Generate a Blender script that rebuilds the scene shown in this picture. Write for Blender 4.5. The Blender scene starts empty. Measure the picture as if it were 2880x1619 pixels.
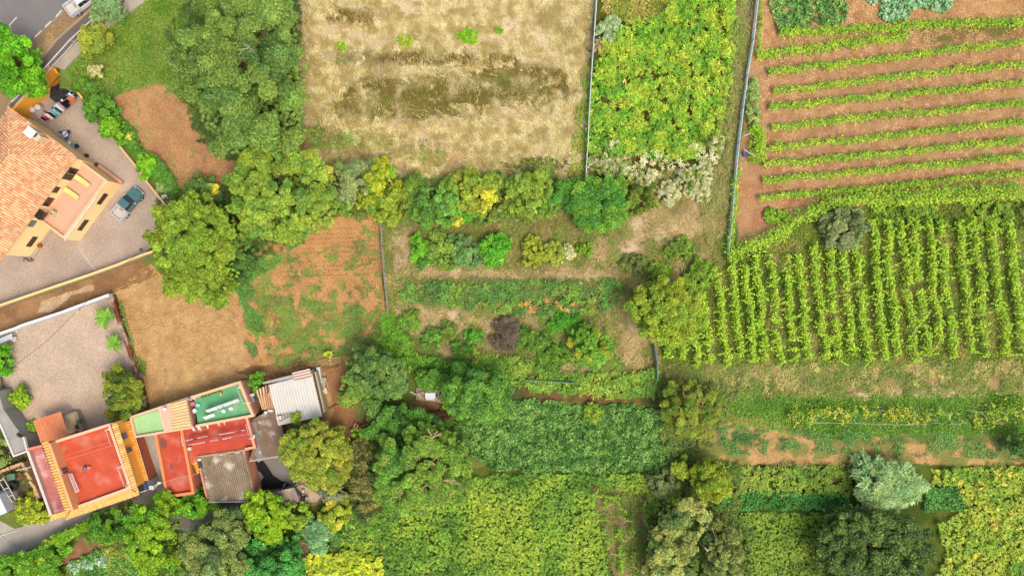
import bpy, math, random
import numpy as np

# ------------------------------------------------------------------ camera, sky, sun, exposure
S = 0.048                      # metres per source pixel on the ground
H = 92.2                       # camera height
scene = bpy.context.scene
col_main = scene.collection
cam_d = bpy.data.cameras.new('camera'); cam = bpy.data.objects.new('camera', cam_d)
col_main.objects.link(cam); scene.camera = cam
cam.location = (0, 0, H); cam.rotation_euler = (0, 0, 0)
cam_d.sensor_fit = 'HORIZONTAL'; cam_d.angle = 2*math.atan(1440*S/H)
cam_d.clip_end = 3000
SUN_EL, SUN_AZ = math.radians(62), math.radians(135)
world = bpy.data.worlds.new('World'); scene.world = world; world.use_nodes = True
wn = world.node_tree.nodes; wl = world.node_tree.links
sky = wn.new('ShaderNodeTexSky'); sky.sky_type = 'NISHITA'; sky.sun_disc = False
sky.sun_elevation = SUN_EL; sky.sun_rotation = SUN_AZ
sky.air_density = 1.0; sky.dust_density = 4.0; sky.ozone_density = 0.6
bg = wn['Background']; warm = wn.new('ShaderNodeVectorMath'); warm.operation = 'MULTIPLY'; warm.inputs[1].default_value = (1.10, 1.04, .96)   # thin bright cloud whitens the blue
wl.new(sky.outputs[0], warm.inputs[0]); wl.new(warm.outputs[0], bg.inputs[0]); bg.inputs[1].default_value = 0.15
sun_d = bpy.data.lights.new('sun', 'SUN'); sun = bpy.data.objects.new('sun', sun_d); col_main.objects.link(sun)
sun_d.energy = 1.25; sun_d.angle = math.radians(30); sun_d.color = (1.0, .95, .88)
sun.rotation_euler = (math.pi/2-SUN_EL, 0, math.pi-SUN_AZ)
sun.location = (0, 0, 60)
scene.view_settings.view_transform = 'Standard'; scene.view_settings.look = 'None'
scene.view_settings.exposure = 0.95; scene.view_settings.gamma = 1
scene.cycles.max_bounces = 5; scene.cycles.diffuse_bounces = 3; scene.cycles.transmission_bounces = 2
scene.cycles.glossy_bounces = 2

rng = np.random.default_rng(7); random.seed(7)

# ------------------------------------------------------------------ basic maths
def P(px, py, z=0.0):
    """world point that stands at height z where the photograph shows pixel (px,py)"""
    k = S*(H-z)/H
    return np.array([(px-1440)*k, (809.5-py)*k, z])
def PL(pts, z): return [P(a, b, z) for a, b in pts]
KAL = 0.545
def C(r, g, b, k=1.0):
    f = lambda v: ((v/255+.055)/1.055)**2.4 if v > 10 else v/255/12.92
    return np.array([min(f(r)*KAL*k, .85), min(f(g)*KAL*k, .85), min(f(b)*KAL*k, .85)])
_T = np.random.default_rng(3).random((256, 256))
def vnoise(x, y):
    xi = np.floor(x).astype(int); yi = np.floor(y).astype(int); fx = x-xi; fy = y-yi
    fx = fx*fx*(3-2*fx); fy = fy*fy*(3-2*fy)
    a = _T[xi & 255, yi & 255]; b = _T[(xi+1) & 255, yi & 255]; c = _T[xi & 255, (yi+1) & 255]; d = _T[(xi+1) & 255, (yi+1) & 255]
    return (a*(1-fx)+b*fx)*(1-fy)+(c*(1-fx)+d*fx)*fy
def fbm(x, y, s, seed=0, o=4):
    """0..1 noise with features of about s metres"""
    x = np.asarray(x, float)/s+seed*17.3; y = np.asarray(y, float)/s+seed*9.1; t = 0; a = .5; n = 0
    for _ in range(o):
        t = t+a*vnoise(x, y); n += a; a *= .5; x = x*2.03+5.2; y = y*2.03+1.7
    return t/n
def sstep(a, b, x): t = np.clip((x-a)/(b-a), 0, 1); return t*t*(3-2*t)
def inpoly(x, y, poly):
    ins = np.zeros(np.shape(x), bool); n = len(poly)
    for i in range(n):
        x1, y1 = poly[i][:2]; x2, y2 = poly[(i+1) % n][:2]
        if y1 == y2: continue
        c = (y1 > y) != (y2 > y)
        ins ^= c & (x < (x2-x1)*(y-y1)/(y2-y1)+x1)
    return ins

# ------------------------------------------------------------------ materials (colour comes from the mesh, surface from nodes)
MATS = {}
def mat(name, rough=.9, var=.12, vs=1.5, fine=.08, fs=14., bump=0., bs=20., metal=0., transl=0., spec=.3, stain=0., stcol=(.08, .07, .06), sts=.5):
    if name in MATS: return MATS[name]
    m = bpy.data.materials.new(name); m.use_nodes = True; nt = m.node_tree; N = nt.nodes; L = nt.links
    b = N['Principled BSDF']; at = N.new('ShaderNodeAttribute'); at.attribute_name = 'Col'
    tc = N.new('ShaderNodeTexCoord')
    def noise(sc, det=4):
        n = N.new('ShaderNodeTexNoise'); n.inputs['Scale'].default_value = sc; n.inputs['Detail'].default_value = det
        L.new(tc.outputs['Object'], n.inputs['Vector']); return n.outputs['Fac']
    def mul(colsock, facsock, amt):
        mr = N.new('ShaderNodeMapRange'); mr.inputs['From Min'].default_value = .25; mr.inputs['From Max'].default_value = .75
        mr.inputs['To Min'].default_value = 1-amt; mr.inputs['To Max'].default_value = 1+amt; L.new(facsock, mr.inputs['Value'])
        vm = N.new('ShaderNodeVectorMath'); vm.operation = 'SCALE'; L.new(colsock, vm.inputs[0]); L.new(mr.outputs[0], vm.inputs['Scale'])
        return vm.outputs[0]
    c = at.outputs['Color']
    if var: c = mul(c, noise(vs), var)
    if fine: c = mul(c, noise(fs, 2), fine)
    if stain:
        r = N.new('ShaderNodeMapRange'); r.inputs['From Min'].default_value = .52; r.inputs['From Max'].default_value = .72; r.inputs['To Max'].default_value = stain
        L.new(noise(sts, 6), r.inputs['Value'])
        mx = N.new('ShaderNodeMix'); mx.data_type = 'RGBA'; L.new(r.outputs[0], mx.inputs['Factor']); L.new(c, mx.inputs['A']); mx.inputs['B'].default_value = (*stcol, 1); c = mx.outputs['Result']
    L.new(c, b.inputs['Base Color']); b.inputs['Roughness'].default_value = rough; b.inputs['Metallic'].default_value = metal
    b.inputs['Specular IOR Level'].default_value = spec
    if bump:
        bp = N.new('ShaderNodeBump'); bp.inputs['Strength'].default_value = bump; bp.inputs['Distance'].default_value = .06
        L.new(noise(bs, 3), bp.inputs['Height']); L.new(bp.outputs[0], b.inputs['Normal'])
    if transl:
        tr = N.new('ShaderNodeBsdfTranslucent'); L.new(c, tr.inputs['Color']); ms = N.new('ShaderNodeMixShader'); ms.inputs[0].default_value = transl
        L.new(b.outputs[0], ms.inputs[1]); L.new(tr.outputs[0], ms.inputs[2]); L.new(ms.outputs[0], N['Material Output'].inputs[0])
    MATS[name] = m; return m
M_SOIL = mat('soil', .95, .13, .9, .30, 5, .9, 5, spec=.1)
M_LEAF = mat('foliage', .6, 0, 1, 0, 1, transl=.12, spec=.2)
M_STRAW = mat('straw', .8, 0, 1, 0, 1, transl=.12, spec=.15)
M_BARK = mat('bark', .9, .2, 3, .2, 20, spec=.1)
M_PLAST = mat('painted_plaster', .85, .06, .6, .04, 12, .15, 25, spec=.2, stain=.12, stcol=(.40, .32, .22), sts=.9)
M_ROOFP = mat('painted_roof', .75, .16, .7, .09, 6, .1, 20, spec=.3, stain=.3, stcol=(.50, .30, .22), sts=.5)
M_WORN = mat('weathered_coating', .85, .25, .8, .12, 9, .3, 14, spec=.2, stain=.6, stcol=(.42, .40, .36), sts=.8)
M_TILE = mat('clay_tile', .85, .12, 1.3, .10, 9, spec=.2, stain=.3, stcol=(.33, .24, .17), sts=.6)
M_CONC = mat('concrete', .9, .14, .6, .12, 8, .3, 12, spec=.2, stain=.4, stcol=(.16, .15, .13), sts=.4)
M_COBB = mat('cobble_paving', .9, .20, .22, .20, 5, .7, 6, spec=.2, stain=.40, stcol=(.20, .155, .12), sts=.16)
M_GRAV = mat('gravel', .95, .13, .3, .28, 5, .6, 5, spec=.15, stain=.55, stcol=(.42, .29, .17), sts=.10)
M_ASPH = mat('asphalt', .9, .08, .5, .10, 9, .3, 15, spec=.2)
M_META = mat('painted_metal', .45, .08, 1., .06, 9, spec=.5, stain=.2, stcol=(.3, .25, .2), sts=.8)
M_RUST = mat('rusty_sheet', .7, .15, 1., .15, 9, spec=.3, stain=.5, stcol=(.26, .13, .07), sts=.8)
M_FIBR = mat('fibre_cement', .95, .25, .7, .25, 7, .3, 12, spec=.15, stain=.9, stcol=(.5, .48, .38), sts=.55)
M_CAR = mat('car_paint', .28, .03, 1., 0, 1, spec=.5)
M_GLAS = mat('glass', .12, 0, 1, 0, 1, spec=.6)
M_RUBB = mat('rubber', .85, .1, 4, 0, 1, spec=.2)
M_CLOTH = mat('fabric', .9, .1, 4, .06, 20, spec=.1)
M_NET = mat('net', .8, .2, 2, .2, 12, transl=.3, spec=.1)
M_WOOD = mat('wood', .85, .2, 2, .15, 14, spec=.15)

# ------------------------------------------------------------------ object plumbing
def link(o, parent=None):
    col_main.objects.link(o)
    if parent is not None: o.parent = parent
    return o
def tag(o, label=None, cat=None, group=None, kind=None):
    if label: o['label'] = label
    if cat: o['category'] = cat
    if group: o['group'] = group
    if kind: o['kind'] = kind
    return o
def thing(name, label, cat, loc=(0, 0, 0), group=None, rz=0):
    o = bpy.data.objects.new(name, None); o.location = loc; o.rotation_euler = (0, 0, rz); o.empty_display_size = .5
    link(o); return tag(o, label, cat, group)
def mesh_obj(name, V, F, colr, m, parent=None, smooth=False, origin=None):
    """V (n,3), F list of index lists or (k,4) array, colr (3,) or (n,3)"""
    V = np.asarray(V, float)
    if origin is None and parent is None and len(V): origin = np.array([V[:, 0].mean(), V[:, 1].mean(), V[:, 2].min()])
    if origin is not None: V = V-origin
    me = bpy.data.meshes.new(name)
    if isinstance(F, np.ndarray):
        k = F.shape[1]; me.vertices.add(len(V)); me.vertices.foreach_set('co', V.astype(np.float32).ravel())
        me.loops.add(F.size); me.loops.foreach_set('vertex_index', F.astype(np.int32).ravel())
        me.polygons.add(len(F)); me.polygons.foreach_set('loop_start', np.arange(0, F.size, k, dtype=np.int32))
        me.update(calc_edges=True)
    else:
        me.from_pydata([tuple(v) for v in V], [], F); me.update()
    colr = np.asarray(colr, float)
    if colr.ndim == 1: colr = np.tile(colr, (len(V), 1))
    a = me.color_attributes.new('Col', 'FLOAT_COLOR', 'POINT')
    a.data.foreach_set('color', np.concatenate([colr, np.ones((len(V), 1))], 1).astype(np.float32).ravel())
    me.materials.append(m)
    if smooth: me.polygons.foreach_set('use_smooth', np.ones(len(me.polygons), bool))
    o = bpy.data.objects.new(name, me)
    if origin is not None: o.location = tuple(origin)
    return link(o, parent)
class MB:
    def __init__(s): s.V = []; s.F = []; s.K = []
    def add(s, V, F, c):
        b = len(s.V); s.V += [np.asarray(v, float) for v in V]; s.F += [[i+b for i in f] for f in F]
        c = np.asarray(c, float); s.K += ([c]*len(V) if c.ndim == 1 else list(c)); return s
    def box(s, x, y, z, sx, sy, sz, c, rz=0., top=1.):
        """box standing on z, centred x,y; top = scale of its top"""
        ca, sa = math.cos(rz), math.sin(rz); V = []
        for k, q in ((0, 1.), (1, top)):
            for dx, dy in ((-1, -1), (1, -1), (1, 1), (-1, 1)):
                u = dx*sx/2*q; v = dy*sy/2*q; V.append((x+u*ca-v*sa, y+u*sa+v*ca, z+k*sz))
        return s.add(V, [[3, 2, 1, 0], [4, 5, 6, 7], [0, 1, 5, 4], [1, 2, 6, 5], [2, 3, 7, 6], [3, 0, 4, 7]], c)
    def prism(s, pts, z0, z1, c, ctop=None):
        n = len(pts); A = sum(pts[i][0]*pts[(i+1) % n][1]-pts[(i+1) % n][0]*pts[i][1] for i in range(n))
        if A < 0: pts = pts[::-1]
        V = [(p[0], p[1], z0) for p in pts]+[(p[0], p[1], z1) for p in pts]
        s.add(V, [[i, (i+1) % n, n+(i+1) % n, n+i] for i in range(n)]+[list(range(n))[::-1]], c)
        return s.add([(p[0], p[1], z1) for p in pts], [list(range(n))], c if ctop is None else ctop)
    def wall(s, a, b, t, z0, z1, c, ctop=None):
        a = np.array(a[:2], float); b = np.array(b[:2], float); d = b-a; d /= np.linalg.norm(d)+1e-9; n = np.array([-d[1], d[0]])*t/2
        return s.prism([a-n, b-n, b+n, a+n], z0, z1, c, ctop)
    def tube(s, pts, r, c, n=6):
        pts = [np.asarray(p, float) for p in pts]; r = [r]*len(pts) if np.isscalar(r) else r; V = []; F = []
        for i, p in enumerate(pts):
            d = pts[min(i+1, len(pts)-1)]-pts[max(i-1, 0)]; d = d/(np.linalg.norm(d)+1e-9)
            u = np.cross(d, (0, 0, 1) if abs(d[2]) < .9 else (1, 0, 0)); u /= np.linalg.norm(u); w = np.cross(d, u)
            for k in range(n): t = 2*math.pi*k/n; V.append(p+r[i]*(u*math.cos(t)+w*math.sin(t)))
        for i in range(len(pts)-1):
            for k in range(n): a = i*n+k; b = i*n+(k+1) % n; F.append([a, b, b+n, a+n])
        F.append(list(range(n))[::-1]); F.append([(len(pts)-1)*n+k for k in range(n)])
        return s.add(V, F, c)
    def blob(s, x, y, z, rx, ry, rz, c, n=10, m=6, jit=0.):
        V = []; F = []
        for j in range(m+1):
            ph = -math.pi/2+math.pi*j/m
            for k in range(n):
                t = 2*math.pi*k/n; q = 1+jit*(random.random()-.5)
                V.append((x+rx*q*math.cos(ph)*math.cos(t), y+ry*q*math.cos(ph)*math.sin(t), z+rz*q*math.sin(ph)))
        for j in range(m):
            for k in range(n): a = j*n+k; b = j*n+(k+1) % n; F.append([a, b, b+n, a+n])
        return s.add(V, F, c)
    def lathe(s, x, y, prof, c, n=14):
        V = []; F = []
        for (r, z) in prof:
            for k in range(n): t = 2*math.pi*k/n; V.append((x+r*math.cos(t), y+r*math.sin(t), z))
        for j in range(len(prof)-1):
            for k in range(n): a = j*n+k; b = j*n+(k+1) % n; F.append([a, b, b+n, a+n])
        F.append([k for k in range(n)][::-1]); F.append([(len(prof)-1)*n+k for k in range(n)])
        return s.add(V, F, c)
    def build(s, name, m, parent=None, smooth=False):
        org = None
        if parent is not None: org = np.array(parent.location)
        if parent is not None and parent.parent is not None: org = org+np.array(parent.parent.location)
        o = mesh_obj(name, s.V, s.F, np.array(s.K), m, parent, smooth, origin=org)
        if parent is not None: o.location = (0, 0, 0)
        return o
def solo(o, label, cat, group=None): return tag(o, label, cat, group)
def sheet(name, poly, z, colr, m):
    """thin ground sheet outlined by pixels, its edges softened by small jogs"""
    pts = []
    for i in range(len(poly)):
        a = P(*poly[i], z); b = P(*poly[(i+1) % len(poly)], z); pts.append(a)
    mb = MB(); mb.prism([p[:2] for p in pts], z-.03, z, colr); o = mb.build(name, m); o['kind'] = 'structure'; return o

# ------------------------------------------------------------------ ground painted with the real colours of soils and swards
gx = np.concatenate([[-900, -400, -160, -90], np.arange(-76, 76.01, .15), [90, 160, 400, 900]])
gy = np.concatenate([[-900, -400, -120, -60], np.arange(-44, 44.01, .15), [60, 120, 400, 900]])
GX, GY = np.meshgrid(gx, gy)
PX = GX/S+1440; PY = 809.5-GY/S
G = np.empty(GX.shape+(3,)); nb = fbm(GX, GY, 4, 1)[..., None]
G[:] = C(96, 122, 48)*(1-nb)+C(136, 138, 72)*nb
def lay(poly, a, b, s=3., warp=14, seed=1, lo=.35, hi=.65, alpha=1.):
    wx = PX+(fbm(GX, GY, 1.6, seed+3)-.5)*warp*3; wy = PY+(fbm(GX, GY, 1.6, seed+11)-.5)*warp*3
    m = inpoly(wx, wy, poly); f = sstep(lo, hi, fbm(GX[m], GY[m], s, seed, 5))[:, None]
    col = a*(1-f)+b*f
    G[m] = G[m]*(1-alpha)+col*alpha
def band(x0, y0, x1, y1, w, a, s=3., seed=5, k=1.):
    """soft streak of another sward"""
    d = np.hypot(x1-x0, y1-y0); ux, uy = (x1-x0)/d, (y1-y0)/d
    t = np.clip((PX-x0)*ux+(PY-y0)*uy, 0, d); r = np.hypot(PX-x0-t*ux, PY-y0-t*uy)/w
    f = np.clip((1.15-r)*1.6, 0, 1)*sstep(.30, .58, fbm(GX, GY, s, seed))*k
    G[:] = G*(1-f[..., None])+a*f[..., None]
soilO, soilB, straw, strawL = C(200, 154, 104), C(150, 108, 72), C(196, 168, 116), C(222, 200, 155)
DRY = [(820, -60), (1678, -60), (1650, 520), (1500, 560), (1000, 520), (900, 470), (840, 430)]
FERN = [(1680, -60), (2060, -60), (2050, 200), (2030, 420), (1940, 490), (1650, 480)]
MID = [(1070, 600), (1560, 590), (1860, 480), (2045, 440), (2050, 730), (1860, 880), (1850, 1100), (1400, 1060), (1090, 900)]
VSOIL = [(2118, -60), (2980, -60), (2980, 560), (2330, 580), (2080, 700), (2060, 560), (2100, 300)]
VLOW = [(1890, 1030), (1890, 860), (2040, 730), (2330, 590), (2980, 540), (2980, 1015)]
WEEDP = [(690, 720), (860, 620), (1065, 600), (1075, 800), (1090, 900), (1080, 980), (960, 1020), (740, 1050), (700, 900), (680, 800)]
lay([(-200, -200), (560, -200), (520, 260), (450, 230), (320, 275), (420, 430), (500, 530), (380, 600), (100, 300)], C(104, 142, 52), C(136, 146, 78), 3, 10, 2)
lay([(320, 275), (450, 222), (520, 280), (560, 380), (700, 470), (640, 520), (500, 530), (430, 450), (360, 360)], soilO, C(188, 142, 98), 2, 8, 3)
lay([(300, 818), (420, 740), (560, 820), (680, 820), (735, 1050), (520, 1125), (400, 1160)], C(198, 160, 108), C(210, 174, 122), 1.4, 5, 4)
lay([(640, 830), (670, 830), (720, 920), (735, 1050), (700, 1060), (690, 960)], soilO, C(200, 150, 98), 3, 8, 5)
lay([(-200, 850), (400, 735), (450, 770), (310, 828), (0, 945), (-200, 990)], C(150, 114, 78), C(176, 136, 96), 2, 4, 6)
lay([(108, 872), (120, 848), (200, 815), (262, 800), (262, 822), (205, 828), (150, 874)], C(215, 190, 155), C(200, 170, 130), 1, 6, 8)
lay(WEEDP, C(210, 160, 102), C(196, 148, 94), 2, 8, 7)
lay([(880, 1050), (970, 1010), (1000, 1180), (1270, 1100), (1300, 1200), (1080, 1240), (950, 1290), (800, 1290), (720, 1200)], C(170, 125, 84), C(140, 104, 74), 2, 8, 8)
lay([(660, 1040), (960, 1005), (950, 1030), (730, 1075)], C(150, 115, 78), C(120, 100, 62), 1.2, 8, 9)
lay(DRY, C(212, 194, 148), C(188, 172, 124), 2.5, 8, 10)
band(900, 70, 1500, 30, 50, strawL, 2, 11); band(1380, 60, 1640, 200, 90, strawL, 2.5, 12)
band(970, 150, 1440, 175, 22, C(118, 82, 42), 1.6, 13); band(930, 40, 1050, 60, 26, C(130, 96, 50), 1.6, 14)
band(1000, 265, 1560, 240, 62, C(116, 104, 48), 1.8, 15); band(960, 320, 1350, 300, 44, C(124, 112, 56), 1.8, 16); band(900, 360, 1000, 390, 40, C(104, 130, 52), 1.8, 66); band(930, 430, 1560, 480, 40, C(140, 142, 84), 1.8, 67); band(1350, 190, 1600, 230, 40, C(122, 106, 50), 1.8, 16)
band(940, 375, 1500, 350, 26, C(215, 188, 145), 2, 17); band(880, 380, 960, 400, 28, C(105, 130, 52), 1.6, 18); band(1400, 470, 1580, 460, 26, C(92, 98, 52), 1.6, 19)
band(900, 440, 1400, 450, 34, C(206, 172, 126), 2, 20); band(830, 60, 850, 430, 22, C(150, 106, 68), 1.5, 21); band(1650, 60, 1660, 300, 14, C(130, 110, 70), 1.5, 22)
lay(FERN, C(92, 96, 34), C(110, 92, 44), 2, 8, 23)
lay([(1690, -60), (1930, -60), (1900, 40), (1790, 60), (1700, 40)], C(168, 146, 84), C(112, 128, 48), 1.2, 16, 24)
lay([(2060, -60), (2130, -60), (2100, 300), (2060, 480), (2000, 460), (2040, 250)], C(160, 150, 104), C(136, 132, 84), 1.5, 8, 25)
lay(MID, C(168, 152, 104), C(118, 134, 66), 2., 14, 26)
band(1100, 660, 1560, 620, 34, C(142, 118, 78), 2, 27); band(1700, 700, 1880, 680, 34, C(216, 188, 148), 1.8, 28); band(1130, 765, 1780, 775, 20, C(212, 182, 136), 1.5, 29)
band(1130, 815, 1740, 830, 36, C(84, 112, 58), 2.4, 30); band(1120, 880, 1430, 915, 36, C(196, 166, 124), 1.8, 31); band(1740, 860, 1800, 1010, 40, C(208, 176, 132), 2.4, 32)
band(1250, 985, 1320, 1000, 24, C(205, 170, 125), 1.5, 33); band(1570, 970, 1600, 1040, 22, C(205, 175, 130), 1.5, 34); band(1900, 560, 1980, 620, 50, C(184, 164, 112), 2, 35)
band(1990, 640, 2040, 760, 30, C(120, 124, 66), 1.8, 36); band(1900, 740, 1960, 780, 40, C(98, 112, 54), 1.8, 37)
for p_ in ([(1110, 850), (1180, 850), (1330, 880), (1340, 920), (1240, 960), (1180, 940), (1120, 900)], [(1720, 870), (1780, 840), (1800, 930), (1850, 980), (1840, 1040), (1790, 1050), (1760, 1010), (1750, 950)], [(1100, 640), (1160, 640), (1150, 770), (1100, 760)], [(1250, 975), (1330, 965), (1320, 1010), (1250, 1005)], [(1560, 965), (1590, 960), (1610, 1030), (1575, 1030)], [(1780, 600), (2010, 520), (2020, 640), (1850, 700), (1760, 680)], [(1130, 755), (1760, 765), (1750, 785), (1130, 778)]):
    lay(p_, C(216, 190, 148), C(190, 168, 120), 1.2, 14, 71)
lay([(1100, 1010), (1500, 1040), (1850, 1060), (1860, 1110), (1500, 1090), (1250, 1090)], C(80, 108, 42), C(96, 120, 50), 2, 10, 38)
lay([(1400, 1085), (1860, 1110), (1860, 1135), (1430, 1125), (1380, 1100)], C(130, 100, 62), C(90, 95, 50), 1.8, 6, 39)
lay(VSOIL, C(192, 152, 108), C(178, 140, 100), 2.2, 5, 40)
lay([(2080, 480), (2260, 480), (2280, 560), (2130, 640), (2070, 640)], C(190, 148, 106), C(186, 134, 94), 2, 10, 41)
lay([(2118, -60), (2900, -60), (2900, 50), (2400, 90), (2180, 100), (2160, 160), (2130, 160)], C(208, 164, 110), C(196, 154, 102), 2, 8, 42)
band(2560, 110, 2880, 80, 24, C(120, 116, 62), 1.8, 43)
lay(VLOW, C(116, 134, 52), C(160, 150, 92), 1.7, 14, 44, .42, .68)
lay([(2480, 560), (2980, 560), (2980, 640), (2480, 640)], C(84, 92, 40), C(110, 105, 52), 2, 10, 44)
lay([(1870, 1025), (2420, 1012), (2980, 1015), (2980, 1040), (2420, 1060), (1880, 1075)], C(180, 156, 102), C(136, 142, 78), 2.4, 14, 45, .4, .6)
lay([(1880, 1062), (2980, 1035), (2980, 1120), (1900, 1130)], C(122, 128, 70), C(172, 144, 98), 2, 12, 46)
lay([(1900, 1115), (2980, 1105), (2980, 1230), (1930, 1240)], C(88, 124, 44), C(104, 132, 58), 2, 10, 47)
band(2400, 1110, 2760, 1105, 16, C(204, 184, 130), 1.5, 48)
lay([(1950, 1180), (2180, 1190), (2330, 1235), (2980, 1225), (2980, 1312), (2080, 1312), (1960, 1255)], C(204, 164, 106), C(140, 144, 74), 2, 20, 49, .45, .60)
band(2330, 1232, 2880, 1222, 22, C(96, 124, 58), 2.5, 50, .9); band(2000, 1220, 2200, 1245, 26, C(84, 116, 60), 1.4, 51)
lay([(700, 1660), (760, 1480), (1000, 1330), (1300, 1320), (1960, 1310), (2980, 1308), (2980, 1760), (700, 1760)], C(72, 92, 32), C(96, 112, 42), 2.5, 10, 52)
lay([(2060, 1306), (2400, 1312), (2400, 1345), (2080, 1345)], C(130, 110, 70), C(100, 110, 50), 1.5, 10, 53)
lay([(1665, 1365), (1850, 1372), (1830, 1480), (1800, 1660), (1735, 1660), (1690, 1500)], C(124, 108, 66), C(150, 132, 90), 1.2, 20, 54)
band(1715, 1450, 1728, 1560, 12, C(190, 160, 122), 1.2, 55); band(1765, 1450, 1770, 1640, 14, C(182, 152, 115), 1.2, 56)
lay([(820, 1520), (900, 1530), (930, 1600), (860, 1660), (790, 1660)], C(150, 125, 96), C(128, 108, 78), 1.5, 8, 57)
lay([(-100, 1640), (150, 1600), (240, 1500), (400, 1530), (420, 1580), (200, 1680)], C(172, 132, 96), C(150, 112, 80), 1.5, 8, 58)
lay([(-100, 1250), (80, 1250), (150, 1450), (-100, 1440)], C(110, 96, 66), C(86, 80, 48), 1, 8, 59)
lay([(700, 1190), (900, 1180), (960, 1290), (900, 1420), (720, 1440)], C(160, 138, 108), C(130, 112, 84), 1.4, 6, 60)
lay([(150, 110), (240, 70), (390, -60), (430, -60), (310, 110), (240, 200), (170, 190)], C(160, 145, 120), C(130, 120, 90), 1, 6, 61)
nv = GX.size; idx = np.arange(nv).reshape(GX.shape)
Fq = np.stack([idx[:-1, :-1], idx[:-1, 1:], idx[1:, 1:], idx[1:, :-1]], -1).reshape(-1, 4)
GZ = np.zeros(GX.shape)
gnd = mesh_obj('ground', np.stack([GX, GY, GZ], -1).reshape(-1, 3), Fq, G.reshape(-1, 3), M_SOIL, origin=np.zeros(3)); gnd['kind'] = 'structure'

# ------------------------------------------------------------------ foliage generators
def unit(v): return v/(np.linalg.norm(v, axis=-1, keepdims=True)+1e-9)
def leaves(Cn, Nn, L, W, K, T=None):
    n = len(Cn); Nn = unit(Nn)
    if T is None: T = rng.normal(size=(n, 3))
    T = unit(T-Nn*(T*Nn).sum(1, keepdims=True)); B = np.cross(Nn, T)
    L = np.broadcast_to(np.asarray(L, float).reshape(-1, 1), (n, 1)); W = np.broadcast_to(np.asarray(W, float).reshape(-1, 1), (n, 1))
    V = np.stack([Cn-T*L/2, Cn-B*W/2+T*L*.08, Cn+T*L/2, Cn+B*W/2+T*L*.08], 1).reshape(-1, 3)
    return V, np.arange(4*n).reshape(-1, 4), np.repeat(K, 4, 0)
def jitcol(base, n, v=.18, hue=.10):
    base = np.asarray(base, float); base = np.broadcast_to(base, (n, 3))
    f = np.exp(rng.normal(0, v, (n, 1))); h = rng.normal(0, hue, (n, 1))
    return np.clip(base*f*np.concatenate([1+h, 1+h*.3, 1-h*.5], 1), .003, .75)
FK = 2.25      # leaves lie partly in each other's shade, so their own colour is lighter than the crown looks
def G3(r, g, b):
    v = C(r, g, b)*FK*np.array([1.04, 1., .80]); v = v*.96+.04*v.mean()
    return v*(.28/v[1])**.5 if v[1] > .28 and v[1] > 1.12*v[0] else v
def lobes_of(px, py, rx, ry, h, lr, poly=None, flat=.45, seed=0, fill=1.5):
    """clump centres (x,y,z,r) filling an ellipse or an outline given in pixels, domed up to h; second value: filler points"""
    R = np.random.default_rng(seed+100); zc = h*.75; k = S*(H-zc)/H
    if poly is not None:
        xs = [p[0] for p in poly]; ys = [p[1] for p in poly]; px, py = (min(xs)+max(xs))/2, (min(ys)+max(ys))/2; rx, ry = (max(xs)-min(xs))/2, (max(ys)-min(ys))/2
    area = math.pi*rx*ry*k*k*(1 if poly is None else .95)
    n = max(4, int(fill*1.5*area/(math.pi*lr*lr))); out = []; tries = 0; fil = []
    f1, f2, f3 = R.uniform(0, 6.28, 3)
    def inside(x, y, m):
        if poly is None:
            th = math.atan2(y-py, x-px); return math.hypot((x-px)/max(rx-m, 2), (y-py)/max(ry-m, 2)) <= 1.08*(1+.17*math.sin(2*th+f1)*(lr > .45)+.12*math.sin(3*th+f2)+.08*math.sin(5*th+f3))
        if not inpoly(np.array(x), np.array(y), poly): return False
        return all(inpoly(np.array(x+m*math.cos(t)), np.array(y+m*math.sin(t)), poly) for t in (0, 1.26, 2.51, 3.77, 5.03))
    while len(out) < n and tries < 9000:
        tries += 1; u, v = R.uniform(-1.3, 1.3, 2) if poly is None else R.uniform(-1, 1, 2); x, y = px+u*rx, py+v*ry; r = lr*R.uniform(.55, 1.3)
        if not inside(x, y, min(.42*r/k, .5*min(rx, ry))): continue
        d = math.hypot(u, v)
        z = max(h*(1-flat*d*d)-r*.9+R.uniform(-.10, .08)*h, r*.3); w = P(x, y, zc)
        if any((w[0]-o[0])**2+(w[1]-o[1])**2 < (.50*r)**2 for o in out): continue
        out.append((w[0], w[1], z, r))
    m = int(area*9)
    for _ in range(m*3):
        x, y = px+R.uniform(-1, 1)*rx, py+R.uniform(-1, 1)*ry
        if inside(x, y, min(.5*lr/k, .5*min(rx, ry))): w = P(x, y, zc); fil.append((w[0], w[1], h*R.uniform(.22, .5)))
        if len(fil) >= m: break
    return out, np.array(fil).reshape(-1, 3)
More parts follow.
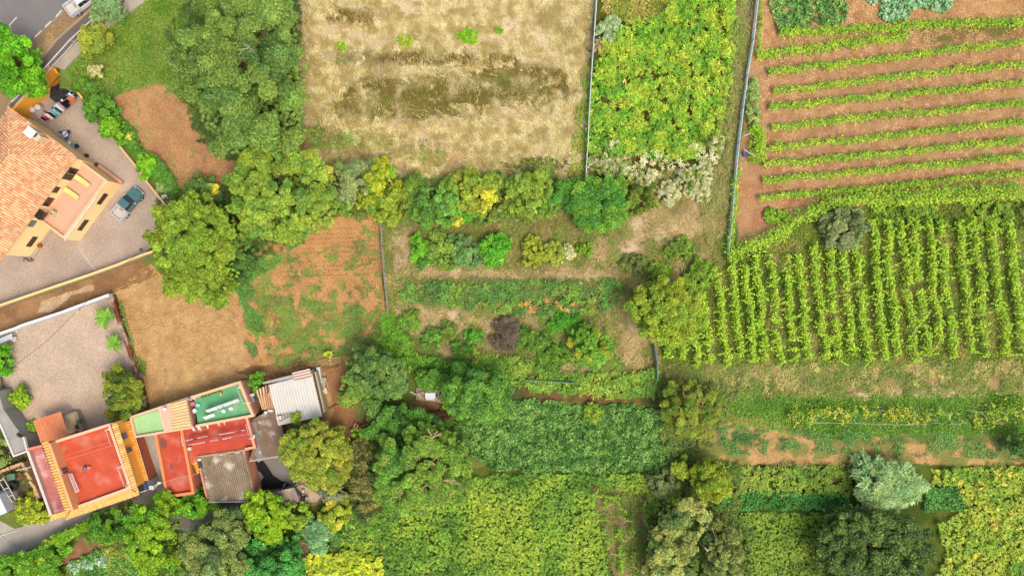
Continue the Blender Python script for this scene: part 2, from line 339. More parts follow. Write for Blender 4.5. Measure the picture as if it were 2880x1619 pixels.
def crown(lobes, fil, colr, leaf=.26, asp=.55, dens=5.6, seed=0, cols2=None, p2=.3, up=.35, jit=.2, hue=.06, squash=.8, radial=False):
    Vs = []; Fs = []; Ks = []; off = 0; R = np.random.default_rng(seed); fs = .8*lobes[0][3]
    def push(V, F, K):
        nonlocal off
        Vs.append(V); Fs.append(F+off); Ks.append(K); off += len(V)
    for (x, y, z, r) in lobes:
        big = np.asarray(colr) if (cols2 is None or R.random() > p2) else np.asarray(cols2)
        big = big*math.exp(R.normal(0, .10))*(1+R.normal(0, .05)*np.array([1, .2, -.5]))
        ns = 9 if r > .55 else 5
        dd = unit(R.normal(size=(ns, 3))); dd[:, 2] = np.abs(dd[:, 2])*.9+.02; dd = unit(dd)
        for q in range(ns):
            sr = r*R.uniform(.32, .50); cx, cy, cz = np.array([x, y, z])+dd[q]*r*R.uniform(.45, .74)*np.array([1, 1, squash])
            n = int(dens*2*math.pi*sr*sr/(leaf*leaf*asp*.5)*.34)+6
            d = unit(rng.normal(size=(n, 3))); d[:, 2] = np.where(d[:, 2] < -.2, -d[:, 2], d[:, 2])
            rad = sr*(1.12-.62*rng.random((n, 1))**1.5)
            Cn = np.array([cx, cy, cz])+d*rad*np.array([1.1, 1.1, squash])
            N = d*.7+rng.normal(size=(n, 3))*.6+np.array([0, 0, up]); base = big*math.exp(R.normal(0, .13))*(1+R.normal(0, .04)*np.array([1, .1, -.4]))
            sz = leaf*rng.uniform(.6, 1.35, n); push(*leaves(Cn, N, sz, sz*asp, jitcol(base, n, jit, hue), d+rng.normal(size=(n, 3))*.35+np.array([0, 0, .2]) if radial else None))
        n2 = int(dens*r*r*6/(leaf*leaf*6))+4; d = unit(rng.normal(size=(n2, 3))); Cn = np.array([x, y, z])+d*r*.6*rng.random((n2, 1))**.4*np.array([1, 1, squash])
        push(*leaves(Cn, d+np.array([0, 0, .8]), leaf*2.2, leaf*1.4 if asp > .3 else leaf*.5, jitcol(big, n2, .1, .05)))
    if len(fil): push(*leaves(fil, rng.normal(size=fil.shape)*.35+np.array([0, 0, 1.]), min(.75, fs), min(.5, fs*.7) if asp > .3 else min(.75, fs)*.3, jitcol(colr, len(fil), .12, .06)))
    V = np.concatenate(Vs); V[:, 2] = np.maximum(V[:, 2], .02)
    return V, np.concatenate(Fs), np.concatenate(Ks)
BARK = C(120, 100, 80)
def tree(name, cat, label, px, py, rx, ry, h, colr, seed=1, lr=1.0, poly=None, trunk=True, flat=.45, group=None, bare=0, bark=None, limb_out=.75, fill=1.5, zb=0., **kw):
    lo, fil = lobes_of(px, py, rx, ry, h, lr, poly, flat, seed, fill)
    if zb: lo = [(x*(H-zb)/H, y*(H-zb)/H, z+zb, r) for x, y, z, r in lo]; fil = fil*np.array([(H-zb)/H, (H-zb)/H, 1])+np.array([0, 0, zb])
    cx = sum(l[0] for l in lo)/len(lo); cy = sum(l[1] for l in lo)/len(lo); base = np.array([cx, cy, 0.])
    V, F, K = crown(lo, fil, colr, seed=seed, **kw)
    if not trunk:
        o = mesh_obj(name, V, F, K, M_LEAF, origin=base); return tag(o, label, cat, group)
    t = thing(name, label, cat, base, group)
    o = mesh_obj('crown', V, F, K, M_LEAF, t, origin=base); o.location = (0, 0, 0)
    R = random.Random(seed); mb = MB(); bk = BARK if bark is None else bark; tr = max(.08, h*.035)
    top = base+np.array([R.uniform(-.3, .3), R.uniform(-.3, .3), h*.4]); mb.tube([base, (base+top)/2+np.array([.1, -.1, 0]), top], [tr*1.4, tr, tr*.8], bk)
    for (x, y, z, r) in R.sample(lo, min(len(lo), 9+bare)):
        e = np.array([x, y, z+r*limb_out*.6]); m = (top+e)/2+np.array([R.uniform(-.3, .3), R.uniform(-.3, .3), h*.08]); mb.tube([top, m, e], [tr*.6, tr*.35, tr*.12], bk, 5)
    mb.build('trunk', M_BARK, t)
    return t
def cover(name, cat, label, polys, per, L, W, cols, hz=.3, seed=1, mask=None, ms=2., lump=1.5, tilt=.6, T=None, ang=None, lift=.4, jit=.18, hue=.08, m=None, kind='stuff', z0=0., cs=2.5, flow=None, warp=10, zf=None, holes=()):
    """small leaves or blades scattered over outlines given in pixels; one object"""
    Cs = []
    for poly in polys:
        xs = [p[0] for p in poly]; ys = [p[1] for p in poly]
        n = int((max(xs)-min(xs))*(max(ys)-min(ys))*S*S*per)
        x = rng.uniform(min(xs), max(xs), n); y = rng.uniform(min(ys), max(ys), n); wx = (x-1440)*S; wy = (809.5-y)*S
        k = inpoly(x+(fbm(wx, wy, 1.2, seed)-.5)*warp*3, y+(fbm(wx, wy, 1.2, seed+5)-.5)*warp*3, poly)
        wx, wy = wx[k], wy[k]
        for (hx, hy, hrx, hry, hk) in holes:
            e = ((wx/S+1440-hx)/hrx)**2+((809.5-wy/S-hy)/hry)**2+(fbm(wx, wy, .9, 77)-.5)*3.2; k = (e > 1) | (rng.random(len(wx)) > hk); wx, wy = wx[k], wy[k]
        if mask is not None:
            f = fbm(wx, wy, ms, seed+9); k = f+rng.normal(0, .04, len(f)) > mask; wx, wy = wx[k], wy[k]
        Cs.append(np.stack([wx, wy], 1))
    XY = np.concatenate(Cs); n = len(XY); wx, wy = XY[:, 0], XY[:, 1]
    z = z0+hz*(.25+.75*sstep(.3, .7, fbm(wx, wy, lump, seed+21, 3)))*rng.random(n)**.35
    if zf is not None: z = z+zf(wx/S+1440, 809.5-wy/S)
    f = fbm(wx, wy, cs, seed+31)+rng.normal(0, .09, n); cols = np.asarray(cols); t = np.clip((f-.3)/.4, 0, .999)*(len(cols)-1); i = t.astype(int); fr = (t-i)[:, None]
    K = cols[i]*(1-fr)+cols[np.minimum(i+1, len(cols)-1)]*fr; K = jitcol(K, n, jit, hue)
    N = rng.normal(size=(n, 3))*tilt+np.array([0, 0, 1.]); Ls = L*rng.uniform(.6, 1.4, n); Ws = W*rng.uniform(.7, 1.3, n)
    if flow is not None:
        a = flow[0]+(fbm(wx, wy, flow[2], seed+41, 3)-.5)*flow[1]*2+rng.normal(0, .28, n)
        Tt = np.stack([np.cos(a), np.sin(a), rng.uniform(.0, lift, n)], 1); N = np.stack([rng.normal(0, .35, n), rng.normal(0, .35, n), np.ones(n)], 1)
    else: Tt = None
    Cn = np.stack([wx, wy, z+Ls*.1], 1); kk = ((H-Cn[:, 2:3])/H); Cn[:, :2] *= kk
    V, F, K4 = leaves(Cn, N, Ls, Ws, K, Tt); V[:, 2] = np.maximum(V[:, 2], .012)
    o = mesh_obj(name, V, F, K4, m or M_LEAF, origin=np.array([wx.mean(), wy.mean(), 0])); tag(o, label, cat, kind=kind); return o
def fronds(name, cat, label, polys, per, L, W, cols, hz=.7, seed=1, nf=7, mask=None, kind='stuff', lump=2.2, ms=2, rise=.35, jit=.16, warp=8, cs=3., m=None):
    Cs = []
    for poly in polys:
        xs = [p[0] for p in poly]; ys = [p[1] for p in poly]; n = int((max(xs)-min(xs))*(max(ys)-min(ys))*S*S*per)
        x = rng.uniform(min(xs), max(xs), n); y = rng.uniform(min(ys), max(ys), n); wx = (x-1440)*S; wy = (809.5-y)*S
        k = inpoly(x+(fbm(wx, wy, 1.2, seed)-.5)*warp*3, y+(fbm(wx, wy, 1.2, seed+5)-.5)*warp*3, poly); wx, wy = wx[k], wy[k]
        if mask is not None: k = fbm(wx, wy, ms, seed+9)+rng.normal(0, .04, len(wx)) > mask; wx, wy = wx[k], wy[k]
        Cs.append(np.stack([wx, wy], 1))
    XY = np.concatenate(Cs); n = len(XY); z = hz*(.3+.7*sstep(.3, .7, fbm(XY[:, 0], XY[:, 1], lump, seed+21, 3)))*rng.uniform(.7, 1.1, n)
    f = fbm(XY[:, 0], XY[:, 1], cs, seed+31)+rng.normal(0, .07, n); cols = np.asarray(cols); t = np.clip((f-.3)/.4, 0, .999)*(len(cols)-1); i = t.astype(int); fr = (t-i)[:, None]
    K = cols[i]*(1-fr)+cols[np.minimum(i+1, len(cols)-1)]*fr; K = jitcol(K, n, .14, .06)*.86
    rep = np.repeat(np.arange(n), nf); a = rng.uniform(0, 2*math.pi, n)[rep]+np.tile(np.arange(nf)*2*math.pi/nf, n)+rng.normal(0, .25, n*nf)
    Ls = L*rng.uniform(.6, 1.25, n*nf); T = np.stack([np.cos(a), np.sin(a), rng.normal(rise, .25, n*nf)], 1)
    c = np.stack([XY[rep, 0], XY[rep, 1], z[rep]], 1); c[:, :2] *= (H-c[:, 2:3])/H; c = c+unit(T)*Ls[:, None]*.5
    N = np.stack([rng.normal(0, .3, n*nf), rng.normal(0, .3, n*nf), np.ones(n*nf)], 1)
    V, F, K4 = leaves(c, N, Ls, Ls*W/L, jitcol(K[rep], n*nf, jit, .06), T); V[:, 2] = np.maximum(V[:, 2], .015)
    o = mesh_obj(name, V, F, K4, m or M_LEAF, origin=np.array([XY[:, 0].mean(), XY[:, 1].mean(), 0])); tag(o, label, cat, kind=kind); return o
def vine(name, cat, label, pts, w, h, colr, seed=1, leaf=.24, per=95, gap=0., cols2=None, group=None, side=.0):
    """a trained row: leaves along a polyline given in pixels, with canes reaching out sideways"""
    W = [P(x, y, h) for x, y in pts]; Vs = []; Fs = []; Ks = []; off = 0; mb = MB()
    for a, b in zip(W[:-1], W[1:]):
        d = (b-a)[:2]; Ln = np.linalg.norm(d); d = d/Ln; nrm = np.array([-d[1], d[0]])
        n = int(Ln*per*w); t = rng.random(n)*Ln; X = a[:2]+d*t[:, None]
        wd = w*(.62+.55*fbm(X[:, 0], X[:, 1], .9, seed, 3)); s = rng.normal(0, .36, n)*wd
        if gap: k = fbm(X[:, 0], X[:, 1], 1.4, seed+4, 3) > gap; t, X, s, wd = t[k], X[k], s[k], wd[k]; n = len(t)
        X = X+nrm*s[:, None]+nrm*((fbm(X[:, 0], X[:, 1], 2.2, seed+6, 2)-.5)*w*.5)[:, None]
        z = h*(1-.5*np.abs(s/wd))*(.15+.9*rng.random(n)**.6)
        Cn = np.concatenate([X, z[:, None]], 1); N = rng.normal(size=(n, 3))*.6+np.array([0, 0, .9]); N[:, :2] += nrm*s[:, None]*.8
        base = np.asarray(colr); K = np.where((fbm(X[:, 0], X[:, 1], 1.1, seed+8)[:, None] > .52) & (cols2 is not None), base if cols2 is None else np.asarray(cols2), base)
        sz = leaf*rng.uniform(.65, 1.35, n); V, F, K4 = leaves(Cn, N, sz, sz*.7, jitcol(K, n, .16, .07)); Vs.append(V); Fs.append(F+off); Ks.append(K4); off += len(V)
        nc = int(Ln*side)                                   # long canes
        for _ in range(nc):
            t0 = rng.random()*Ln; sg = rng.choice([-1, 1]); p0 = a[:2]+d*t0; ln = rng.uniform(.3, 1.3); dr = unit(nrm*sg+d*rng.normal(0, 1.2)); q = int(ln*22)
            u = rng.random(q)*ln; X = p0+dr*u[:, None]+rng.normal(0, .06, (q, 2)); z = h*.85+.25*np.sin(u*2)-u*.2+rng.normal(0, .05, q)
            sz = leaf*.8*rng.uniform(.65, 1.3, q); V, F, K4 = leaves(np.concatenate([X, z[:, None]], 1), rng.normal(size=(q, 3))*.5+np.array([0, 0, 1.]), sz, sz*.65, jitcol(np.asarray(colr)*1.12, q, .15, .1)); Vs.append(V); Fs.append(F+off); Ks.append(K4); off += len(V)
        for s0 in np.arange(.3, Ln, 3.):
            p = a[:2]+d*s0; mb.box(p[0], p[1], 0, .07, .07, h*.9, C(130, 120, 105))
    ct = (W[0]+W[-1])/2; t = thing(name, label, cat, (ct[0], ct[1], 0), group)
    V = np.concatenate(Vs); V[:, 2] = np.maximum(V[:, 2], .02)
    o = mesh_obj('foliage', V, np.concatenate(Fs), np.concatenate(Ks), M_LEAF, t, origin=np.array([ct[0], ct[1], 0])); o.location = (0, 0, 0)
    w0 = [p-np.array([0, 0, h*.15]) for p in W]; mb.tube(w0, .012, C(150, 150, 145), 4); mb.build('trellis', M_WOOD, t)
    return t
# ================================================================== roads, yards and other sheets
ROADZ = 3.0
RD = [(-300, -300), (520, -300), (412, 0), (312, 72), (232, 142), (178, 196), (140, 184), (98, 223), (50, 292), (20, 330), (-300, 640)]
mb = MB(); mb.prism([P(x, y, ROADZ)[:2] for x, y in RD], 0, ROADZ-.02, C(190, 180, 160), C(184, 174, 152)); o = mb.build('embankment', M_CONC); o['kind'] = 'structure'
def bank_z(x, y):
    x = np.asarray(x, float); y = np.asarray(y, float); ds = []
    L_ = [(620, -180), (412, -6), (312, 66), (232, 136), (180, 190)]
    for (x0, y0), (x1, y1) in zip(L_[:-1], L_[1:]):
        dx, dy = x1-x0, y1-y0; t = np.clip(((x-x0)*dx+(y-y0)*dy)/(dx*dx+dy*dy), 0, 1); ds.append(np.hypot(x-x0-t*dx, y-y0-t*dy))
    return 2.75*(1-sstep(2, 95, np.min(ds, 0)))
bx, by = np.meshgrid(np.arange(168, 640, 5.), np.arange(-190, 300, 5.)); bz = bank_z(bx, by); kk_ = (H-bz)/H*S
bV = np.stack([(bx-1440)*kk_, (809.5-by)*kk_, bz], -1).reshape(-1, 3); bi = np.arange(bx.size).reshape(bx.shape)
bF = np.stack([bi[1:, :-1], bi[1:, 1:], bi[:-1, 1:], bi[:-1, :-1]], -1).reshape(-1, 4)
side_ = np.array([(x-180)*(-.72)+(y-190)*(-.69) for x, y in zip(bx.ravel(), by.ravel())])
keepf = (bz.ravel()[bF].max(1) > .03) & (side_[bF].min(1) < 6)
nbk = fbm(bV[:, 0], bV[:, 1], 2.5, 9)[:, None]
bV[:, 2] += .012
o = mesh_obj('bank', bV, bF[keepf], C(104, 142, 52)*(1-nbk)+C(136, 146, 78)*nbk, M_SOIL, smooth=True); o['kind'] = 'structure'
def zsheet(name, poly, z, c, m, kind='structure', t=.05):
    mb = MB(); mb.prism([P(x, y, z)[:2] for x, y in poly], z-t, z, c); o = mb.build(name, m); o['kind'] = kind; return o
zsheet('road', [(-300, -280), (380, -280), (205, 6), (143, 62), (84, 121), (20, 190), (-60, 262), (-300, 500)], ROADZ+.004, C(136, 132, 128), M_ASPH, t=.02)
zsheet('shoulder', [(206, 7), (380, -278), (400, -250), (262, 20), (232, 45), (160, 112), (98, 190), (20, 300), (-60, 400), (-120, 330), (20, 191), (84, 122)], ROADZ+.006, C(158, 132, 96), M_GRAV, t=.02)
zsheet('pavement', [(264, 21), (330, -60), (372, -40), (345, 8), (285, 60), (200, 128), (90, 228), (40, 292), (-40, 400), (-60, 398), (22, 301), (100, 192), (162, 113)], ROADZ+.11, C(122, 108, 98), M_ASPH, t=.12)
zsheet('kerb', [(259, 18), (265, 22), (161, 114), (99, 193), (22, 302), (17, 298), (94, 189), (157, 109)], ROADZ+.13, C(176, 158, 130), M_CONC, t=.14)
for a, b in (((47, 49), (17, 82)), ((174, 29), (157, 48)), ((144, 60), (127, 76)), ((116, 87), (98, 105)), ((85, 119), (73, 132)), ((204, 2), (186, 19))):
    mb = MB(); mb.wall(P(*a, ROADZ), P(*b, ROADZ), .16, ROADZ+.004, ROADZ+.012, C(235, 228, 215)); o = mb.build('road_marking', M_ASPH); o['kind'] = 'structure'
zsheet('courtyard', [(60, 330), (126, 264), (178, 236), (214, 258), (236, 285), (330, 405), (374, 458), (425, 520), (480, 588), (470, 650), (404, 716), (134, 812), (-260, 950), (-260, 600)], .03, C(192, 172, 152), M_COBB)
zsheet('drain_strip', [(217, 694), (222, 694), (268, 757), (263, 759)], .036, C(205, 198, 180), M_CONC, t=.03)
zsheet('drain_strip', [(145, 645), (149, 650), (95, 735), (90, 731)], .036, C(178, 160, 138), M_CONC, t=.03)
zsheet('gravel_yard', [(-260, 1040), (0, 945), (308, 833), (330, 880), (420, 1172), (390, 1190), (300, 1215), (190, 1250), (80, 1262), (20, 1130), (-20, 1000), (-260, 1000)], .03, C(206, 184, 160), M_GRAV)
zsheet('lane', [(-260, 1500), (-20, 1452), (42, 1486), (140, 1458), (392, 1394), (430, 1355), (470, 1400), (590, 1405), (640, 1440), (560, 1500), (480, 1520), (400, 1450), (302, 1440), (224, 1470), (120, 1525), (-20, 1592), (-260, 1700)], .03, C(190, 182, 166), M_CONC)
zsheet('alley', [(385, 1165), (440, 1195), (500, 1408), (455, 1420), (430, 1350)], .035, C(196, 188, 168), M_CONC)
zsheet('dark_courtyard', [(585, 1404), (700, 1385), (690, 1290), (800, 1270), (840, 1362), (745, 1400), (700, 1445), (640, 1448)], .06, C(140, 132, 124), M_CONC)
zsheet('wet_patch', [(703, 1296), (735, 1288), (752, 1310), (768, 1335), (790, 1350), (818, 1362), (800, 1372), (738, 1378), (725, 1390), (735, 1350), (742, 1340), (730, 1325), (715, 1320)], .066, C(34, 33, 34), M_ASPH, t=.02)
zsheet('path', [(826, 1366), (850, 1362), (875, 1376), (902, 1394), (894, 1410), (868, 1412), (858, 1396), (846, 1382)], .03, C(212, 186, 152), M_SOIL)
zsheet('path', [(912, 1045), (922, 1080), (930, 1110), (940, 1150), (925, 1210), (936, 1262), (912, 1215), (906, 1130), (902, 1060)], .03, C(200, 158, 108), M_SOIL)
zsheet('flagstone_strip', [(707, 1185), (722, 1185), (726, 1230), (732, 1262), (745, 1290), (725, 1300), (712, 1240)], 2.29, C(140, 142, 138), M_CONC, t=.05)

YEL = C(250, 212, 152, 1.0); WY = C(250, 214, 152, 1.42); OCH = C(226, 160, 56, 1.5); CREAM = C(240, 205, 155); PINK = C(218, 150, 130); ORG = C(246, 160, 84); RED = C(214, 88, 54); WHITE = C(240, 236, 230)
TILEC = [C(240, 184, 132, 1.1), C(248, 196, 142, 1.1), C(234, 170, 120, 1.1), C(244, 190, 146, 1.1), C(222, 156, 116, 1.1), C(250, 206, 156, 1.1)]
def tile_face(mb, A, B, D, Cc, cols, pitch=.33, tl=.42, rise=.10, R=None):
    """barrel tiles on the slope A-B (eave) to D-C (top)"""
    R = R or random; A, B, Cc, D = [np.asarray(v, float) for v in (A, B, Cc, D)]
    e = B-A; Le = np.linalg.norm(e); e /= Le; up = D-A; up = up-e*np.dot(up, e); Lu = np.linalg.norm(up); up /= Lu; nrm = np.cross(e, up); nrm = nrm if nrm[2] > 0 else -nrm
    uD = np.dot(D-A, e); uC = np.dot(Cc-A, e); n = max(1, int(round(Le/pitch))); w = Le/n
    mb.add([A-nrm*.02, B-nrm*.02, Cc-nrm*.02, D-nrm*.02], [[0, 1, 2, 3]], cols[2]*.8)  # channels tinted darker: aged clay plus painted-in shade between the barrels
    for i in range(n):
        u = (i+.5)*w; vm = Lu
        if u < uD and uD > 0: vm = Lu*u/uD
        if u > uC and uC < Le: vm = min(vm, Lu*(Le-u)/(Le-uC))
        k = max(1, int(round(vm/tl))); st = vm/k
        for j in range(k):
            c = cols[R.randrange(len(cols))]*R.uniform(.93, 1.07); v0 = j*st; v1 = (j+1.12)*st if j < k-1 else vm; V = []
            for vv, l in ((v0, .045), (v1, .0)):
                for q in range(5):
                    t = math.pi*q/4; V.append(A+e*(u+math.cos(t)*w*.40)+up*vv+nrm*(math.sin(t)*rise+l-.01))
            mb.add(V, [[q, q+1, q+6, q+5] for q in range(4)], c)
    return mb
def corr(mb, A, B, D, Cc, c, pitch=.3, amp=.04, c2=None):
    """corrugated sheet; ribs run from A-B towards D-C"""
    A, B, Cc, D = [np.asarray(v, float) for v in (A, B, Cc, D)]; Le = np.linalg.norm(B-A); n = max(2, int(round(Le/pitch)))*4; V = []; F = []; K = []
    for i in range(n+1):
        t = i/n; z = amp*math.cos(i*math.pi/2)
        for q, (p0, p1) in enumerate(((A, B), (D, Cc))):
            V.append(p0*(1-t)+p1*t+np.array([0, 0, z])); K.append(c if c2 is None or z >= 0 else c2)
    for i in range(n): F.append([2*i, 2*i+2, 2*i+3, 2*i+1])
    return mb.add(V, F, K)
def hedge_pts(a, b, n): return [a+(b-a)*i/n for i in range(n+1)]

# ------------------------------------------------------------------ yellow house with the tiled hip roof
Ee = P(216, 441, 5.3)[:2]; Se = P(3, 730, 5.3)[:2]; dA = unit(Se-Ee); nO = np.array([-dA[1], dA[0]]); nO = nO if nO[0] > 0 else -nO
def Y(al, out, z=0.): q = Ee+dA*al+nO*out; return np.array([q[0], q[1], z])
LA = np.linalg.norm(Se-Ee); WB = 10.7
hs = thing('yellow_house', 'large yellow house with hipped clay tile roof and tiled terrace above the pickup', 'house', tuple(Y(LA/2, -WB/2)))
mb = MB(); mb.prism([Y(.45, -.45)[:2], Y(LA-.45, -.45)[:2], Y(LA-.45, -WB+.45)[:2], Y(.45, -WB+.45)[:2]], 0, 5.25, WY); mb.build('wall', M_PLAST, hs)
mb = MB(); zE, zR = 5.3, 7.7; a1 = P(42, 448, zR); al1 = float(np.dot(a1[:2]-Ee, dA)); R1 = Y(al1, -WB/2, zR); R2 = Y(LA-al1, -WB/2, zR)
e1, e2, e3, e4 = Y(0, 0, zE), Y(LA, 0, zE), Y(LA, -WB, zE), Y(0, -WB, zE); RR = random.Random(4)
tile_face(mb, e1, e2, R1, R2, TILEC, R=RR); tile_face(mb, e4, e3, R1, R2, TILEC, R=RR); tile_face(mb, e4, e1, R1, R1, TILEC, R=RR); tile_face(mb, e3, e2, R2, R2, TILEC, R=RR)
mb.prism([e1[:2], e2[:2], e3[:2], e4[:2]], zE-.14, zE-.03, CREAM)
rf = mb.build('roof', M_TILE, hs)
mb = MB()
for p, q in ((e1, R1), (e4, R1), (e2, R2), (e3, R2), (R1, R2)):
    n = 26
    for i in range(n): mb.tube([p+(q-p)*i/n+np.array([0, 0, .07]), p+(q-p)*(i+1.05)/n+np.array([0, 0, .05])], [.13, .10], TILEC[i % 6]*.96, 6)
mb.build('ridge_tiles', M_TILE, rf)
mb = MB(); c1 = P(84, 372, 7.3); c2 = P(108, 386, 6.6); rz = math.atan2(c2[1]-c1[1], c2[0]-c1[0])
mb.box(c2[0]-.2, c2[1]+.1, 5.6, 1.3, .85, 1.35, C(245, 212, 165), rz); mb.box(c1[0]+.1, c1[1]-.05, 5.9, 1.05, .95, 1.5, C(248, 240, 228), rz); mb.box(c1[0]+.1, c1[1]-.05, 7.4, 1.25, 1.15, .1, WHITE, rz)
mb.box(c1[0]+.63, c1[1]-.35, 7.05, .05, .6, .25, C(60, 60, 90), rz); mb.build('chimney', M_PLAST, rf)
# terrace wing
mb = MB(); T0, T1, O0, O1 = .6, 10.1, -.45, 3.75
mb.prism([Y(T0, O0)[:2], Y(T1, O0)[:2], Y(T1, O1)[:2], Y(T0, O1)[:2]], 0, 2.7, WY, C(238, 188, 152)); 
for a, b in ((Y(T0, O1-.2), Y(T1, O1-.2)), (Y(T0+.15, O0), Y(T0+.15, O1-.4)), (Y(T1-.15, O0), Y(T1-.15, O1-.4))):
    mb.wall(a, b, .4 if a[0] != Y(T0+.15, O0)[0] and a[0] != Y(T1-.15, O0)[0] else .3, 2.7, 3.15, WY, C(250, 208, 160))
mb.build('terrace', M_PLAST, hs)
mb = MB()
for i in range(1, 12): mb.wall(Y(T0+.35+i*.77, O0+.02, 0), Y(T0+.35+i*.77, O1-.45, 0), .025, 2.7, 2.704, C(215, 165, 130))
for i in range(1, 5): mb.wall(Y(T0+.35, O0+i*.77, 0), Y(T1-.35, O0+i*.77, 0), .025, 2.7, 2.7045, C(215, 165, 130))
mb.build('tile_joints', M_PLAST, hs)
mb = MB(); mb.wall(Y(T0+2.5, O1+.06), Y(T1+.1, O1+.06), .12, 3.02, 3.16, WHITE); mb.build('gutter', M_META, hs)
mb = MB(); mb.wall(Y(.3, 0)*1+0, Y(.3, 0)+0*1+np.array([nO[0], nO[1], 0])*3.9, .45, 0, .55, C(224, 168, 138)); mb.build('planter', M_PLAST, hs)
DK = C(58, 46, 42)
def win(par, al, out, z, w, h, face='SE', c=DK, name='window', frame=C(110, 84, 66), d=.08):
    mb = MB(); a = Y(al-w/2, out); b = Y(al+w/2, out); mb.wall(a, b, .14, z, z+h, frame); f = mb.build(name, M_WOOD, par)
    mb = MB(); nb_ = 2 if w > .9 else 1
    for i in range(nb_):
        u0 = al-w/2+.06+i*(w-.06)/nb_; u1 = u0+(w-.06)/nb_-.06; mb.wall(Y(u0, out+.075), Y(u1, out+.075), .02, z+.06, z+h-.06, c)
    mb.build('pane', M_GLAS, f); return f
win(hs, 2.2, -.42, 2.75, .85, 2.1, name='door'); win(hs, 3.15, -.42, 2.75, .85, 2.1, name='door'); win(hs, 5.3, -.42, 3.6, .9, 1.0); win(hs, 7.2, -.42, 3.4, 1.3, 1.1)
win(hs, 10.7, -.42, 3.4, .9, .9, c=C(110, 140, 150)); win(hs, 13.4, -.42, 1.2, 1.6, .9); win(hs, 3.3, O1+.03, 1.3, 1.7, .85); win(hs, 7.6, O1+.03, 1.3, 1.7, .85)
mb = MB(); mb.wall(Y(6.55, -.36), Y(7.85, -.36), .16, 3.28, 3.38, C(226, 106, 50)); mb.build('window_sill', M_PLAST, hs)
mb = MB(); mb.wall(Y(8.4, -.1), Y(9.6, -.1), .9, 4.35, 4.5, DK); mb.wall(Y(8.4, .33), Y(9.6, .33), .05, 3.7, 4.5, DK); mb.build('awning', M_META, hs)
# sunbeds
def sunbed(al, out, rz, lab, tilt):
    p = Y(al, out, 2.72); t = thing('sunbed', lab, 'sunbed', (0, 0, 0), 'yellow sunbeds on the terrace'); mb = MB()
    for sx in (-.85, .85):
        for sy in (-.27, .27): mb.box(sx, sy, 0, .05, .05, .3, C(225, 220, 205))
    mb.box(0, 0, .28, 1.95, .62, .05, C(230, 225, 210)); mb.build('frame', M_META, t)
    mb = MB(); mb.box(.3, 0, .33, 1.25, .58, .09, C(248, 232, 130)); mb.add([(-.33, -.29, .34), (-.33, .29, .34), (-1.0, .29, .34+tilt), (-1.0, -.29, .34+tilt), (-.33, -.29, .43), (-.33, .29, .43), (-1.0, .29, .43+tilt), (-1.0, -.29, .43+tilt)], [[0, 1, 2, 3], [7, 6, 5, 4], [0, 4, 5, 1], [1, 5, 6, 2], [2, 6, 7, 3], [3, 7, 4, 0]], C(250, 236, 140)); mb.build('cushion', M_CLOTH, t)
    t.location = tuple(p); t.rotation_euler = (0, 0, rz)
az = math.atan2(nO[1], nO[0])
sunbed(2.6, 1.15, az-.02, 'yellow sunbed on the terrace in front of the dark door', .35); sunbed(4.75, .95, az+.02, 'longer yellow sunbed in the middle of the terrace floor', .22)
p = Y(8.7, .9, 2.7); mb = MB(); mb.lathe(p[0]-.1, p[1]+.5, [(.14, 2.71), (.2, 3.0), (.21, 3.06)], C(150, 80, 60)); mb.blob(p[0]-.1, p[1]+.5, 3.25, .24, .24, .24, C(205, 30, 40), jit=.3); solo(mb.build('potted_plant', M_LEAF), 'red flowering pot plant on the terrace near the dark awning', 'potted plant')
mb = MB(); q = Y(8.25, .35, 2.7)
for i in range(4): mb.box(q[0]+i*.13*nO[0], q[1]+i*.13*nO[1], 2.7, .08, .8, .75, C(225, 215, 175), az+.2)
solo(mb.build('drying_rack', M_META), 'cream slatted rack leaning by the dark awning on the terrace', 'rack')

# ------------------------------------------------------------------ boundary walls of the yellow house
def pwall(name, label, cat, pts, t, z1, c, ctop, m=M_PLAST, z0=0., group=None):
    mb = MB()
    for a, b in zip(pts[:-1], pts[1:]): mb.wall(P(*a, z1), P(*b, z1), t, z0, z1, c, ctop)
    return solo(mb.build(name, m), label, cat, group)
mb = MB(); mb.wall(P(141, 186, ROADZ), P(51, 294, ROADZ), .25, 0, ROADZ+.15, OCH); mb.wall(P(141, 186, ROADZ), P(178, 214, 1.2), .25, 0, ROADZ-.6, OCH); mb.wall(P(51, 294, ROADZ), P(-60, 425, ROADZ), .25, 0, ROADZ+.15, OCH)
w_ = mb.build('retaining_wall', M_PLAST); solo(w_, 'tall ochre retaining wall between the street railing and the drying yard', 'wall')
mb = MB(); mb.wall(P(159, 212, 1.2), P(75, 306, 1.2), .18, .75, .85, C(150, 92, 40)); mb.build('brown_band', M_WORN, w_);  # narrow brown strip running along the lower wall face
pwall('boundary_wall', 'cream topped wall piece beside the black tarpaulin heap', 'wall', [(176, 204), (198, 222)], .25, .9, CREAM, C(246, 214, 170))
pwall('boundary_wall', 'low cream topped wall piece between laundry yard and bushes', 'wall', [(217, 259), (240, 287)], .25, .9, OCH, C(250, 208, 130))
pwall('boundary_wall', 'long low wall between paved yard and the strip of shrubs', 'wall', [(326, 398), (346, 424), (374, 458), (408, 506), (470, 583)], .22, .8, CREAM, C(246, 205, 140))
mb = MB()
gw = [(450, 700), (404, 715), (330, 744), (250, 773), (134, 812), (0, 858), (-60, 880)]
for a, b in zip(gw[:-1], gw[1:]):
    mb.wall(P(*a, 1.6), P(*b, 1.6), .30, .9, 1.6, C(236, 176, 84), C(252, 226, 150))
    mb.wall(P(*a, 1.6), P(*b, 1.6), .34, 0, .9, C(150, 150, 138))
solo(mb.build('boundary_wall', M_PLAST), 'long yellow garden wall with grey footing below the yellow house yard', 'wall')
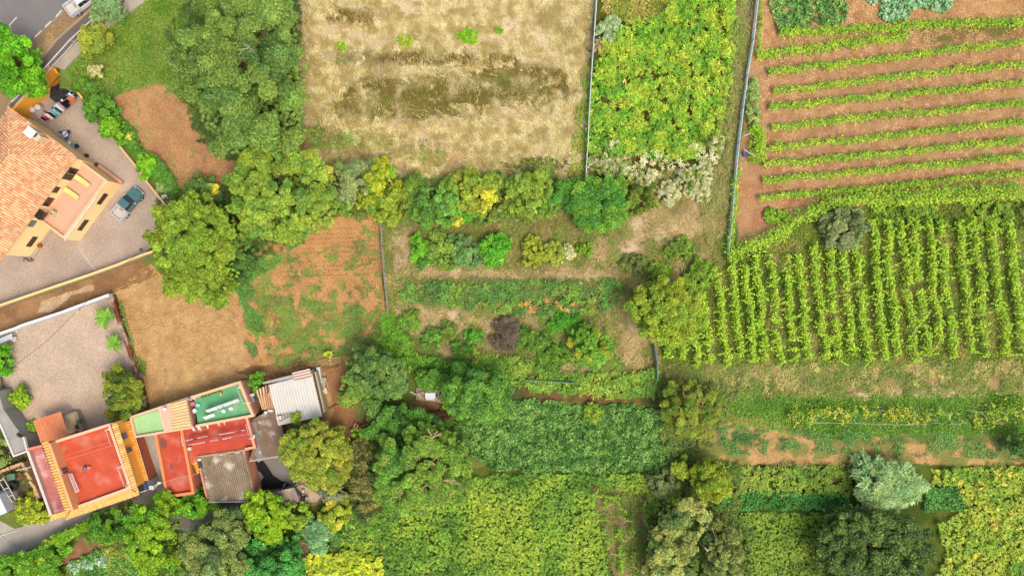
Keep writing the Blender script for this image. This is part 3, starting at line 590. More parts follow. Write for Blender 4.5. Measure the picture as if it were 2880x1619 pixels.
w2 = [(306, 829), (240, 853), (170, 879), (60, 915), (45, 922), (-60, 958)]
mb = MB()
for a, b in zip(w2[:-1], w2[1:]): mb.wall(P(*a, 1.7), P(*b, 1.7), .35, 0, 1.7, C(226, 226, 222), C(240, 240, 238))
solo(mb.build('boundary_wall', M_PLAST), 'whitewashed wall along the top of the gravel yard', 'wall')
w3 = [(311, 829), (330, 890), (362, 985), (392, 1085), (407, 1150)]
mb = MB()
for a, b in zip(w3[:-1], w3[1:]): mb.wall(P(*a, .9), P(*b, .9), .5, 0, .9, C(122, 72, 44), C(132, 80, 50))
solo(mb.build('boundary_wall', M_WORN), 'brown earth coloured wall between gravel yard and straw field', 'wall')
pwall('boundary_wall', 'mossy stone edging along the left side of the gravel yard', 'wall', [(-2, 1060), (8, 1110), (28, 1160), (46, 1205)], .2, .5, C(140, 130, 112), C(150, 140, 120), M_CONC)
mb = MB(); mb.wall(P(272, 1207, .4), P(335, 1180, .4), .5, 0, .4, C(150, 142, 128)); solo(mb.build('step', M_CONC), 'grey concrete ledge below the dark round tree in the gravel yard', 'ledge')
# street railing
mb = MB(); rail = [(392, -62), (345, -18), (316, 5), (238, 73), (196, 112), (98, 221), (32, 287)]; fr = MB(); zb = ROADZ+.12
fe = thing('railing', 'white metal railing along the street pavement above the ochre wall', 'railing', tuple(P(170, 140, 0)))
Pr = [P(a, b, 4.15) for a, b in rail]
for a, b in zip(Pr[:-1], Pr[1:]):
    n = max(1, int(np.linalg.norm(b-a)/.28))
    for i in range(n): q = a+(b-a)*i/n; mb.box(q[0], q[1], zb, .055, .055, 1.0, C(205, 205, 205))
    fr.tube([a, b], .05, C(236, 236, 236), 6); fr.tube([a-np.array([0, 0, .9]), b-np.array([0, 0, .9])], .045, C(222, 222, 222), 6); fr.tube([a-np.array([0, 0, .15]), b-np.array([0, 0, .15])], .03, C(222, 222, 222), 6)
    fr.box(a[0], a[1], ROADZ, .1, .1, 1.2, C(225, 225, 225))
o = mb.build('balusters', M_META, fe); fr.build('rails', M_META, fe)

# ------------------------------------------------------------------ drying yard things
mb = MB(); p = P(165, 262, .9)
for i in range(26):
    a = i*2.4; r = 1.05*math.sqrt(i/26); mb.blob(p[0]+r*math.cos(a), p[1]+r*math.sin(a), .45, .5, .42, .42+.1*random.random(), C(62, 62, 66)*random.uniform(.7, 1.3), 8, 5, .35)
solo(mb.build('tarpaulin_heap', M_RUBB), 'crumpled black tarpaulin heap at the foot of the ochre wall', 'tarpaulin heap')
mb = MB(); p = P(200, 177, .8)
for r, z in ((.62, .25), (.55, .5), (.45, .72)):
    V = [np.array([p[0]+r*math.cos(t), p[1]+r*math.sin(t), z]) for t in np.linspace(0, 2*math.pi, 17)]; mb.tube(V, .2, C(84, 88, 98), 7)
for i in range(14): a = i*.45; mb.tube([(p[0], p[1], .8), (p[0]+.7*math.cos(a), p[1]+.7*math.sin(a), .55)], .06, C(74, 78, 86)*random.uniform(.7, 1.3), 5)
solo(mb.build('wire_coil', M_RUBB), 'round dark grey coiled bundle beside the street railing', 'coil')
for px, py, r, h, c, lab in ((89, 308, .4, .95, C(240, 236, 230), 'round white water tank at the corner of the tiled roof'), (103, 301, .42, 1.2, C(232, 224, 212), 'taller white tank between the round tank and the yellow plants')):
    p = P(px, py, h); mb = MB(); mb.lathe(p[0], p[1], [(r, 0), (r, h*.9), (r*.8, h), (r*.3, h+.05)], c); t = solo(mb.build('water_tank', M_META), lab, 'tank')
p = P(112, 318, .8); mb = MB(); mb.box(p[0], p[1], 0, 1.0, .85, .8, C(196, 178, 160), .75)
for i in range(6): q = p+np.array([math.cos(.75), math.sin(.75), 0])*(-.42+i*.17); mb.box(q[0], q[1], .8, .04, .8, .05, C(225, 212, 200), .75)
solo(mb.build('crate', M_WOOD), 'slatted beige crate beside the white tanks', 'crate')
LAUN = [C(30, 28, 32), C(200, 30, 36), C(236, 220, 216), C(40, 44, 70), C(196, 160, 190), C(120, 175, 190), C(50, 70, 84), C(150, 205, 200), C(240, 236, 230), C(200, 150, 180), C(60, 90, 100), C(235, 228, 220), C(20, 18, 24), C(30, 30, 36), C(90, 110, 150), C(232, 232, 240), C(28, 26, 34)]
def laundry(name, label, a, b, za, cols, w=.55, drop=.55, group=None, poles=True, wob=.15, fly=.0):
    A, B = P(*a, za), P(*b, za); d = unit(B-A); n = np.array([-d[1], d[0], 0]); t = thing(name, label, 'clothesline', tuple((A+B)/2*np.array([1, 1, 0])), group)
    mb = MB(); mb.tube([A, (A+B)/2-np.array([0, 0, .08]), B], .018, C(225, 225, 225), 4)
    if poles:
        g0 = poles if not isinstance(poles, bool) else 0.
        for q in (A, B): mb.tube([np.array([q[0], q[1], g0]), q], .035, C(225, 225, 225), 6)
    mb.build('line', M_META, t); L = np.linalg.norm(B-A); k = len(cols); R = random.Random(int(a[0]))
    for i, c in enumerate(cols):
        if c is None: continue
        u0 = L*i/k+.02; u1 = L*(i+1)/k-.02; s = -1; V = []; F = []; dr = drop*R.uniform(.7, 1.2)
        for j in range(6):
            f = j/5
            for q in range(5):
                g = q/4; o = s*(fly*g+wob*g*math.sin(f*9+i)*.6); p = A+d*(u0+(u1-u0)*f)+n*o-np.array([0, 0, dr*g]); V.append(p)
        for j in range(5):
            for q in range(4): x = j*5+q; F.append([x, x+1, x+6, x+5])
        m2 = MB(); m2.add(V, F, c); m2.build('garment', M_CLOTH, t)
    return t
laundry('clothesline', 'clothesline full of mixed coloured laundry near the corner of the tiled roof', (112, 331), (200, 256), 1.7, LAUN, fly=.5, drop=.7)
laundry('clothesline', 'second parallel line of laundry with an orange towel and black socks', (122, 328), (204, 264), 1.6, [None, C(232, 222, 220), C(30, 34, 50), C(120, 175, 190), C(150, 205, 205), C(60, 70, 80), C(236, 230, 225), C(190, 150, 180), C(26, 24, 30), C(30, 24, 30), None, C(226, 122, 70), C(226, 122, 70), None], fly=.6, drop=.75)
p = P(185, 378, .6); t = thing('garden_table', 'small white table with blue chairs along the north wall of the yellow house', 'table', (0, 0, 0)); mb = MB(); mb.lathe(0, 0, [(.06, 0), (.05, .68), (.42, .7), (.42, .74)], C(225, 225, 230)); mb.build('table_top', M_META, t); t.location = (p[0], p[1], .03)
def chair(px, py, rz, c, lab, grp):
    t = thing('garden_chair', lab, 'chair', (0, 0, 0), grp); mb = MB(); mb.box(0, 0, .4, .46, .46, .05, c); mb.build('seat', M_META, t); mb = MB(); mb.box(-.22, 0, .45, .05, .46, .45, c); mb.build('backrest', M_META, t)
    for sx in (-.19, .19):
        for sy in (-.19, .19): mb = MB(); mb.box(sx, sy, 0, .04, .04, .4, c); mb.build('leg', M_META, t)
    q = P(px, py, .4); t.location = (q[0], q[1], .03); t.rotation_euler = (0, 0, rz)
chair(179, 373, .5, C(30, 70, 140), 'blue garden chair left of the small white table', 'blue garden chairs'); chair(192, 372, 2.2, C(26, 60, 130), 'blue garden chair right of the small white table', 'blue garden chairs'); chair(186, 387, -1.3, C(34, 84, 160), 'blue garden chair below the small white table', 'blue garden chairs')
chair(196, 402, .8, C(222, 222, 226), 'white garden chair nearest the corner of the roof', 'white garden chairs'); chair(172, 377, .3, C(190, 196, 205), 'pale grey garden chair between house wall and blue chairs', 'white garden chairs')
for px, py, c, lab in ((216, 411, C(30, 44, 60), 'dark blue bucket by the house corner'), (206, 412, C(110, 180, 190), 'turquoise basin by the house corner'), (130, 338, C(190, 205, 220), 'pale blue basket under the red laundry')):
    q = P(px, py, .3); mb = MB(); mb.lathe(q[0], q[1], [(.2, .03), (.28, .36), (.3, .38), (.24, .3)], c); solo(mb.build('basin', M_META), lab, 'basin')
for px, py, c, lab in ((236, 445, C(190, 90, 130), 'pink flower pot on the edge of the terrace wing'), (242, 437, C(50, 70, 40), 'dark green potted bush by the terrace wing'), (270, 463, C(90, 80, 50), 'small brown potted plant further along the terrace wing'), (110, 691, C(190, 90, 50), 'orange flower pot against the lower yellow wall')):
    q = P(px, py, .5); mb = MB(); mb.lathe(q[0], q[1], [(.16, .03), (.22, .32)], C(170, 95, 60)); mb.blob(q[0], q[1], .48, .26, .26, .22, c, 8, 5, .5); solo(mb.build('potted_plant', M_LEAF), lab, 'potted plant')
mb = MB()
for i in range(9): q = P(64+i*3.2, 730+random.uniform(-4, 4), .3); mb.blob(q[0], q[1], .25, .16, .16, .2, [C(215, 195, 215), C(120, 110, 60), C(190, 130, 110)][i % 3], 7, 4, .5)
solo(mb.build('flower_pots', M_LEAF), 'cluster of pale flower pots at the lower corner of the yellow house', 'flower pots')
mb = MB()
for i in range(14): q = P(474+random.uniform(-15, 15), 562+random.uniform(-10, 10), .3); mb.blob(q[0], q[1], .25, .35, .3, .28, C(232, 232, 224), 7, 4, .6)
solo(mb.build('rubbish_sack', M_CLOTH), 'pile of crumpled white sacks behind the low wall', 'sacks')
mb = MB(); a = P(404, 703, 1.9); b = P(340, 752, 1.5); mb.tube([a, b], .02, C(60, 60, 60), 4); mb.tube([P(398, 704, 0), P(396, 700, 2.0)], .04, C(70, 70, 66)); mb.blob(*P(397, 702, 2.0), .25, .2, .2, C(70, 90, 60), jit=.6); solo(mb.build('cable_post', M_META), 'small post with a loose cable on the yellow garden wall', 'post')
mb = MB(); mb.tube([P(246, 846, 3), P(130, 960, 3.4), P(6, 1055, 4)], .022, C(40, 40, 40), 4); solo(mb.build('overhead_cable', M_RUBB), 'thin black cable crossing over the gravel yard', 'cable')
for px, py, lab in ((217, 876, 'white bags against the middle of the whitewashed wall'), (45, 932, 'white sacks at the left end of the whitewashed wall'), (38, 953, 'single pale sack in front of the other white sacks')):
    q = P(px, py, .3); mb = MB(); [mb.blob(q[0]+random.uniform(-.4, .4), q[1]+random.uniform(-.2, .2), .25, .3, .25, .25, C(226, 220, 210), 7, 4, .5) for _ in range(4)]; solo(mb.build('sack', M_CLOTH), lab, 'sacks')
mb = MB(); corr(mb, P(-20, 960, 1.5), P(34, 936, 1.5), P(-20, 975, 1.2), P(36, 950, 1.2), C(190, 205, 212), .3); solo(mb.build('lean_to_sheet', M_META), 'pale blue metal sheet lean-to under the whitewashed wall', 'lean-to')

# ------------------------------------------------------------------ pickups
def pickup(px, py, rz, zb, c, lab, L=5.0):
    t = thing('pickup_truck', lab, 'pickup truck', (0, 0, 0), 'pickup trucks'); k = L/5.0; Wd = 1.74; sil = C(196, 200, 208)
    def loft(mb, secs, cc):
        V = []; F = []
        for (x, w, z0, z1, wt) in secs:
            V += [(x*k, -w/2, z0), (x*k, -w/2, z0+(z1-z0)*.6), (x*k, -wt/2, z1), (x*k, wt/2, z1), (x*k, w/2, z0+(z1-z0)*.6), (x*k, w/2, z0)]
        for i in range(len(secs)-1):
            for q in range(6): a = i*6+q; b = i*6+(q+1) % 6; F.append([a, a+6, b+6, b])
        F.append([0, 1, 2, 3, 4, 5]); n = (len(secs)-1)*6; F.append([n+q for q in (5, 4, 3, 2, 1, 0)]); return mb.add(V, F, cc)
    b = MB(); loft(b, [(2.42, 1.3, .45, .78, 1.2), (2.25, 1.66, .42, .92, 1.45), (1.6, Wd, .42, 1.0, 1.55), (.95, Wd, .42, 1.06, 1.6), (-.85, Wd, .42, 1.06, 1.6)], c); b.box(1.45*k, 0, 1.02, .32, .5, .07, c*.9); b.build('body', M_CAR, t)
    b = MB(); loft(b, [(.95, 1.5, 1.04, 1.06, 1.45), (.35, 1.5, 1.04, 1.60, 1.26), (-.2, 1.5, 1.04, 1.66, 1.28), (-.72, 1.5, 1.04, 1.62, 1.26), (-.85, 1.48, 1.04, 1.08, 1.4)], C(40, 46, 52)); cb = b.build('cab', M_GLAS, t)
    b = MB(); loft(b, [(.34, 1.3, 1.60, 1.625, 1.24), (-.2, 1.32, 1.66, 1.69, 1.26), (-.74, 1.3, 1.61, 1.64, 1.24)], c)
    for s in (-1, 1): b.tube([(.9*k, s*.72, 1.06), (.33*k, s*.63, 1.60)], .045, c, 5); b.tube([(-.84*k, s*.7, 1.08), (-.72*k, s*.62, 1.62)], .06, c, 5); b.tube([(-.1*k, s*.76, 1.06), (-.1*k, s*.65, 1.64)], .04, c, 5)
    b.build('cab_roof', M_CAR, t)
    b = MB(); bl = C(222, 208, 192) if c[0] < .4 else C(228, 218, 204)
    b.box(-1.72*k, 0, .5, 1.6*k, 1.5, .2, bl); 
    for s in (-1, 1): b.box(-1.72*k, s*.84, .45, 1.66*k, .09, .68, C(214, 216, 226))
    b.box(-.91*k, 0, .45, .08, 1.76, .74, C(214, 216, 226)); b.box(-2.54*k, 0, .45, .09, 1.76, .62, C(220, 222, 230)); b.box(-1.3*k, .15, .7, .25, .6, .16, C(190, 178, 160)); b.build('cargo_bed', M_CAR, t)
    b = MB(); b.box(2.45*k, 0, .38, .12, 1.6, .22, sil); b.build('bumper', M_META, t); b = MB(); b.box(-2.62*k, 0, .38, .1, 1.5, .14, sil); b.build('bumper', M_META, t)
    for s in (-1, 1):
        b = MB(); b.box(2.36*k, s*.6, .66, .14, .28, .14, C(235, 235, 230)); b.build('headlight', M_GLAS, t)
        b = MB(); b.box(.72*k, s*.95, 1.05, .12, .2, .14, C(230, 230, 235)); b.build('wing_mirror', M_META, t)
        for x in (1.55, -1.6):
            b = MB(); b.tube([(x*k, s*.72, .36), (x*k, s*.93, .36)], .36, C(34, 32, 32), 16); w = b.build('wheel', M_RUBB, t); b = MB(); b.tube([(x*k, s*.90, .36), (x*k, s*.945, .36)], .2, C(190, 190, 190), 12); b.build('rim', M_META, w)
            b = MB(); b.box(x*k, s*.86, .6, .95, .16, .22, c if x > 0 else C(210, 212, 222), top=.8); b.build('wheel_arch', M_CAR, t)
    q = P(px, py, .9+zb); t.location = (q[0], q[1], zb); t.rotation_euler = (0, 0, rz)
pickup(358, 571, math.atan2(78, 66), .03, C(84, 134, 132, .85), 'teal green pickup with an empty pale cargo bed parked in the paved yard', 4.75)
pickup(232, 0, math.atan2(64, 78)-.05, ROADZ+.006, C(238, 236, 236), 'white pickup parked by the street kerb beside the small tree', 4.9)
#@@S3
# ------------------------------------------------------------------ orange house with the red flat roof
def pp(pts, z): return [P(a, b, z)[:2] for a, b in pts]
def parapet(mb, pts, z, t, z0, c, ct, closed=False):
    q = pts+[pts[0]] if closed else pts
    for i, (a, b) in enumerate(zip(q[:-1], q[1:])):
        A, B = P(*a, z), P(*b, z); d = unit(B-A)*t*.5; mb.wall(A-d*(.98-.02*i), B+d*(.98-.02*i), t, z0, z+.0025*i, c, ct)
    return mb
oh = thing('orange_house', 'orange two storey house with bright red flat roof terrace and tiled skirts', 'house', tuple(P(255, 1310, 0)))
NW, NE, SE, SW = (139, 1247), (309, 1191), (371, 1374), (205, 1440)
mb = MB(); mb.prism(pp([NW, NE, SE, SW], 6.2), 2.95, 5.6, C(250, 172, 74, 1.4)); mb.build('wall', M_PLAST, oh)
mb = MB(); mb.prism(pp([NW, NE, SE, SW], 6.2), 0, 2.95, C(206, 116, 86, 1.3)); mb.build('ground_floor_wall', M_PLAST, oh)
mb = MB(); mb.prism(pp([(160, 1242), (300, 1196), (361, 1373), (222, 1418)], 5.75), 5.6, 5.7, RED); mb.build('roof', M_ROOFP, oh)
mb = MB(); parapet(mb, [(139, 1247), (306, 1194), (366, 1371), (208, 1428)], 6.2, .34, 5.6, C(238, 150, 110), C(252, 206, 164)); mb.wall(P(138, 1246, 7.2), P(204, 1436, 7.2), .3, 5.6, 7.2, C(248, 172, 116), C(248, 190, 130)); mb.build('parapet', M_PLAST, oh)
YT = [C(248, 190, 106, 1.2), C(246, 182, 96, 1.2), C(250, 198, 116, 1.2)]; OT = [C(250, 168, 56, 1.4), C(252, 178, 66, 1.4), C(246, 158, 50, 1.4)]; BT = [C(240, 190, 114, 1.3), C(248, 202, 124, 1.3), C(232, 176, 104, 1.3)]
def skirt(par, o1, o2, zo, i2, i1, zi, cols, R=5, pitch=.3):
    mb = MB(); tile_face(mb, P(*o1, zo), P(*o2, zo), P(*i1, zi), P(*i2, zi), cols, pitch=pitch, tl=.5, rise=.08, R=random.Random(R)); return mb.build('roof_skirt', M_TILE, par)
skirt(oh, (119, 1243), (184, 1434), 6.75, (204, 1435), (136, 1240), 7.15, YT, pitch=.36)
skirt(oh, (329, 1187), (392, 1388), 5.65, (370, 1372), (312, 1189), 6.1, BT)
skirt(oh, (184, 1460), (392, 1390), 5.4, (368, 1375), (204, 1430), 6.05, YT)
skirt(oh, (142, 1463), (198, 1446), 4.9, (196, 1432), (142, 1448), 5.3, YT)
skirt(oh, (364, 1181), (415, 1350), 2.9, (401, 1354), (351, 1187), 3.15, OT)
mb = MB(); mb.tube([P(366, 1181, 2.95), P(417, 1350, 2.95)], .06, C(250, 215, 160)); mb.build('gutter', M_META, oh)
mb = MB(); mb.prism(pp([(81, 1265), (118, 1256), (184, 1434), (143, 1443)], 3.), 0, 3., C(214, 130, 122)); wt = mb.build('side_terrace', M_WORN, oh)
mb = MB(); mb.wall(P(76, 1264, 3.6), P(143, 1449, 3.6), .34, 0, 3.6, C(226, 190, 180), C(240, 222, 208)); mb.wall(P(77, 1263, 3.6), P(119, 1253, 3.6), .3, 0, 3.6, C(238, 140, 110), C(240, 150, 120)); mb.build('side_terrace_parapet', M_PLAST, oh)
def pxwin(par, a, b, z, h, c=DK, out=.1, name='window', fr=C(150, 110, 120), pane=True):
    mb = MB(); mb.wall(P(*a, z+h), P(*b, z+h), .2, z, z+h, fr); f = mb.build(name, M_META, par)
    if pane:
        A, B = P(*a, z+h), P(*b, z+h); d = unit(B-A); n = np.array([-d[1], d[0], 0]); n = n if n[0] > 0 else -n; L = np.linalg.norm(B-A); k = max(2, int(L/.45)); mb = MB()
        for i in range(k): q0 = A+d*(L*i/k+.05)+n*.105; q1 = A+d*(L*(i+1)/k-.05)+n*.105; mb.wall(q0, q1, .03, z+.08, z+h-.08, c)
        mb.build('pane', M_GLAS, f)
    return f
pxwin(oh, (340, 1219), (346, 1236), 4.0, 1.0, C(90, 80, 110)); pxwin(oh, (355, 1260), (360, 1272), 4.0, .9, C(120, 104, 100))
pxwin(oh, (150, 1270), (157, 1287), 6.4, .5, C(60, 36, 30)); pxwin(oh, (169, 1318), (176, 1335), 5.9, 1.1, C(90, 70, 84), fr=C(190, 160, 160))
mb = MB(); f0 = P(193, 1335, 6.4); f1 = P(213, 1383, 6.4); d = unit(f1-f0); n = np.array([-d[1], d[0], 0])
mb.tube([f0, f1], .035, C(240, 225, 230)); mb.tube([f0-np.array([0, 0, .75])+n*.0, f1-np.array([0, 0, .75])], .035, C(240, 225, 230)); mb.tube([f0+n*.45, f1+n*.45], .035, C(240, 225, 230))
for i in range(10): q = f0+(f1-f0)*i/9; mb.box(q[0], q[1], 5.72, .05, .05, .68, C(236, 220, 226)); mb.wall(q, q+n*.45, .1, 6.37, 6.42, C(240, 225, 230))
solo(mb.build('ladder', M_META), 'white ladder lying along the west edge of the big red roof', 'ladder')
q = P(237, 1317, 6.2); mb = MB(); mb.lathe(q[0], q[1], [(.26, 5.71), (.24, 6.25), (.12, 6.3)], C(110, 108, 128)); mb.box(q[0]+.45, q[1]+.03, 5.71, .45, .38, .3, C(238, 140, 84)); solo(mb.build('roof_vent', M_META), 'grey round vent with an orange block in the middle of the red roof', 'vent')
def tpost(px, py, z0, z1, dx, dy, lab, brace=.5):
    q = P(px, py, z1); w = P(px+dx, py+dy, z1); mb = MB(); mb.tube([(q[0], q[1], z0), q], .05, C(244, 232, 222)); mb.tube([q, w], .05, C(248, 236, 226)); mb.box(q[0], q[1], z0, .6, .45, .08, C(244, 225, 210)); return solo(mb.build('line_post', M_META), lab, 'post', 'white clothesline posts')
tpost(295, 1210, 5.7, 7.0, 16, -7, 'white post at the north east corner of the big red roof'); tpost(329, 1314, 5.7, 7.2, 27, -1, 'white post with long arm at the east edge of the big red roof'); tpost(352, 1367, 5.7, 6.6, 9, 2, 'white triangular post at the south east corner of the big red roof')
mb = MB(); mb.tube([P(298, 1210, 6.6), P(312, 1253, 6.6)], .035, C(245, 200, 180), 4); mb.tube([P(332, 1319, 6.6), P(349, 1366, 6.6)], .035, C(245, 225, 215), 4); mb.tube([P(175, 1284, 6.5), P(306, 1243, 6.5)], .022, C(248, 160, 130), 4); mb.tube([P(181, 1294, 6.5), P(319, 1251, 6.5)], .022, C(248, 160, 130), 4)
solo(mb.build('washing_line', M_META), 'empty pink washing lines strung across the big red roof', 'clothesline')
# solar / satellite post at its corner
mb = MB(); mb.prism(pp([(388, 1368), (401, 1361), (406, 1374), (393, 1382)], 3.2), 3.0, 3.2, C(70, 50, 46)); 
for i in range(4): q = P(404+i*2.2, 1357+i*6, 3.4); mb.box(q[0], q[1], 3.1, .42, .16, .3, C(60, 90, 150), .35)
mb.prism(pp([(401, 1358), (410, 1355), (418, 1375), (408, 1378)], 3.05), 0, 3.05, C(226, 226, 236)); mb.wall(P(394, 1384, 3.2), P(412, 1378, 3.2), .12, 0, 3.2, WHITE); solo(mb.build('skylight_box', M_PLAST), 'small white and blue slatted box at the south east foot of the orange house', 'skylight box')
mb = MB(); q = P(425, 1371, 3.4); r = P(448, 1357, 3.4); mb.box(q[0], q[1], 0, .14, .14, 3.4, C(200, 196, 190)); mb.box(q[0], q[1], 3.2, .55, .5, .18, WHITE); mb.tube([q, r], .05, WHITE); mb.tube([q+np.array([.2, -.3, 0]), r], .04, WHITE); mb.box(r[0], r[1], 3.2, .4, .3, .3, C(235, 225, 215)); mb.tube([r, P(560, 1330, 3.2)], .03, C(250, 180, 170), 4)
solo(mb.build('utility_bracket', M_META), 'white utility bracket with a cable crossing over the narrow red roof', 'bracket')
# ribbed orange canopy and tank behind
t = thing('canopy', 'ribbed orange metal canopy behind the orange house', 'canopy', tuple(P(145, 1200, 0))); mb = MB(); corr(mb, P(116, 1246, 3.0), P(194, 1226, 3.0), P(94, 1182, 2.6), P(172, 1156, 2.6), C(248, 152, 92), .34, .05, C(236, 138, 80)); mb.build('roof', M_META, t)
mb = MB()
for a, b in ((97, 1185), (170, 1160), (118, 1240), (190, 1222)): q = P(a, b, 2.6); mb.box(q[0], q[1], 0, .12, .12, 2.55, C(200, 196, 188))
mb.build('post', M_META, t)
t = thing('water_cistern', 'cream topped concrete cistern between canopy and gravel', 'cistern', tuple(P(205, 1190, 0))); mb = MB(); mb.prism(pp([(177, 1164), (215, 1156), (235, 1209), (201, 1224)], 1.), 0, 1., C(196, 180, 150)); mb.build('wall', M_CONC, t); mb = MB(); mb.prism(pp([(180, 1168), (208, 1163), (222, 1212), (199, 1221), (190, 1208)], 1.05), 1., 1.05, C(234, 210, 160)); mb.build('lid', M_CONC, t)
mb = MB(); q = P(221, 1186, 1.5); mb.box(q[0], q[1], 1.0, .45, .6, .5, C(40, 130, 80), .3); solo(mb.build('plastic_crate', M_META), 'green plastic crate on the edge of the cistern', 'crate')
mb = MB(); q = P(215, 1200, 1.2); mb.box(q[0], q[1], 1.06, .42, .55, .12, C(110, 70, 52), .3); solo(mb.build('hatch', M_META), 'dark brown hatch on the cream cistern top', 'hatch')
mb = MB(); [mb.blob(*(P(214+random.uniform(-3, 3), 1213+random.uniform(-2, 2), 1.2)[:2]), 1.2, .14, .14, .12, C(200, 110, 110), 6, 4, .5) for _ in range(4)]; solo(mb.build('rag_bundle', M_CLOTH), 'small pink rag bundle at the foot of the cistern', 'rag')

# ------------------------------------------------------------------ pink house with the two green roofs
PK = C(250, 198, 158); ph = thing('pink_house', 'long pink house with pale green and mid green roof terraces', 'house', tuple(P(540, 1150, 0)))
za = 3.2
mb = MB(); mb.prism(pp([(367, 1173), (523, 1120), (541, 1201), (380, 1229)], za), 0, 2.8, C(214, 150, 132)); mb.prism(pp([(541, 1117), (672, 1074), (711, 1169), (553, 1198)], za), 0, 2.6, C(226, 152, 136, 1.3)); mb.prism(pp([(523, 1120), (541, 1115), (555, 1197), (541, 1201)], za), 0, .6, C(60, 80, 84)); mb.build('wall', M_PLAST, ph)
mb = MB(); mb.prism(pp([(373, 1176), (446, 1151), (462, 1212), (380, 1226)], 2.9), 2.75, 2.85, C(176, 224, 152)); mb.build('pale_green_roof', M_ROOFP, ph)['label'] = 'pale green roof'
mb = MB(); mb.prism(pp([(545, 1122), (668, 1081), (703, 1166), (556, 1192)], 2.75), 2.55, 2.68, C(102, 182, 122)); mb.build('mid_green_roof', M_ROOFP, ph)['label'] = 'mid green roof'
mb = MB(); parapet(mb, [(523, 1121), (367, 1173), (380, 1228), (541, 1201)], za, .28, 2.7, PK, C(252, 206, 170)); mb.wall(P(448, 1147, za), P(465, 1214, za), .28, 2.7, za+.012, PK, C(252, 206, 176)); parapet(mb, [(541, 1116), (673, 1075), (711, 1168), (554, 1197)], za, .34, 2.6, PK, C(252, 206, 158)); mb.build('parapet', M_PLAST, ph)
mb = MB(); mb.prism(pp([(450, 1146), (524, 1121), (541, 1200), (466, 1213)], 3.25), 2.8, 3.22, C(246, 194, 166)); mb.build('slab_roof', M_PLAST, ph)
mb = MB(); corr(mb, P(524, 1123, 3.5), P(539, 1200, 3.5), P(478, 1137, 3.35), P(485, 1208, 3.35), C(252, 222, 160), .42, .06, C(240, 200, 140)); mb.build('ribbed_cover', M_META, ph)
mb = MB()
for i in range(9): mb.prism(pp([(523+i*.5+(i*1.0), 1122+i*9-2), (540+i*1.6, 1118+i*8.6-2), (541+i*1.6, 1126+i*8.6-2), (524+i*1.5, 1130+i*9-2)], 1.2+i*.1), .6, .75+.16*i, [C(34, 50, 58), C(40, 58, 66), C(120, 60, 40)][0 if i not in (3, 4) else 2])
mb.build('stairs', M_CONC, ph)
q = P(463, 1149, 3.6); mb = MB(); mb.lathe(q[0], q[1], [(.2, 3.25), (.2, 3.7), (.26, 3.72), (.1, 3.8)], WHITE); solo(mb.build('roof_vent', M_META), 'small white vent on the pink slab of the green roofed house', 'vent')
tpost(528, 1122, 2.7, 4.2, 12, 3, 'white bracket at the top of the dark stairwell'); tpost(667, 1091, 2.7, 4.0, 8, -5, 'white post at the upper right corner of the green roof'); tpost(686, 1134, 2.7, 4.0, 20, -2, 'white post on the right parapet of the green roof'); tpost(701, 1233, 3.0, 4.2, 14, -1, 'white post on the right parapet of the wide red roof')
mb = MB(); mb.tube([P(667, 1094, 3.8), P(683, 1134, 3.8)], .03, WHITE, 4); mb.tube([P(691, 1192, 3.8), P(699, 1224, 3.8)], .03, WHITE, 4); solo(mb.build('line_bar', M_META), 'thin white bars joining the clothesline posts beside the green roof', 'bar')
WC = [C(240, 240, 238), C(226, 236, 232), C(240, 236, 236), C(232, 238, 234)]
laundry('clothesline', 'white laundry on the upper line over the green roof', (576, 1154), (668, 1121), 4.0, WC*3, drop=.5, poles=False, fly=.42, wob=.1)
laundry('clothesline', 'lower line over the green roof with only a few white cloths', (569, 1173), (661, 1140), 4.0, [WC[0], WC[1], WC[2], None, None, WC[0], None, WC[1], None], drop=.5, poles=False, fly=.42, wob=.1)
laundry('clothesline', 'white and dark laundry on the left line of the wide red roof', (521, 1238), (582, 1225), 4.0, [C(236, 190, 190), C(230, 200, 205), C(90, 30, 36), C(240, 220, 225), C(240, 220, 225), C(240, 210, 215)], drop=.45, poles=False, fly=.16, wob=.06)
laundry('clothesline', 'long line of pink white and violet laundry on the wide red roof', (526, 1251), (697, 1220), 4.0, [C(240, 200, 200), C(240, 196, 196), C(236, 200, 210), C(240, 206, 215), C(80, 60, 100), C(236, 210, 220), C(236, 215, 225), C(190, 30, 40), C(240, 220, 225), C(240, 215, 220), None, C(130, 100, 160), C(126, 96, 160), C(120, 96, 170)], drop=.45, poles=False, fly=.16, wob=.06)
laundry('clothesline', 'white laundry on the upper right line of the wide red roof', (614, 1221), (688, 1208), 4.0, [C(244, 210, 215), C(244, 220, 225), C(244, 220, 225), C(244, 215, 220), None, C(150, 60, 70), C(240, 190, 190)], drop=.45, poles=False, fly=.16, wob=.06)
laundry('clothesline', 'row of white cloths hung on the parapet between green and red roofs', (538, 1203), (640, 1182), 3.1, [C(240, 225, 225), None, C(244, 236, 236), None, C(140, 120, 100), C(244, 240, 240), None, None, None, C(236, 200, 190), None, C(236, 200, 190), None], drop=.35, poles=False, fly=.5, wob=.3)
for px, py, c, lab in ((542, 1136, C(220, 120, 140), 'pink cloth bundle at the left end of the green roof'), (557, 1140, C(150, 225, 205), 'pale turquoise disc on the left end of the green roof'), (548, 1155, C(225, 236, 228), 'round white basin on the left end of the green roof')):
    q = P(px, py, 2.9); mb = MB(); mb.lathe(q[0], q[1], [(.2, 2.69), (.3, 2.9), (.32, 2.92), (.22, 2.8)], c); solo(mb.build('basin', M_META), lab, 'basin')
mb = MB()
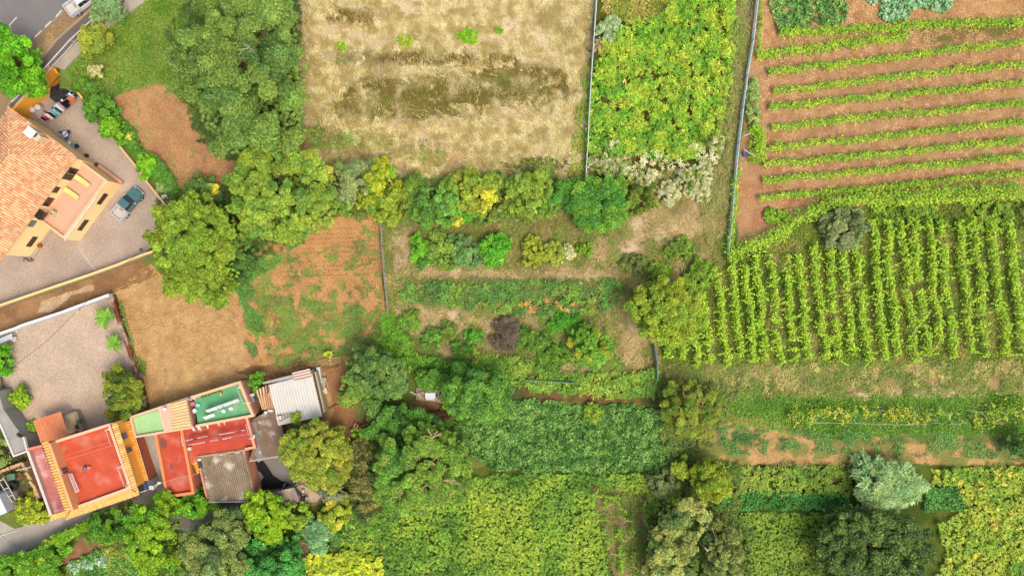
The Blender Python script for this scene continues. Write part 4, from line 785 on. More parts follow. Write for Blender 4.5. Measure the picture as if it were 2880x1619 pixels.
for i in range(6): q = P(568+i*9.5, 1115-i*3.2+random.uniform(-1, 1), 3.); mb.lathe(q[0], q[1], [(.1, 2.69), (.14, 2.85)], C(180, 110, 60)); mb.blob(q[0], q[1], 2.98, .2, .2, .16, C(120, 130, 50), 7, 4, .6)
solo(mb.build('potted_plants', M_LEAF), 'row of small pots along the upper edge of the green roof', 'pots')
q = P(620, 1103, 3.3); mb = MB(); mb.tube([q, P(622, 1107, 2.8)], .09, C(250, 200, 120)); mb.lathe(q[0], q[1]-.3, [(.15, 2.69), (.12, 3.2)], C(250, 205, 130)); solo(mb.build('watering_can', M_META), 'yellow watering can on the upper edge of the green roof', 'watering can')
mb = MB(); q = P(707, 1118, 1.4); mb.box(q[0], q[1], 0, .55, 1.2, 1.5, C(170, 168, 176), .35); mb.box(q[0]+.05, q[1]+.35, 1.5, .8, .35, .08, WHITE, .35); solo(mb.build('outdoor_unit', M_META), 'grey metal cabinet against the east wall of the green roofed house', 'cabinet')

# ------------------------------------------------------------------ red roofed annexes
rh = thing('red_roofed_house', 'low house with narrow and wide red roofs split by an orange parapet', 'house', tuple(P(600, 1260, 0)))
mb = MB(); mb.prism(pp([(436, 1224), (513, 1210), (544, 1386), (468, 1398)], 3.2), 0, 2.65, C(222, 140, 116)); mb.prism(pp([(515, 1209), (694, 1176), (716, 1258), (690, 1264), (552, 1284), (541, 1300), (532, 1310)], 3.2), 0, 2.6, C(214, 130, 112)); mb.build('wall', M_PLAST, rh)
mb = MB(); mb.prism(pp([(443, 1222), (510, 1210), (540, 1382), (474, 1392)], 2.8), 2.6, 2.72, C(208, 82, 52)); mb.build('narrow_roof', M_ROOFP, rh)['label'] = 'narrow red roof'
mb = MB(); mb.prism(pp([(518, 1208), (692, 1177), (713, 1256), (688, 1261), (553, 1282), (541, 1296), (534, 1300)], 2.8), 2.55, 2.7, C(206, 78, 52)); mb.build('wide_roof', M_ROOFP, rh)['label'] = 'wide red roof'
mb = MB(); parapet(mb, [(438, 1224), (470, 1396), (543, 1385), (511, 1212)], 3.2, .34, 2.6, C(240, 140, 90), C(250, 158, 100)); mb.build('parapet', M_PLAST, rh); mb = MB(); parapet(mb, [(694, 1178), (716, 1257), (692, 1262)], 3.2, .32, 2.6, C(240, 140, 110), C(250, 180, 140)); mb.build('parapet', M_PLAST, rh)
mb = MB(); mb.tube([P(509, 1224, 3.6), P(515, 1254, 3.6)], .04, WHITE, 4); solo(mb.build('line_bar', M_META), 'thin white bar beside the orange parapet of the narrow red roof', 'bar')
q = P(532, 1261, 3.1); mb = MB(); mb.lathe(q[0], q[1], [(.25, 2.71), (.28, 3.1), (.2, 3.2)], C(220, 216, 190)); solo(mb.build('bucket', M_META), 'white bucket at the corner of the wide red roof', 'bucket')
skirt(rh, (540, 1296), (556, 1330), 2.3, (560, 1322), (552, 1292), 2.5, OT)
mb = MB(); 
for a, b, r in ((457, 1243, .55), (463, 1250, .4), (455, 1236, .35), (482, 1312, .3), (480, 1305, .2), (484, 1318, .18)):
    q = P(a, b, 2.73); V = [(q[0]+r*random.uniform(.6, 1.1)*math.cos(t), q[1]+r*1.3*random.uniform(.6, 1.1)*math.sin(t), 2.724+.001*r) for t in np.linspace(0, 2*math.pi, 13)[:-1]]; mb.add(V, [list(range(12))], C(140, 84, 72))
mb.build('roof_stains', M_ROOFP, rh)

# ------------------------------------------------------------------ sheds
sh = thing('corrugated_shed', 'old brown corrugated fibre cement shed roof with pale lichen patches', 'shed', tuple(P(640, 1340, 0)))
mb = MB(); mb.prism(pp([(556, 1287), (688, 1268), (720, 1396), (712, 1404), (590, 1404), (580, 1396)], 2.5), 0, 2.35, C(226, 150, 120)); mb.build('wall', M_PLAST, sh)
mb = MB(); corr(mb, P(589, 1409, 2.4), P(722, 1404, 2.4), P(554, 1287, 2.8), P(688, 1265, 2.8), C(166, 148, 122), .26, .045, C(140, 124, 100)); mb.build('roof', M_FIBR, sh)
mb = MB(); mb.tube([P(591, 1411, 2.45), P(718, 1409, 2.45)], .07, C(226, 226, 230)); mb.build('gutter', M_META, sh)
mb = MB(); mb.wall(P(553, 1287, 2.95), P(582, 1402, 2.7), .2, 0, 2.75, C(236, 160, 132)); mb.wall(P(554, 1285, 2.95), P(690, 1265, 2.95), .25, 2.3, 2.9, C(190, 160, 124)); mb.build('parapet', M_PLAST, sh)
q = P(561, 1305, 3.0); mb = MB(); mb.box(q[0], q[1], 2.85, .5, 1.0, .12, C(70, 68, 74), .22); solo(mb.build('solar_panel', M_GLAS), 'small dark panel at the upper left of the brown shed roof', 'panel')
q = P(560, 1291, 3.0); mb = MB(); mb.blob(q[0], q[1], 3.05, .26, .22, .2, WHITE, jit=.3); solo(mb.build('white_bowl', M_META), 'white bowl at the upper left corner of the brown shed roof', 'bowl')
mb = MB()
for a, b, c in ((625, 1277, WHITE), (618, 1278, WHITE), (663, 1271, C(226, 226, 230)), (670, 1270, WHITE), (652, 1279, C(225, 150, 120)), (634, 1276, C(230, 190, 170))): q = P(a, b, 2.95); mb.blob(q[0], q[1], 3.0, .15, .12, .1, c, 6, 4, .5)
solo(mb.build('stones', M_CONC), 'row of white stones along the top of the brown shed roof', 'stones')
q = P(578, 1341, 2.8); mb = MB(); mb.box(q[0], q[1], 2.62, .26, .34, .14, C(210, 160, 140), .2); solo(mb.build('brick', M_CONC), 'pink brick lying on the left side of the brown shed roof', 'brick')
t = thing('flat_roofed_shed', 'flat roofed shed with worn brown roof between red roofs and metal shed', 'shed', tuple(P(760, 1240, 0)))
mb = MB(); mb.prism(pp([(711, 1180), (765, 1155), (790, 1200), (804, 1275), (700, 1293), (712, 1250)], 2.3), 0, 2.1, C(150, 130, 108)); mb.build('wall', M_PLAST, t)
mb = MB(); mb.prism(pp([(709, 1178), (766, 1150), (792, 1198), (810, 1275), (700, 1296), (713, 1250)], 2.3), 2.1, 2.22, C(140, 116, 96)); mb.build('roof', M_WORN, t); mb = MB(); mb.wall(P(700, 1297, 2.35), P(812, 1277, 2.35), .2, 2.1, 2.3, C(196, 176, 146)); mb.build('fascia', M_PLAST, t)
for a, b, c, lab in ((731, 1271, C(236, 184, 160), 'pink tile lying on the flat brown roof'), (730, 1187, C(205, 190, 170), 'pale stone on the upper part of the flat brown roof'), (775, 1284, C(215, 200, 176), 'cream stone on the paving of the dark courtyard')):
    q = P(a, b, 2.3 if b < 1280 else .1); mb = MB(); mb.box(q[0], q[1], 2.23 if b < 1280 else .06, .38, .36, .1, c, .3, .85); solo(mb.build('loose_tile', M_CONC), lab, 'tile')
ms = thing('metal_shed', 'large white corrugated metal shed with a rusty lower roof at its left', 'shed', tuple(P(820, 1120, 0)))
mb = MB(); mb.prism(pp([(745, 1084), (820, 1060), (870, 1042), (901, 1166), (784, 1190), (772, 1150)], 2.5), 0, 2.3, C(214, 200, 176)); mb.build('wall', M_PLAST, ms)
mb = MB(); corr(mb, P(783, 1196, 2.35), P(906, 1170, 2.35), P(757, 1082, 2.6), P(878, 1050, 2.6), C(222, 221, 208), .36, .014, C(214, 212, 198)); mb.build('roof', M_META, ms)
mb = MB(); corr(mb, P(738, 1152, 2.25), P(771, 1149, 2.25), P(721, 1098, 2.3), P(766, 1078, 2.3), C(226, 192, 146), .27, .04, C(190, 130, 88)); corr(mb, P(725, 1115, 2.42), P(758, 1104, 2.42), P(721, 1096, 2.44), P(756, 1080, 2.44), C(226, 200, 160), .45, .05, C(128, 66, 42)); mb.build('rusty_roof', M_RUST, ms)
mb = MB(); corr(mb, P(739, 1074, 2.5), P(822, 1053, 2.5), P(741, 1080, 2.66), P(826, 1062, 2.66), C(216, 214, 200), .27, .05); mb.build('edge_sheets', M_META, ms)
mb = MB(); corr(mb, P(821, 1048, 2.9), P(827, 1070, 2.9), P(871, 1036, 2.95), P(877, 1059, 2.95), C(240, 228, 220), .32, .06, C(214, 160, 132)); mb.build('upper_sheet', M_META, ms)
mb = MB(); mb.wall(P(884, 1046, 2.3), P(910, 1160, 2.3), .25, 0, 1.9, C(196, 178, 148)); mb.build('side_wall', M_PLAST, ms)
mb = MB()
for i in range(5): mb.tube([P(782+i*9, 1166-i*.6+random.uniform(-1, 1), 2.75), P(786+i*8, 1182-i*1.5, 2.75)], .035, C(170, 120, 90), 4)
mb.tube([P(780, 1170, 2.75), P(824, 1161, 2.75)], .05, C(190, 150, 120), 4); mb.tube([P(784, 1186, 2.75), P(826, 1163, 2.75)], .05, C(160, 120, 92), 4); mb.box(*P(786, 1174, 2.7)[:2], 2.62, .75, .55, .12, WHITE, .3); solo(mb.build('timber_rack', M_WOOD), 'old timber and a white board on the lower left of the metal shed roof', 'timber')
for a, b, c, lab in ((747, 1159, WHITE, 'round white pan in the gap under the rusty roof'), (760, 1154, C(225, 220, 215), 'long white bundle in the gap under the rusty roof')):
    q = P(a, b, 2.4); mb = MB(); mb.blob(q[0], q[1], 2.4, .25 if a < 750 else .45, .2, .12, c, jit=.2); solo(mb.build('bundle', M_CLOTH), lab, 'bundle')
t = thing('junk_pile', 'pile of white boards and metal beside the metal shed', 'junk', tuple(P(898, 1085, 0)))
mb = MB(); mb.box(*P(897, 1055, .8)[:2], 0, .5, 2.2, .8, C(232, 226, 214), .15); mb.box(*P(903, 1083, .6)[:2], 0, .9, 1.6, .5, C(206, 196, 176), .1); mb.box(*P(909, 1077, .6)[:2], 0, .5, 1.5, .6, C(196, 186, 164), -.2); mb.build('boards', M_WOOD, t)
mb = MB(); mb.box(*P(908, 1100, .7)[:2], 0, 1.1, .8, .6, C(222, 214, 196), .3); mb.blob(*P(904, 1101, .9)[:2], .75, .3, .26, .2, WHITE); mb.box(*P(898, 1103, .4)[:2], 0, .5, .7, .3, C(100, 160, 90), .1); mb.build('boxes', M_META, t)
t = thing('corrugated_canopy', 'small brown corrugated canopy below the dark courtyard', 'canopy', tuple(P(800, 1400, 0)))
mb = MB(); corr(mb, P(762, 1424, 2.1), P(845, 1408, 2.1), P(744, 1388, 2.3), P(829, 1370, 2.3), C(176, 160, 140), .3, .05, C(150, 134, 116)); mb.build('roof', M_FIBR, t); mb = MB()
for a, b in ((748, 1388), (826, 1374), (766, 1420), (840, 1407)): q = P(a, b, 2.1); mb.box(q[0], q[1], 0, .1, .1, 2.1, C(120, 100, 84))
mb.build('post', M_WOOD, t)
mb = MB(); q = P(797, 1366, 1.2); mb.box(q[0], q[1], .06, .6, .09, 1.1, C(110, 150, 170), 1.1); solo(mb.build('blue_board', M_META), 'pale blue board standing at the edge of the dark courtyard', 'board')
mb = MB(); q = P(827, 1366, .5); mb.box(q[0], q[1], .06, .6, .3, .3, C(50, 140, 140), .4); mb.box(q[0]+.35, q[1]+.15, .06, .25, .3, .45, WHITE, .4); solo(mb.build('storage_box', M_META), 'turquoise box with white lid near the blue board', 'box')
mb = MB()
for i in range(9): q = P(840+random.uniform(-8, 14), 1395+random.uniform(-14, 12), .5); mb.box(q[0], q[1], 0, random.uniform(.15, .5), random.uniform(.1, .35), random.uniform(.2, .6), [WHITE, C(60, 56, 54), C(200, 190, 170)][i % 3], random.random()*3)
mb.box(*P(862, 1402, .6)[:2], 0, .3, .5, .6, C(230, 225, 228)); solo(mb.build('junk_pile', M_META), 'scatter of white and dark oddments beside the small brown canopy', 'junk')
mb = MB(); mb.wall(P(676, 1446, .6), P(692, 1446, .6), .35, 0, .6, C(200, 184, 150)); solo(mb.build('gatepost_wall', M_CONC), 'short cream wall end at the lower edge of the dark slab', 'wall')
# grey roof and walled ruin at the left edge
t = thing('flat_grey_house', 'grey concrete flat roof with white rim at the left edge of the picture', 'house', tuple(P(20, 1210, 0)))
mb = MB(); mb.prism(pp([(-40, 1100), (-8, 1100), (6, 1150), (40, 1200), (64, 1228), (76, 1268), (38, 1283), (6, 1205), (-40, 1160)], 2.8), 0, 2.6, C(176, 174, 164)); mb.build('wall', M_CONC, t); mb = MB(); parapet(mb, [(-30, 1130), (5, 1205), (38, 1282), (76, 1268), (66, 1230)], 2.85, .22, 2.5, WHITE, C(236, 234, 228)); mb.build('parapet', M_PLAST, t)
for a, b, c, lab in ((52, 1221, C(130, 50, 60), 'dark red pot plant on the edge of the grey flat roof'), (59, 1226, C(40, 90, 60), 'green pot plant on the edge of the grey flat roof')):
    q = P(a, b, 2.9); mb = MB(); mb.lathe(q[0], q[1], [(.12, 2.6), (.18, 2.9)], C(150, 90, 70)); mb.blob(q[0], q[1], 3.0, .2, .2, .18, c, 7, 4, .5); solo(mb.build('potted_plant', M_LEAF), lab, 'potted plant')
mb = MB(); rb = [(-40, 1340), (20, 1318), (62, 1302), (84, 1352), (104, 1402), (60, 1414), (16, 1420)]
for a, b in zip(rb[:-1], rb[1:]):
    A, B = P(*a, 1.3), P(*b, 1.3)
    for i in range(8): u, v = A+(B-A)*i/8, A+(B-A)*(i+1.02)/8; mb.wall(u, v, .42+random.uniform(-.08, .08), 0, 1.2+random.uniform(-.2, .15), C(206, 170, 120), [C(226, 186, 134), C(214, 184, 146), C(232, 178, 110)][i % 3])
solo(mb.build('rubble_wall', M_CONC), 'crumbling sand coloured walls of the small enclosure left of the orange house', 'wall')
mb = MB()
for a, b in (((-8, 1345), (35, 1412)), ((8, 1340), (44, 1404)), ((-6, 1352), (12, 1346)), ((8, 1376), (26, 1370)), ((20, 1396), (38, 1390)), ((45, 1322), (88, 1312))): mb.tube([P(*a, 1.7), P(*b, 1.7)], .07, C(226, 216, 200), 5)
for a, b in ((-6, 1347), (9, 1342), (35, 1410), (44, 1402)): q = P(a, b, 1.7); mb.box(q[0], q[1], 0, .1, .1, 1.65, C(190, 180, 160))
solo(mb.build('open_pergola', M_WOOD), 'open frame of pale beams over the walled enclosure', 'frame')
for i, (a, b, r, lab) in enumerate(((38, 1366, .62, 'largest black tyre at the bottom of the stack in the enclosure'), )):
    q = P(a, b, .4); mb = MB()
    for rr, z in ((.55, .2), (.52, .45), (.5, .7)): mb.tube([np.array([q[0]+rr*math.cos(t), q[1]+rr*math.sin(t), z]) for t in np.linspace(0, 2*math.pi, 19)], .14, C(62, 64, 66), 7)
    solo(mb.build('tyre_stack', M_RUBB), 'stack of black tyres inside the walled enclosure', 'tyres')
q = P(32, 1340, .8); mb = MB(); mb.box(q[0], q[1], 0, 1.0, .75, .85, C(80, 120, 90), .2); mb.box(q[0], q[1], .85, 1.06, .8, .08, C(96, 140, 104), .2); solo(mb.build('waste_container', M_META), 'green container inside the walled enclosure', 'container')
mb = MB(); [mb.blob(*P(50+random.uniform(-8, 8), 1338+random.uniform(-10, 10), .2)[:2], .15, .22, .2, .2, C(170, 100, 60), 6, 4, .6) for _ in range(14)]; solo(mb.build('brick_rubble', M_CONC), 'heap of broken orange bricks beside the green container', 'rubble')
mb = MB(); mb.prism(pp([(-60, 1400), (-4, 1390), (20, 1440), (-10, 1452), (-60, 1460)], 3.), 0, 3., C(226, 224, 228), C(240, 240, 244)); solo(mb.build('white_outbuilding', M_PLAST), 'white flat roofed outbuilding cut by the left edge above the lane', 'outbuilding')

# ------------------------------------------------------------------ green hut row, woodpile and car under the trees
mb = MB(); corr(mb, P(1170, 1124, .25), P(1240, 1130, .25), P(1172, 1090, .25), P(1236, 1086, .25), C(196, 184, 164), .3, .04, C(170, 150, 130)); solo(mb.build('corrugated_sheets', M_META), 'corrugated sheets laid behind the half hidden white car', 'sheets')
mb = MB(); 
t = thing('white_car', 'small white car half hidden under the trees beside corrugated sheets', 'car', (0, 0, 0)); 
def carpart(secs, c, name, m, par):
    V = []; F = []
    for (x, w, z0, z1, wt) in secs: V += [(x, -w/2, z0), (x, -wt/2, z1), (x, wt/2, z1), (x, w/2, z0)]
    for i in range(len(secs)-1):
        for q in range(4): a = i*4+q; b = i*4+(q+1) % 4; F.append([a, a+4, b+4, b])
    F.append([0, 1, 2, 3]); n = (len(secs)-1)*4; F.append([n+3, n+2, n+1, n]); mb = MB(); mb.add(V, F, c); return mb.build(name, m, par)
carpart([(1.75, 1.2, .3, .6, 1.1), (1.4, 1.5, .3, .82, 1.35), (.7, 1.52, .3, .92, 1.4), (-1.7, 1.5, .3, .95, 1.4), (-1.8, 1.4, .3, .8, 1.3)], C(240, 242, 244), 'body', M_CAR, t)
carpart([(.75, 1.38, .9, .93, 1.3), (.15, 1.38, .9, 1.38, 1.15), (-1.3, 1.36, .9, 1.36, 1.12), (-1.7, 1.3, .9, .95, 1.2)], C(96, 116, 122), 'windows', M_GLAS, t)
carpart([(.16, 1.2, 1.36, 1.42, 1.1), (-1.3, 1.18, 1.36, 1.40, 1.08)], C(236, 238, 240), 'car_roof', M_CAR, t)
for x in (-1.15, 1.15):
    for s in (-.7, .7): mb = MB(); mb.tube([(x, s-.08, .3), (x, s+.08, .3)], .3, C(30, 30, 30), 12); mb.build('wheel', M_RUBB, t)
for s in (-.5, .5): mb = MB(); mb.box(1.66, s, .5, .12, .24, .14, WHITE); mb.build('headlight', M_GLAS, t)
q = P(1211, 1123, .7); t.location = (q[0], q[1]+1.72, .3); t.rotation_euler = (0, 0, -math.pi/2); t.scale = (1, 1, 1)
mb = MB(); mb.box(*P(1186, 1111, .6)[:2], 0, 1.2, .9, .5, C(214, 190, 160), .3); mb.tube([P(1180, 1100, .7), P(1192, 1118, .9)], .08, C(220, 150, 90)); solo(mb.build('timber_pile', M_WOOD), 'pale planks piled left of the half hidden white car', 'planks')
for a, b, c, lab in ((1137, 1090, C(150, 168, 150), 'greenish metal board leaning by the dark tree'), (1129, 1092, C(130, 90, 72), 'brown board leaning left of the greenish board'), (1160, 1107, C(226, 214, 200), 'short pale plank lying between boards and car')):
    q = P(a, b, .8); mb = MB(); mb.box(q[0], q[1], 0, .55 if a < 1150 else .9, 1.6 if a < 1150 else .2, .7 if a < 1150 else .2, c, -.3 if a < 1150 else -.5); solo(mb.build('board', M_WOOD), lab, 'board')
mb = MB(); R = random.Random(3)
for i in range(150): q = P(1243+R.uniform(-22, 22), 1167+R.uniform(-11, 11), .5); a = R.gauss(.1, .25); l = R.uniform(.5, 1.1); z = R.uniform(.1, 1.0); mb.tube([q+np.array([-l*math.cos(a), -l*math.sin(a), z-.5]), q+np.array([l*math.cos(a), l*math.sin(a), z-.5])], .035, C(124, 84, 64)*R.uniform(.6, 1.3), 5)
mb.box(*P(1219, 1168, .6)[:2], 0, .2, .7, .8, C(214, 170, 110)); solo(mb.build('woodpile', M_WOOD), 'pile of brown sticks below the half hidden white car', 'woodpile')
mb = MB()
for i in range(7): mb.tube([P(990+R.uniform(0, 30), 1205+R.uniform(-6, 10), .3), P(1010+R.uniform(-20, 30), 1195+R.uniform(-8, 12), .5)], .1, C(220, 170, 120), 4)
solo(mb.build('plank_heap', M_WOOD), 'orange planks lying at the lower edge of the dirt yard', 'planks')
mb = MB(); pts = [(912, 1155), (940, 1142), (968, 1134), (985, 1125)]; mb.tube([P(a, b, .25) for a, b in pts], .14, C(176, 132, 96), 6); solo(mb.build('low_kerb', M_CONC), 'low earthen kerb running from the metal shed to the trees', 'kerb')
mb = MB(); q = P(488, 1478, .5); mb.tube([P(481, 1481, .6), P(500, 1470, .6)], .12, C(190, 30, 36)); mb.tube([P(484, 1479, .7), P(494, 1474, .7)], .08, WHITE); 
for dx in (-.35, .4): mb.tube([(q[0]+dx, q[1]+dx*.5-.0, .28+.0), (q[0]+dx, q[1]+dx*.5+.08, .28)], .28, C(30, 30, 30), 12)
mb.tube([P(482, 1481, .6), P(481, 1484, .95)], .03, C(60, 60, 60)); solo(mb.build('scooter', M_META), 'small red and white scooter on the lane under the trees', 'scooter')
mb = MB(); mb.tube([P(12, 1512, .1), P(0, 1504, .1), P(20, 1500, .1), P(45, 1490, .1), P(-20, 1514, .1)], .09, C(225, 220, 205), 5); solo(mb.build('pipe', M_META), 'pale pipe lying along the lower left lane', 'pipe')
mb = MB(); R = random.Random(9)
mb.tube([P(812, 128, .6), P(835, 155, .35), P(862, 187, .1)], [.09, .12, .05], C(196, 166, 130), 6); mb.tube([P(812, 128, .6), P(818, 119, .8)], .05, C(196, 166, 130), 5); solo(mb.build('fallen_branch', M_BARK), 'bleached fallen branch at the left side of the dry field', 'branch')
mb = MB(); mb.tube([P(905, 5, .8), P(880, 38, .8), P(855, 70, .7)], .025, C(150, 120, 96), 4); solo(mb.build('dead_stem', M_BARK), 'thin dead stem slanting in the upper left of the dry field', 'stem')

# ------------------------------------------------------------------ net fences
def fence(label, pts, h, c, r=.05, mesh=True, posts=True, w=.02, group='green net fences between the plots'):
    W = [P(a, b, h) for a, b in pts]; ct = sum(W)/len(W); t = thing('net_fence', label, 'fence', (ct[0], ct[1], 0), group); mb = MB()
    for a, b in zip(W[:-1], W[1:]): mb.tube([a, b], r, c, 5)
    mb.build('rail', M_NET, t)
    if mesh:
        mb = MB()
        for a, b in zip(W[:-1], W[1:]): mb.wall(a, b, w, .05, h-.02, np.minimum(c*1.5, .85))
        mb.build('net', M_NET, t)
    for a, b in zip(W[:-1], W[1:]):
        n = max(1, int(np.linalg.norm(b-a)/3)); 
        for i in range(n+1): q = a+(b-a)*i/n; mb = MB(); mb.box(q[0], q[1], 0, .07, .07, h+.06, C(150, 150, 140)); mb.build('post', M_META, t)
TEAL = C(214, 240, 230, 1.5)
fence('pale green net fence between dry field and bright fern bed', [(1679, -10), (1672, 90), (1664, 210), (1657, 330), (1654, 400), (1648, 495)], 1.5, TEAL, .055)
fence('green net fence between fern strip and red soil vineyard, leading down to the pergola vines', [(2134, -10), (2121, 110), (2104, 210), (2092, 300), (2080, 400), (2068, 520), (2058, 640), (2050, 712)], 1.15, C(206, 238, 230, 1.6), .05)
fence('sagging wire fence slanting down from the vineyard corner towards the round yellow green tree', [(2050, 716), (2046, 730), (2000, 765), (1936, 806)], 1.2, C(170, 166, 130), .035, mesh=False)
fence('grey green net fence between weedy orange plot and rough meadow', [(1068, 612), (1073, 690), (1078, 760), (1083, 815), (1090, 880)], 1.4, C(186, 190, 166), .05)
fence('short net fence piece below the round yellow green tree', [(1843, 972), (1849, 1020), (1850, 1066)], 1.5, C(160, 190, 186), .06)
fence('thin net fence almost buried in ferns above the dark leafy bed', [(1480, 1069), (1540, 1072), (1612, 1077)], 1.3, C(160, 200, 176), .045)
mb = MB(); mb.tube([P(2093, 421, 1.5), P(2108, 430, 1.5), P(2127, 440, 1.5)], .05, WHITE, 5); mb.tube([P(2094, 382, 1.5), P(2113, 374, 1.5)], .05, WHITE, 5); mb.box(*P(2096, 432, .5)[:2], 0, .5, .6, .5, C(50, 90, 170), .3); solo(mb.build('tool_bundle', M_META), 'blue box and white poles beside the fence and pergola vine', 'tools')
# ================================================================== trees and shrubs
g_mid, g_dark, g_yel, g_bri, g_oli, g_grey = G3(96, 122, 56), G3(64, 92, 44), G3(150, 160, 44), G3(110, 165, 30), G3(124, 134, 60), G3(112, 132, 92)
S_ = 'shrub'; T_ = 'tree'
# big tree and neighbours
BIG = [(520, -50), (505, 40), (510, 100), (470, 150), (455, 200), (475, 250), (512, 290), (505, 330), (545, 370), (580, 415), (640, 430), (700, 440), (780, 415), (835, 360), (828, 250), (835, 150), (805, 60), (800, -50)]
gt = tree('broadleaf_tree', T_, 'huge dark green tree with cloud like clumps, widest crown in the picture', 0, 0, 0, 0, 13, G3(94, 122, 54), 11, 1.7, poly=BIG, leaf=.3, cols2=G3(76, 106, 50), p2=.35, dens=5.5, flat=.35, fill=1.7)
tree('broadleaf_tree', T_, 'bright green street tree beside the roadway at the left edge', 10, 176, 78, 96, 7, G3(104, 172, 24), 12, 1.1, zb=ROADZ, leaf=.34, cols2=G3(70, 130, 22), dens=5, flat=.25)
tree('small_tree', T_, 'small blue green tree growing by the railing in front of the white pickup', 293, 18, 46, 40, 3.6, G3(104, 136, 90), 13, .8, zb=2.9, leaf=.25)
tree('small_tree', T_, 'olive and yellow tinted small tree on the slope below the railing', 252, 104, 52, 42, 3, G3(118, 136, 44), 14, .8, zb=2.6, leaf=.26, cols2=G3(136, 144, 50))
tree('shrub', S_, 'shrub with pale cream leaves in the green slope', 266, 198, 22, 18, 1.4, G3(164, 162, 116), 15, .35, trunk=False, leaf=.2, zb=.9)
tree('shrub', S_, 'dark shrub spilling over the corner of the laundry yard', 232, 238, 42, 22, 1.8, G3(78, 120, 42), 16, .55, trunk=False, leaf=.26)
tree('shrub', S_, 'pale sage shrub beside the cream topped wall piece', 203, 226, 16, 14, 1.4, G3(150, 160, 110), 17, .35, trunk=False, leaf=.2)
tree('small_tree', T_, 'round dark green shrubby tree on the north east edge of the paved yard', 271, 300, 52, 44, 3.2, G3(76, 122, 40), 18, .8, leaf=.27)
tree('small_tree', T_, 'brighter round citrus bush below the dark shrubby tree', 311, 361, 38, 36, 2.8, G3(120, 176, 34), 19, .6, leaf=.26, cols2=G3(84, 140, 30))
tree('shrub', S_, 'small straw yellow plant between citrus bush and orange soil', 363, 386, 14, 16, 1.2, G3(200, 178, 76), 20, .3, trunk=False, leaf=.2)
tree('small_tree', T_, 'vivid green round bush beside the low wall above the pickup', 404, 466, 30, 36, 2.8, G3(120, 178, 28), 21, .55, leaf=.26, cols2=G3(84, 150, 30))
tree('hedge', 'hedge', 'loose green shrubbery strip between the low wall and the orange soil plot', 0, 0, 0, 0, 1.4, G3(78, 124, 46), 22, .6, trunk=False, poly=[(338, 320), (372, 380), (400, 430), (440, 440), (470, 480), (500, 540), (470, 548), (440, 510), (420, 480), (380, 420), (350, 400)], leaf=.24, fill=1.9)
tree('shrub', S_, 'grey green flowering shrub near the white sacks', 452, 528, 22, 16, 1.2, G3(140, 160, 100), 23, .35, trunk=False, leaf=.2)
tree('small_tree', T_, 'dark green bush with yellow flowers at the foot of the orange soil plot', 565, 528, 56, 36, 3.5, G3(84, 118, 56), 24, .8, leaf=.24, cols2=G3(180, 170, 50), p2=.12)
tree('broadleaf_tree', T_, 'large rounded yellow green tree at the corner of the paved yard', 538, 694, 134, 136, 9, G3(116, 142, 42), 25, 1.0, leaf=.27, cols2=G3(100, 128, 36), p2=.4, dens=5.5, flat=.3, fill=2.)
tree('broadleaf_tree', T_, 'dark under tree showing on the right side of the big yellow green tree', 668, 700, 40, 90, 4.5, G3(66, 100, 42), 26, .8, leaf=.25)
tree('broadleaf_tree', T_, 'loose light green tree just below the huge dark tree', 0, 0, 0, 0, 8, G3(122, 150, 52), 27, 1.0, poly=[(640, 440), (720, 400), (790, 400), (850, 420), (905, 440), (930, 500), (935, 560), (925, 640), (850, 665), (790, 690), (700, 672), (650, 640), (620, 560), (620, 490)], leaf=.27, cols2=G3(92, 128, 50), flat=.3, fill=1.5, bare=8)
tree('broadleaf_tree', T_, 'yellowish side crown on the right of the loose light green tree', 888, 508, 46, 60, 6.2, G3(150, 156, 60), 28, .8, leaf=.25, cols2=G3(112, 142, 56))
tree('broadleaf_tree', T_, 'grey green tree in the hedgerow at the lower left of the dry field', 997, 510, 66, 64, 5.5, G3(128, 142, 92), 29, .8, leaf=.24, cols2=G3(104, 126, 76))
tree('broadleaf_tree', T_, 'lime green tall crown beside the grey green tree in the hedgerow', 1066, 512, 44, 60, 6, G3(154, 172, 38), 30, .75, leaf=.26, cols2=G3(120, 156, 36))
tree('broadleaf_tree', T_, 'yellow green spreading tree over the top of the central fence', 1078, 568, 80, 52, 4.5, G3(128, 152, 42), 31, .75, leaf=.25, cols2=G3(90, 124, 42))
tree('shrub', S_, 'low shaggy green bush between two trees of the hedgerow', 1158, 562, 52, 56, 2.6, G3(98, 124, 46), 32, .6, trunk=False, leaf=.22)
tree('broadleaf_tree', T_, 'mid green tree with fresh leaves in the middle of the hedgerow', 1232, 570, 72, 58, 4.5, G3(96, 146, 58), 33, .75, leaf=.25, cols2=G3(70, 110, 46))
tree('broadleaf_tree', T_, 'light green crown at the upper centre of the hedgerow', 1330, 528, 68, 62, 5, G3(140, 156, 48), 34, .75, leaf=.25, cols2=G3(112, 142, 48))
tree('small_tree', T_, 'bright yellow leaved crown in the hedgerow', 1366, 556, 24, 30, 5, G3(168, 172, 46), 35, .5, leaf=.24)
tree('shrub', S_, 'small yellow sprig hanging below the hedgerow', 1286, 622, 18, 16, 2., G3(164, 168, 46), 36, .35, trunk=False, leaf=.22)
tree('shrub', S_, 'bright green low patch under the light green hedgerow crown', 1322, 600, 46, 24, 1.5, G3(96, 160, 44), 37, .35, trunk=False, leaf=.22)
tree('shrub', S_, 'dull green bush filling the gap between two hedgerow trees', 1412, 570, 56, 54, 2.2, G3(104, 122, 54), 38, .6, trunk=False, leaf=.22)
tree('broadleaf_tree', T_, 'pale lime tree at the right end of the hedgerow', 1484, 540, 60, 68, 5, G3(128, 158, 54), 39, .75, leaf=.24, cols2=G3(110, 140, 50))
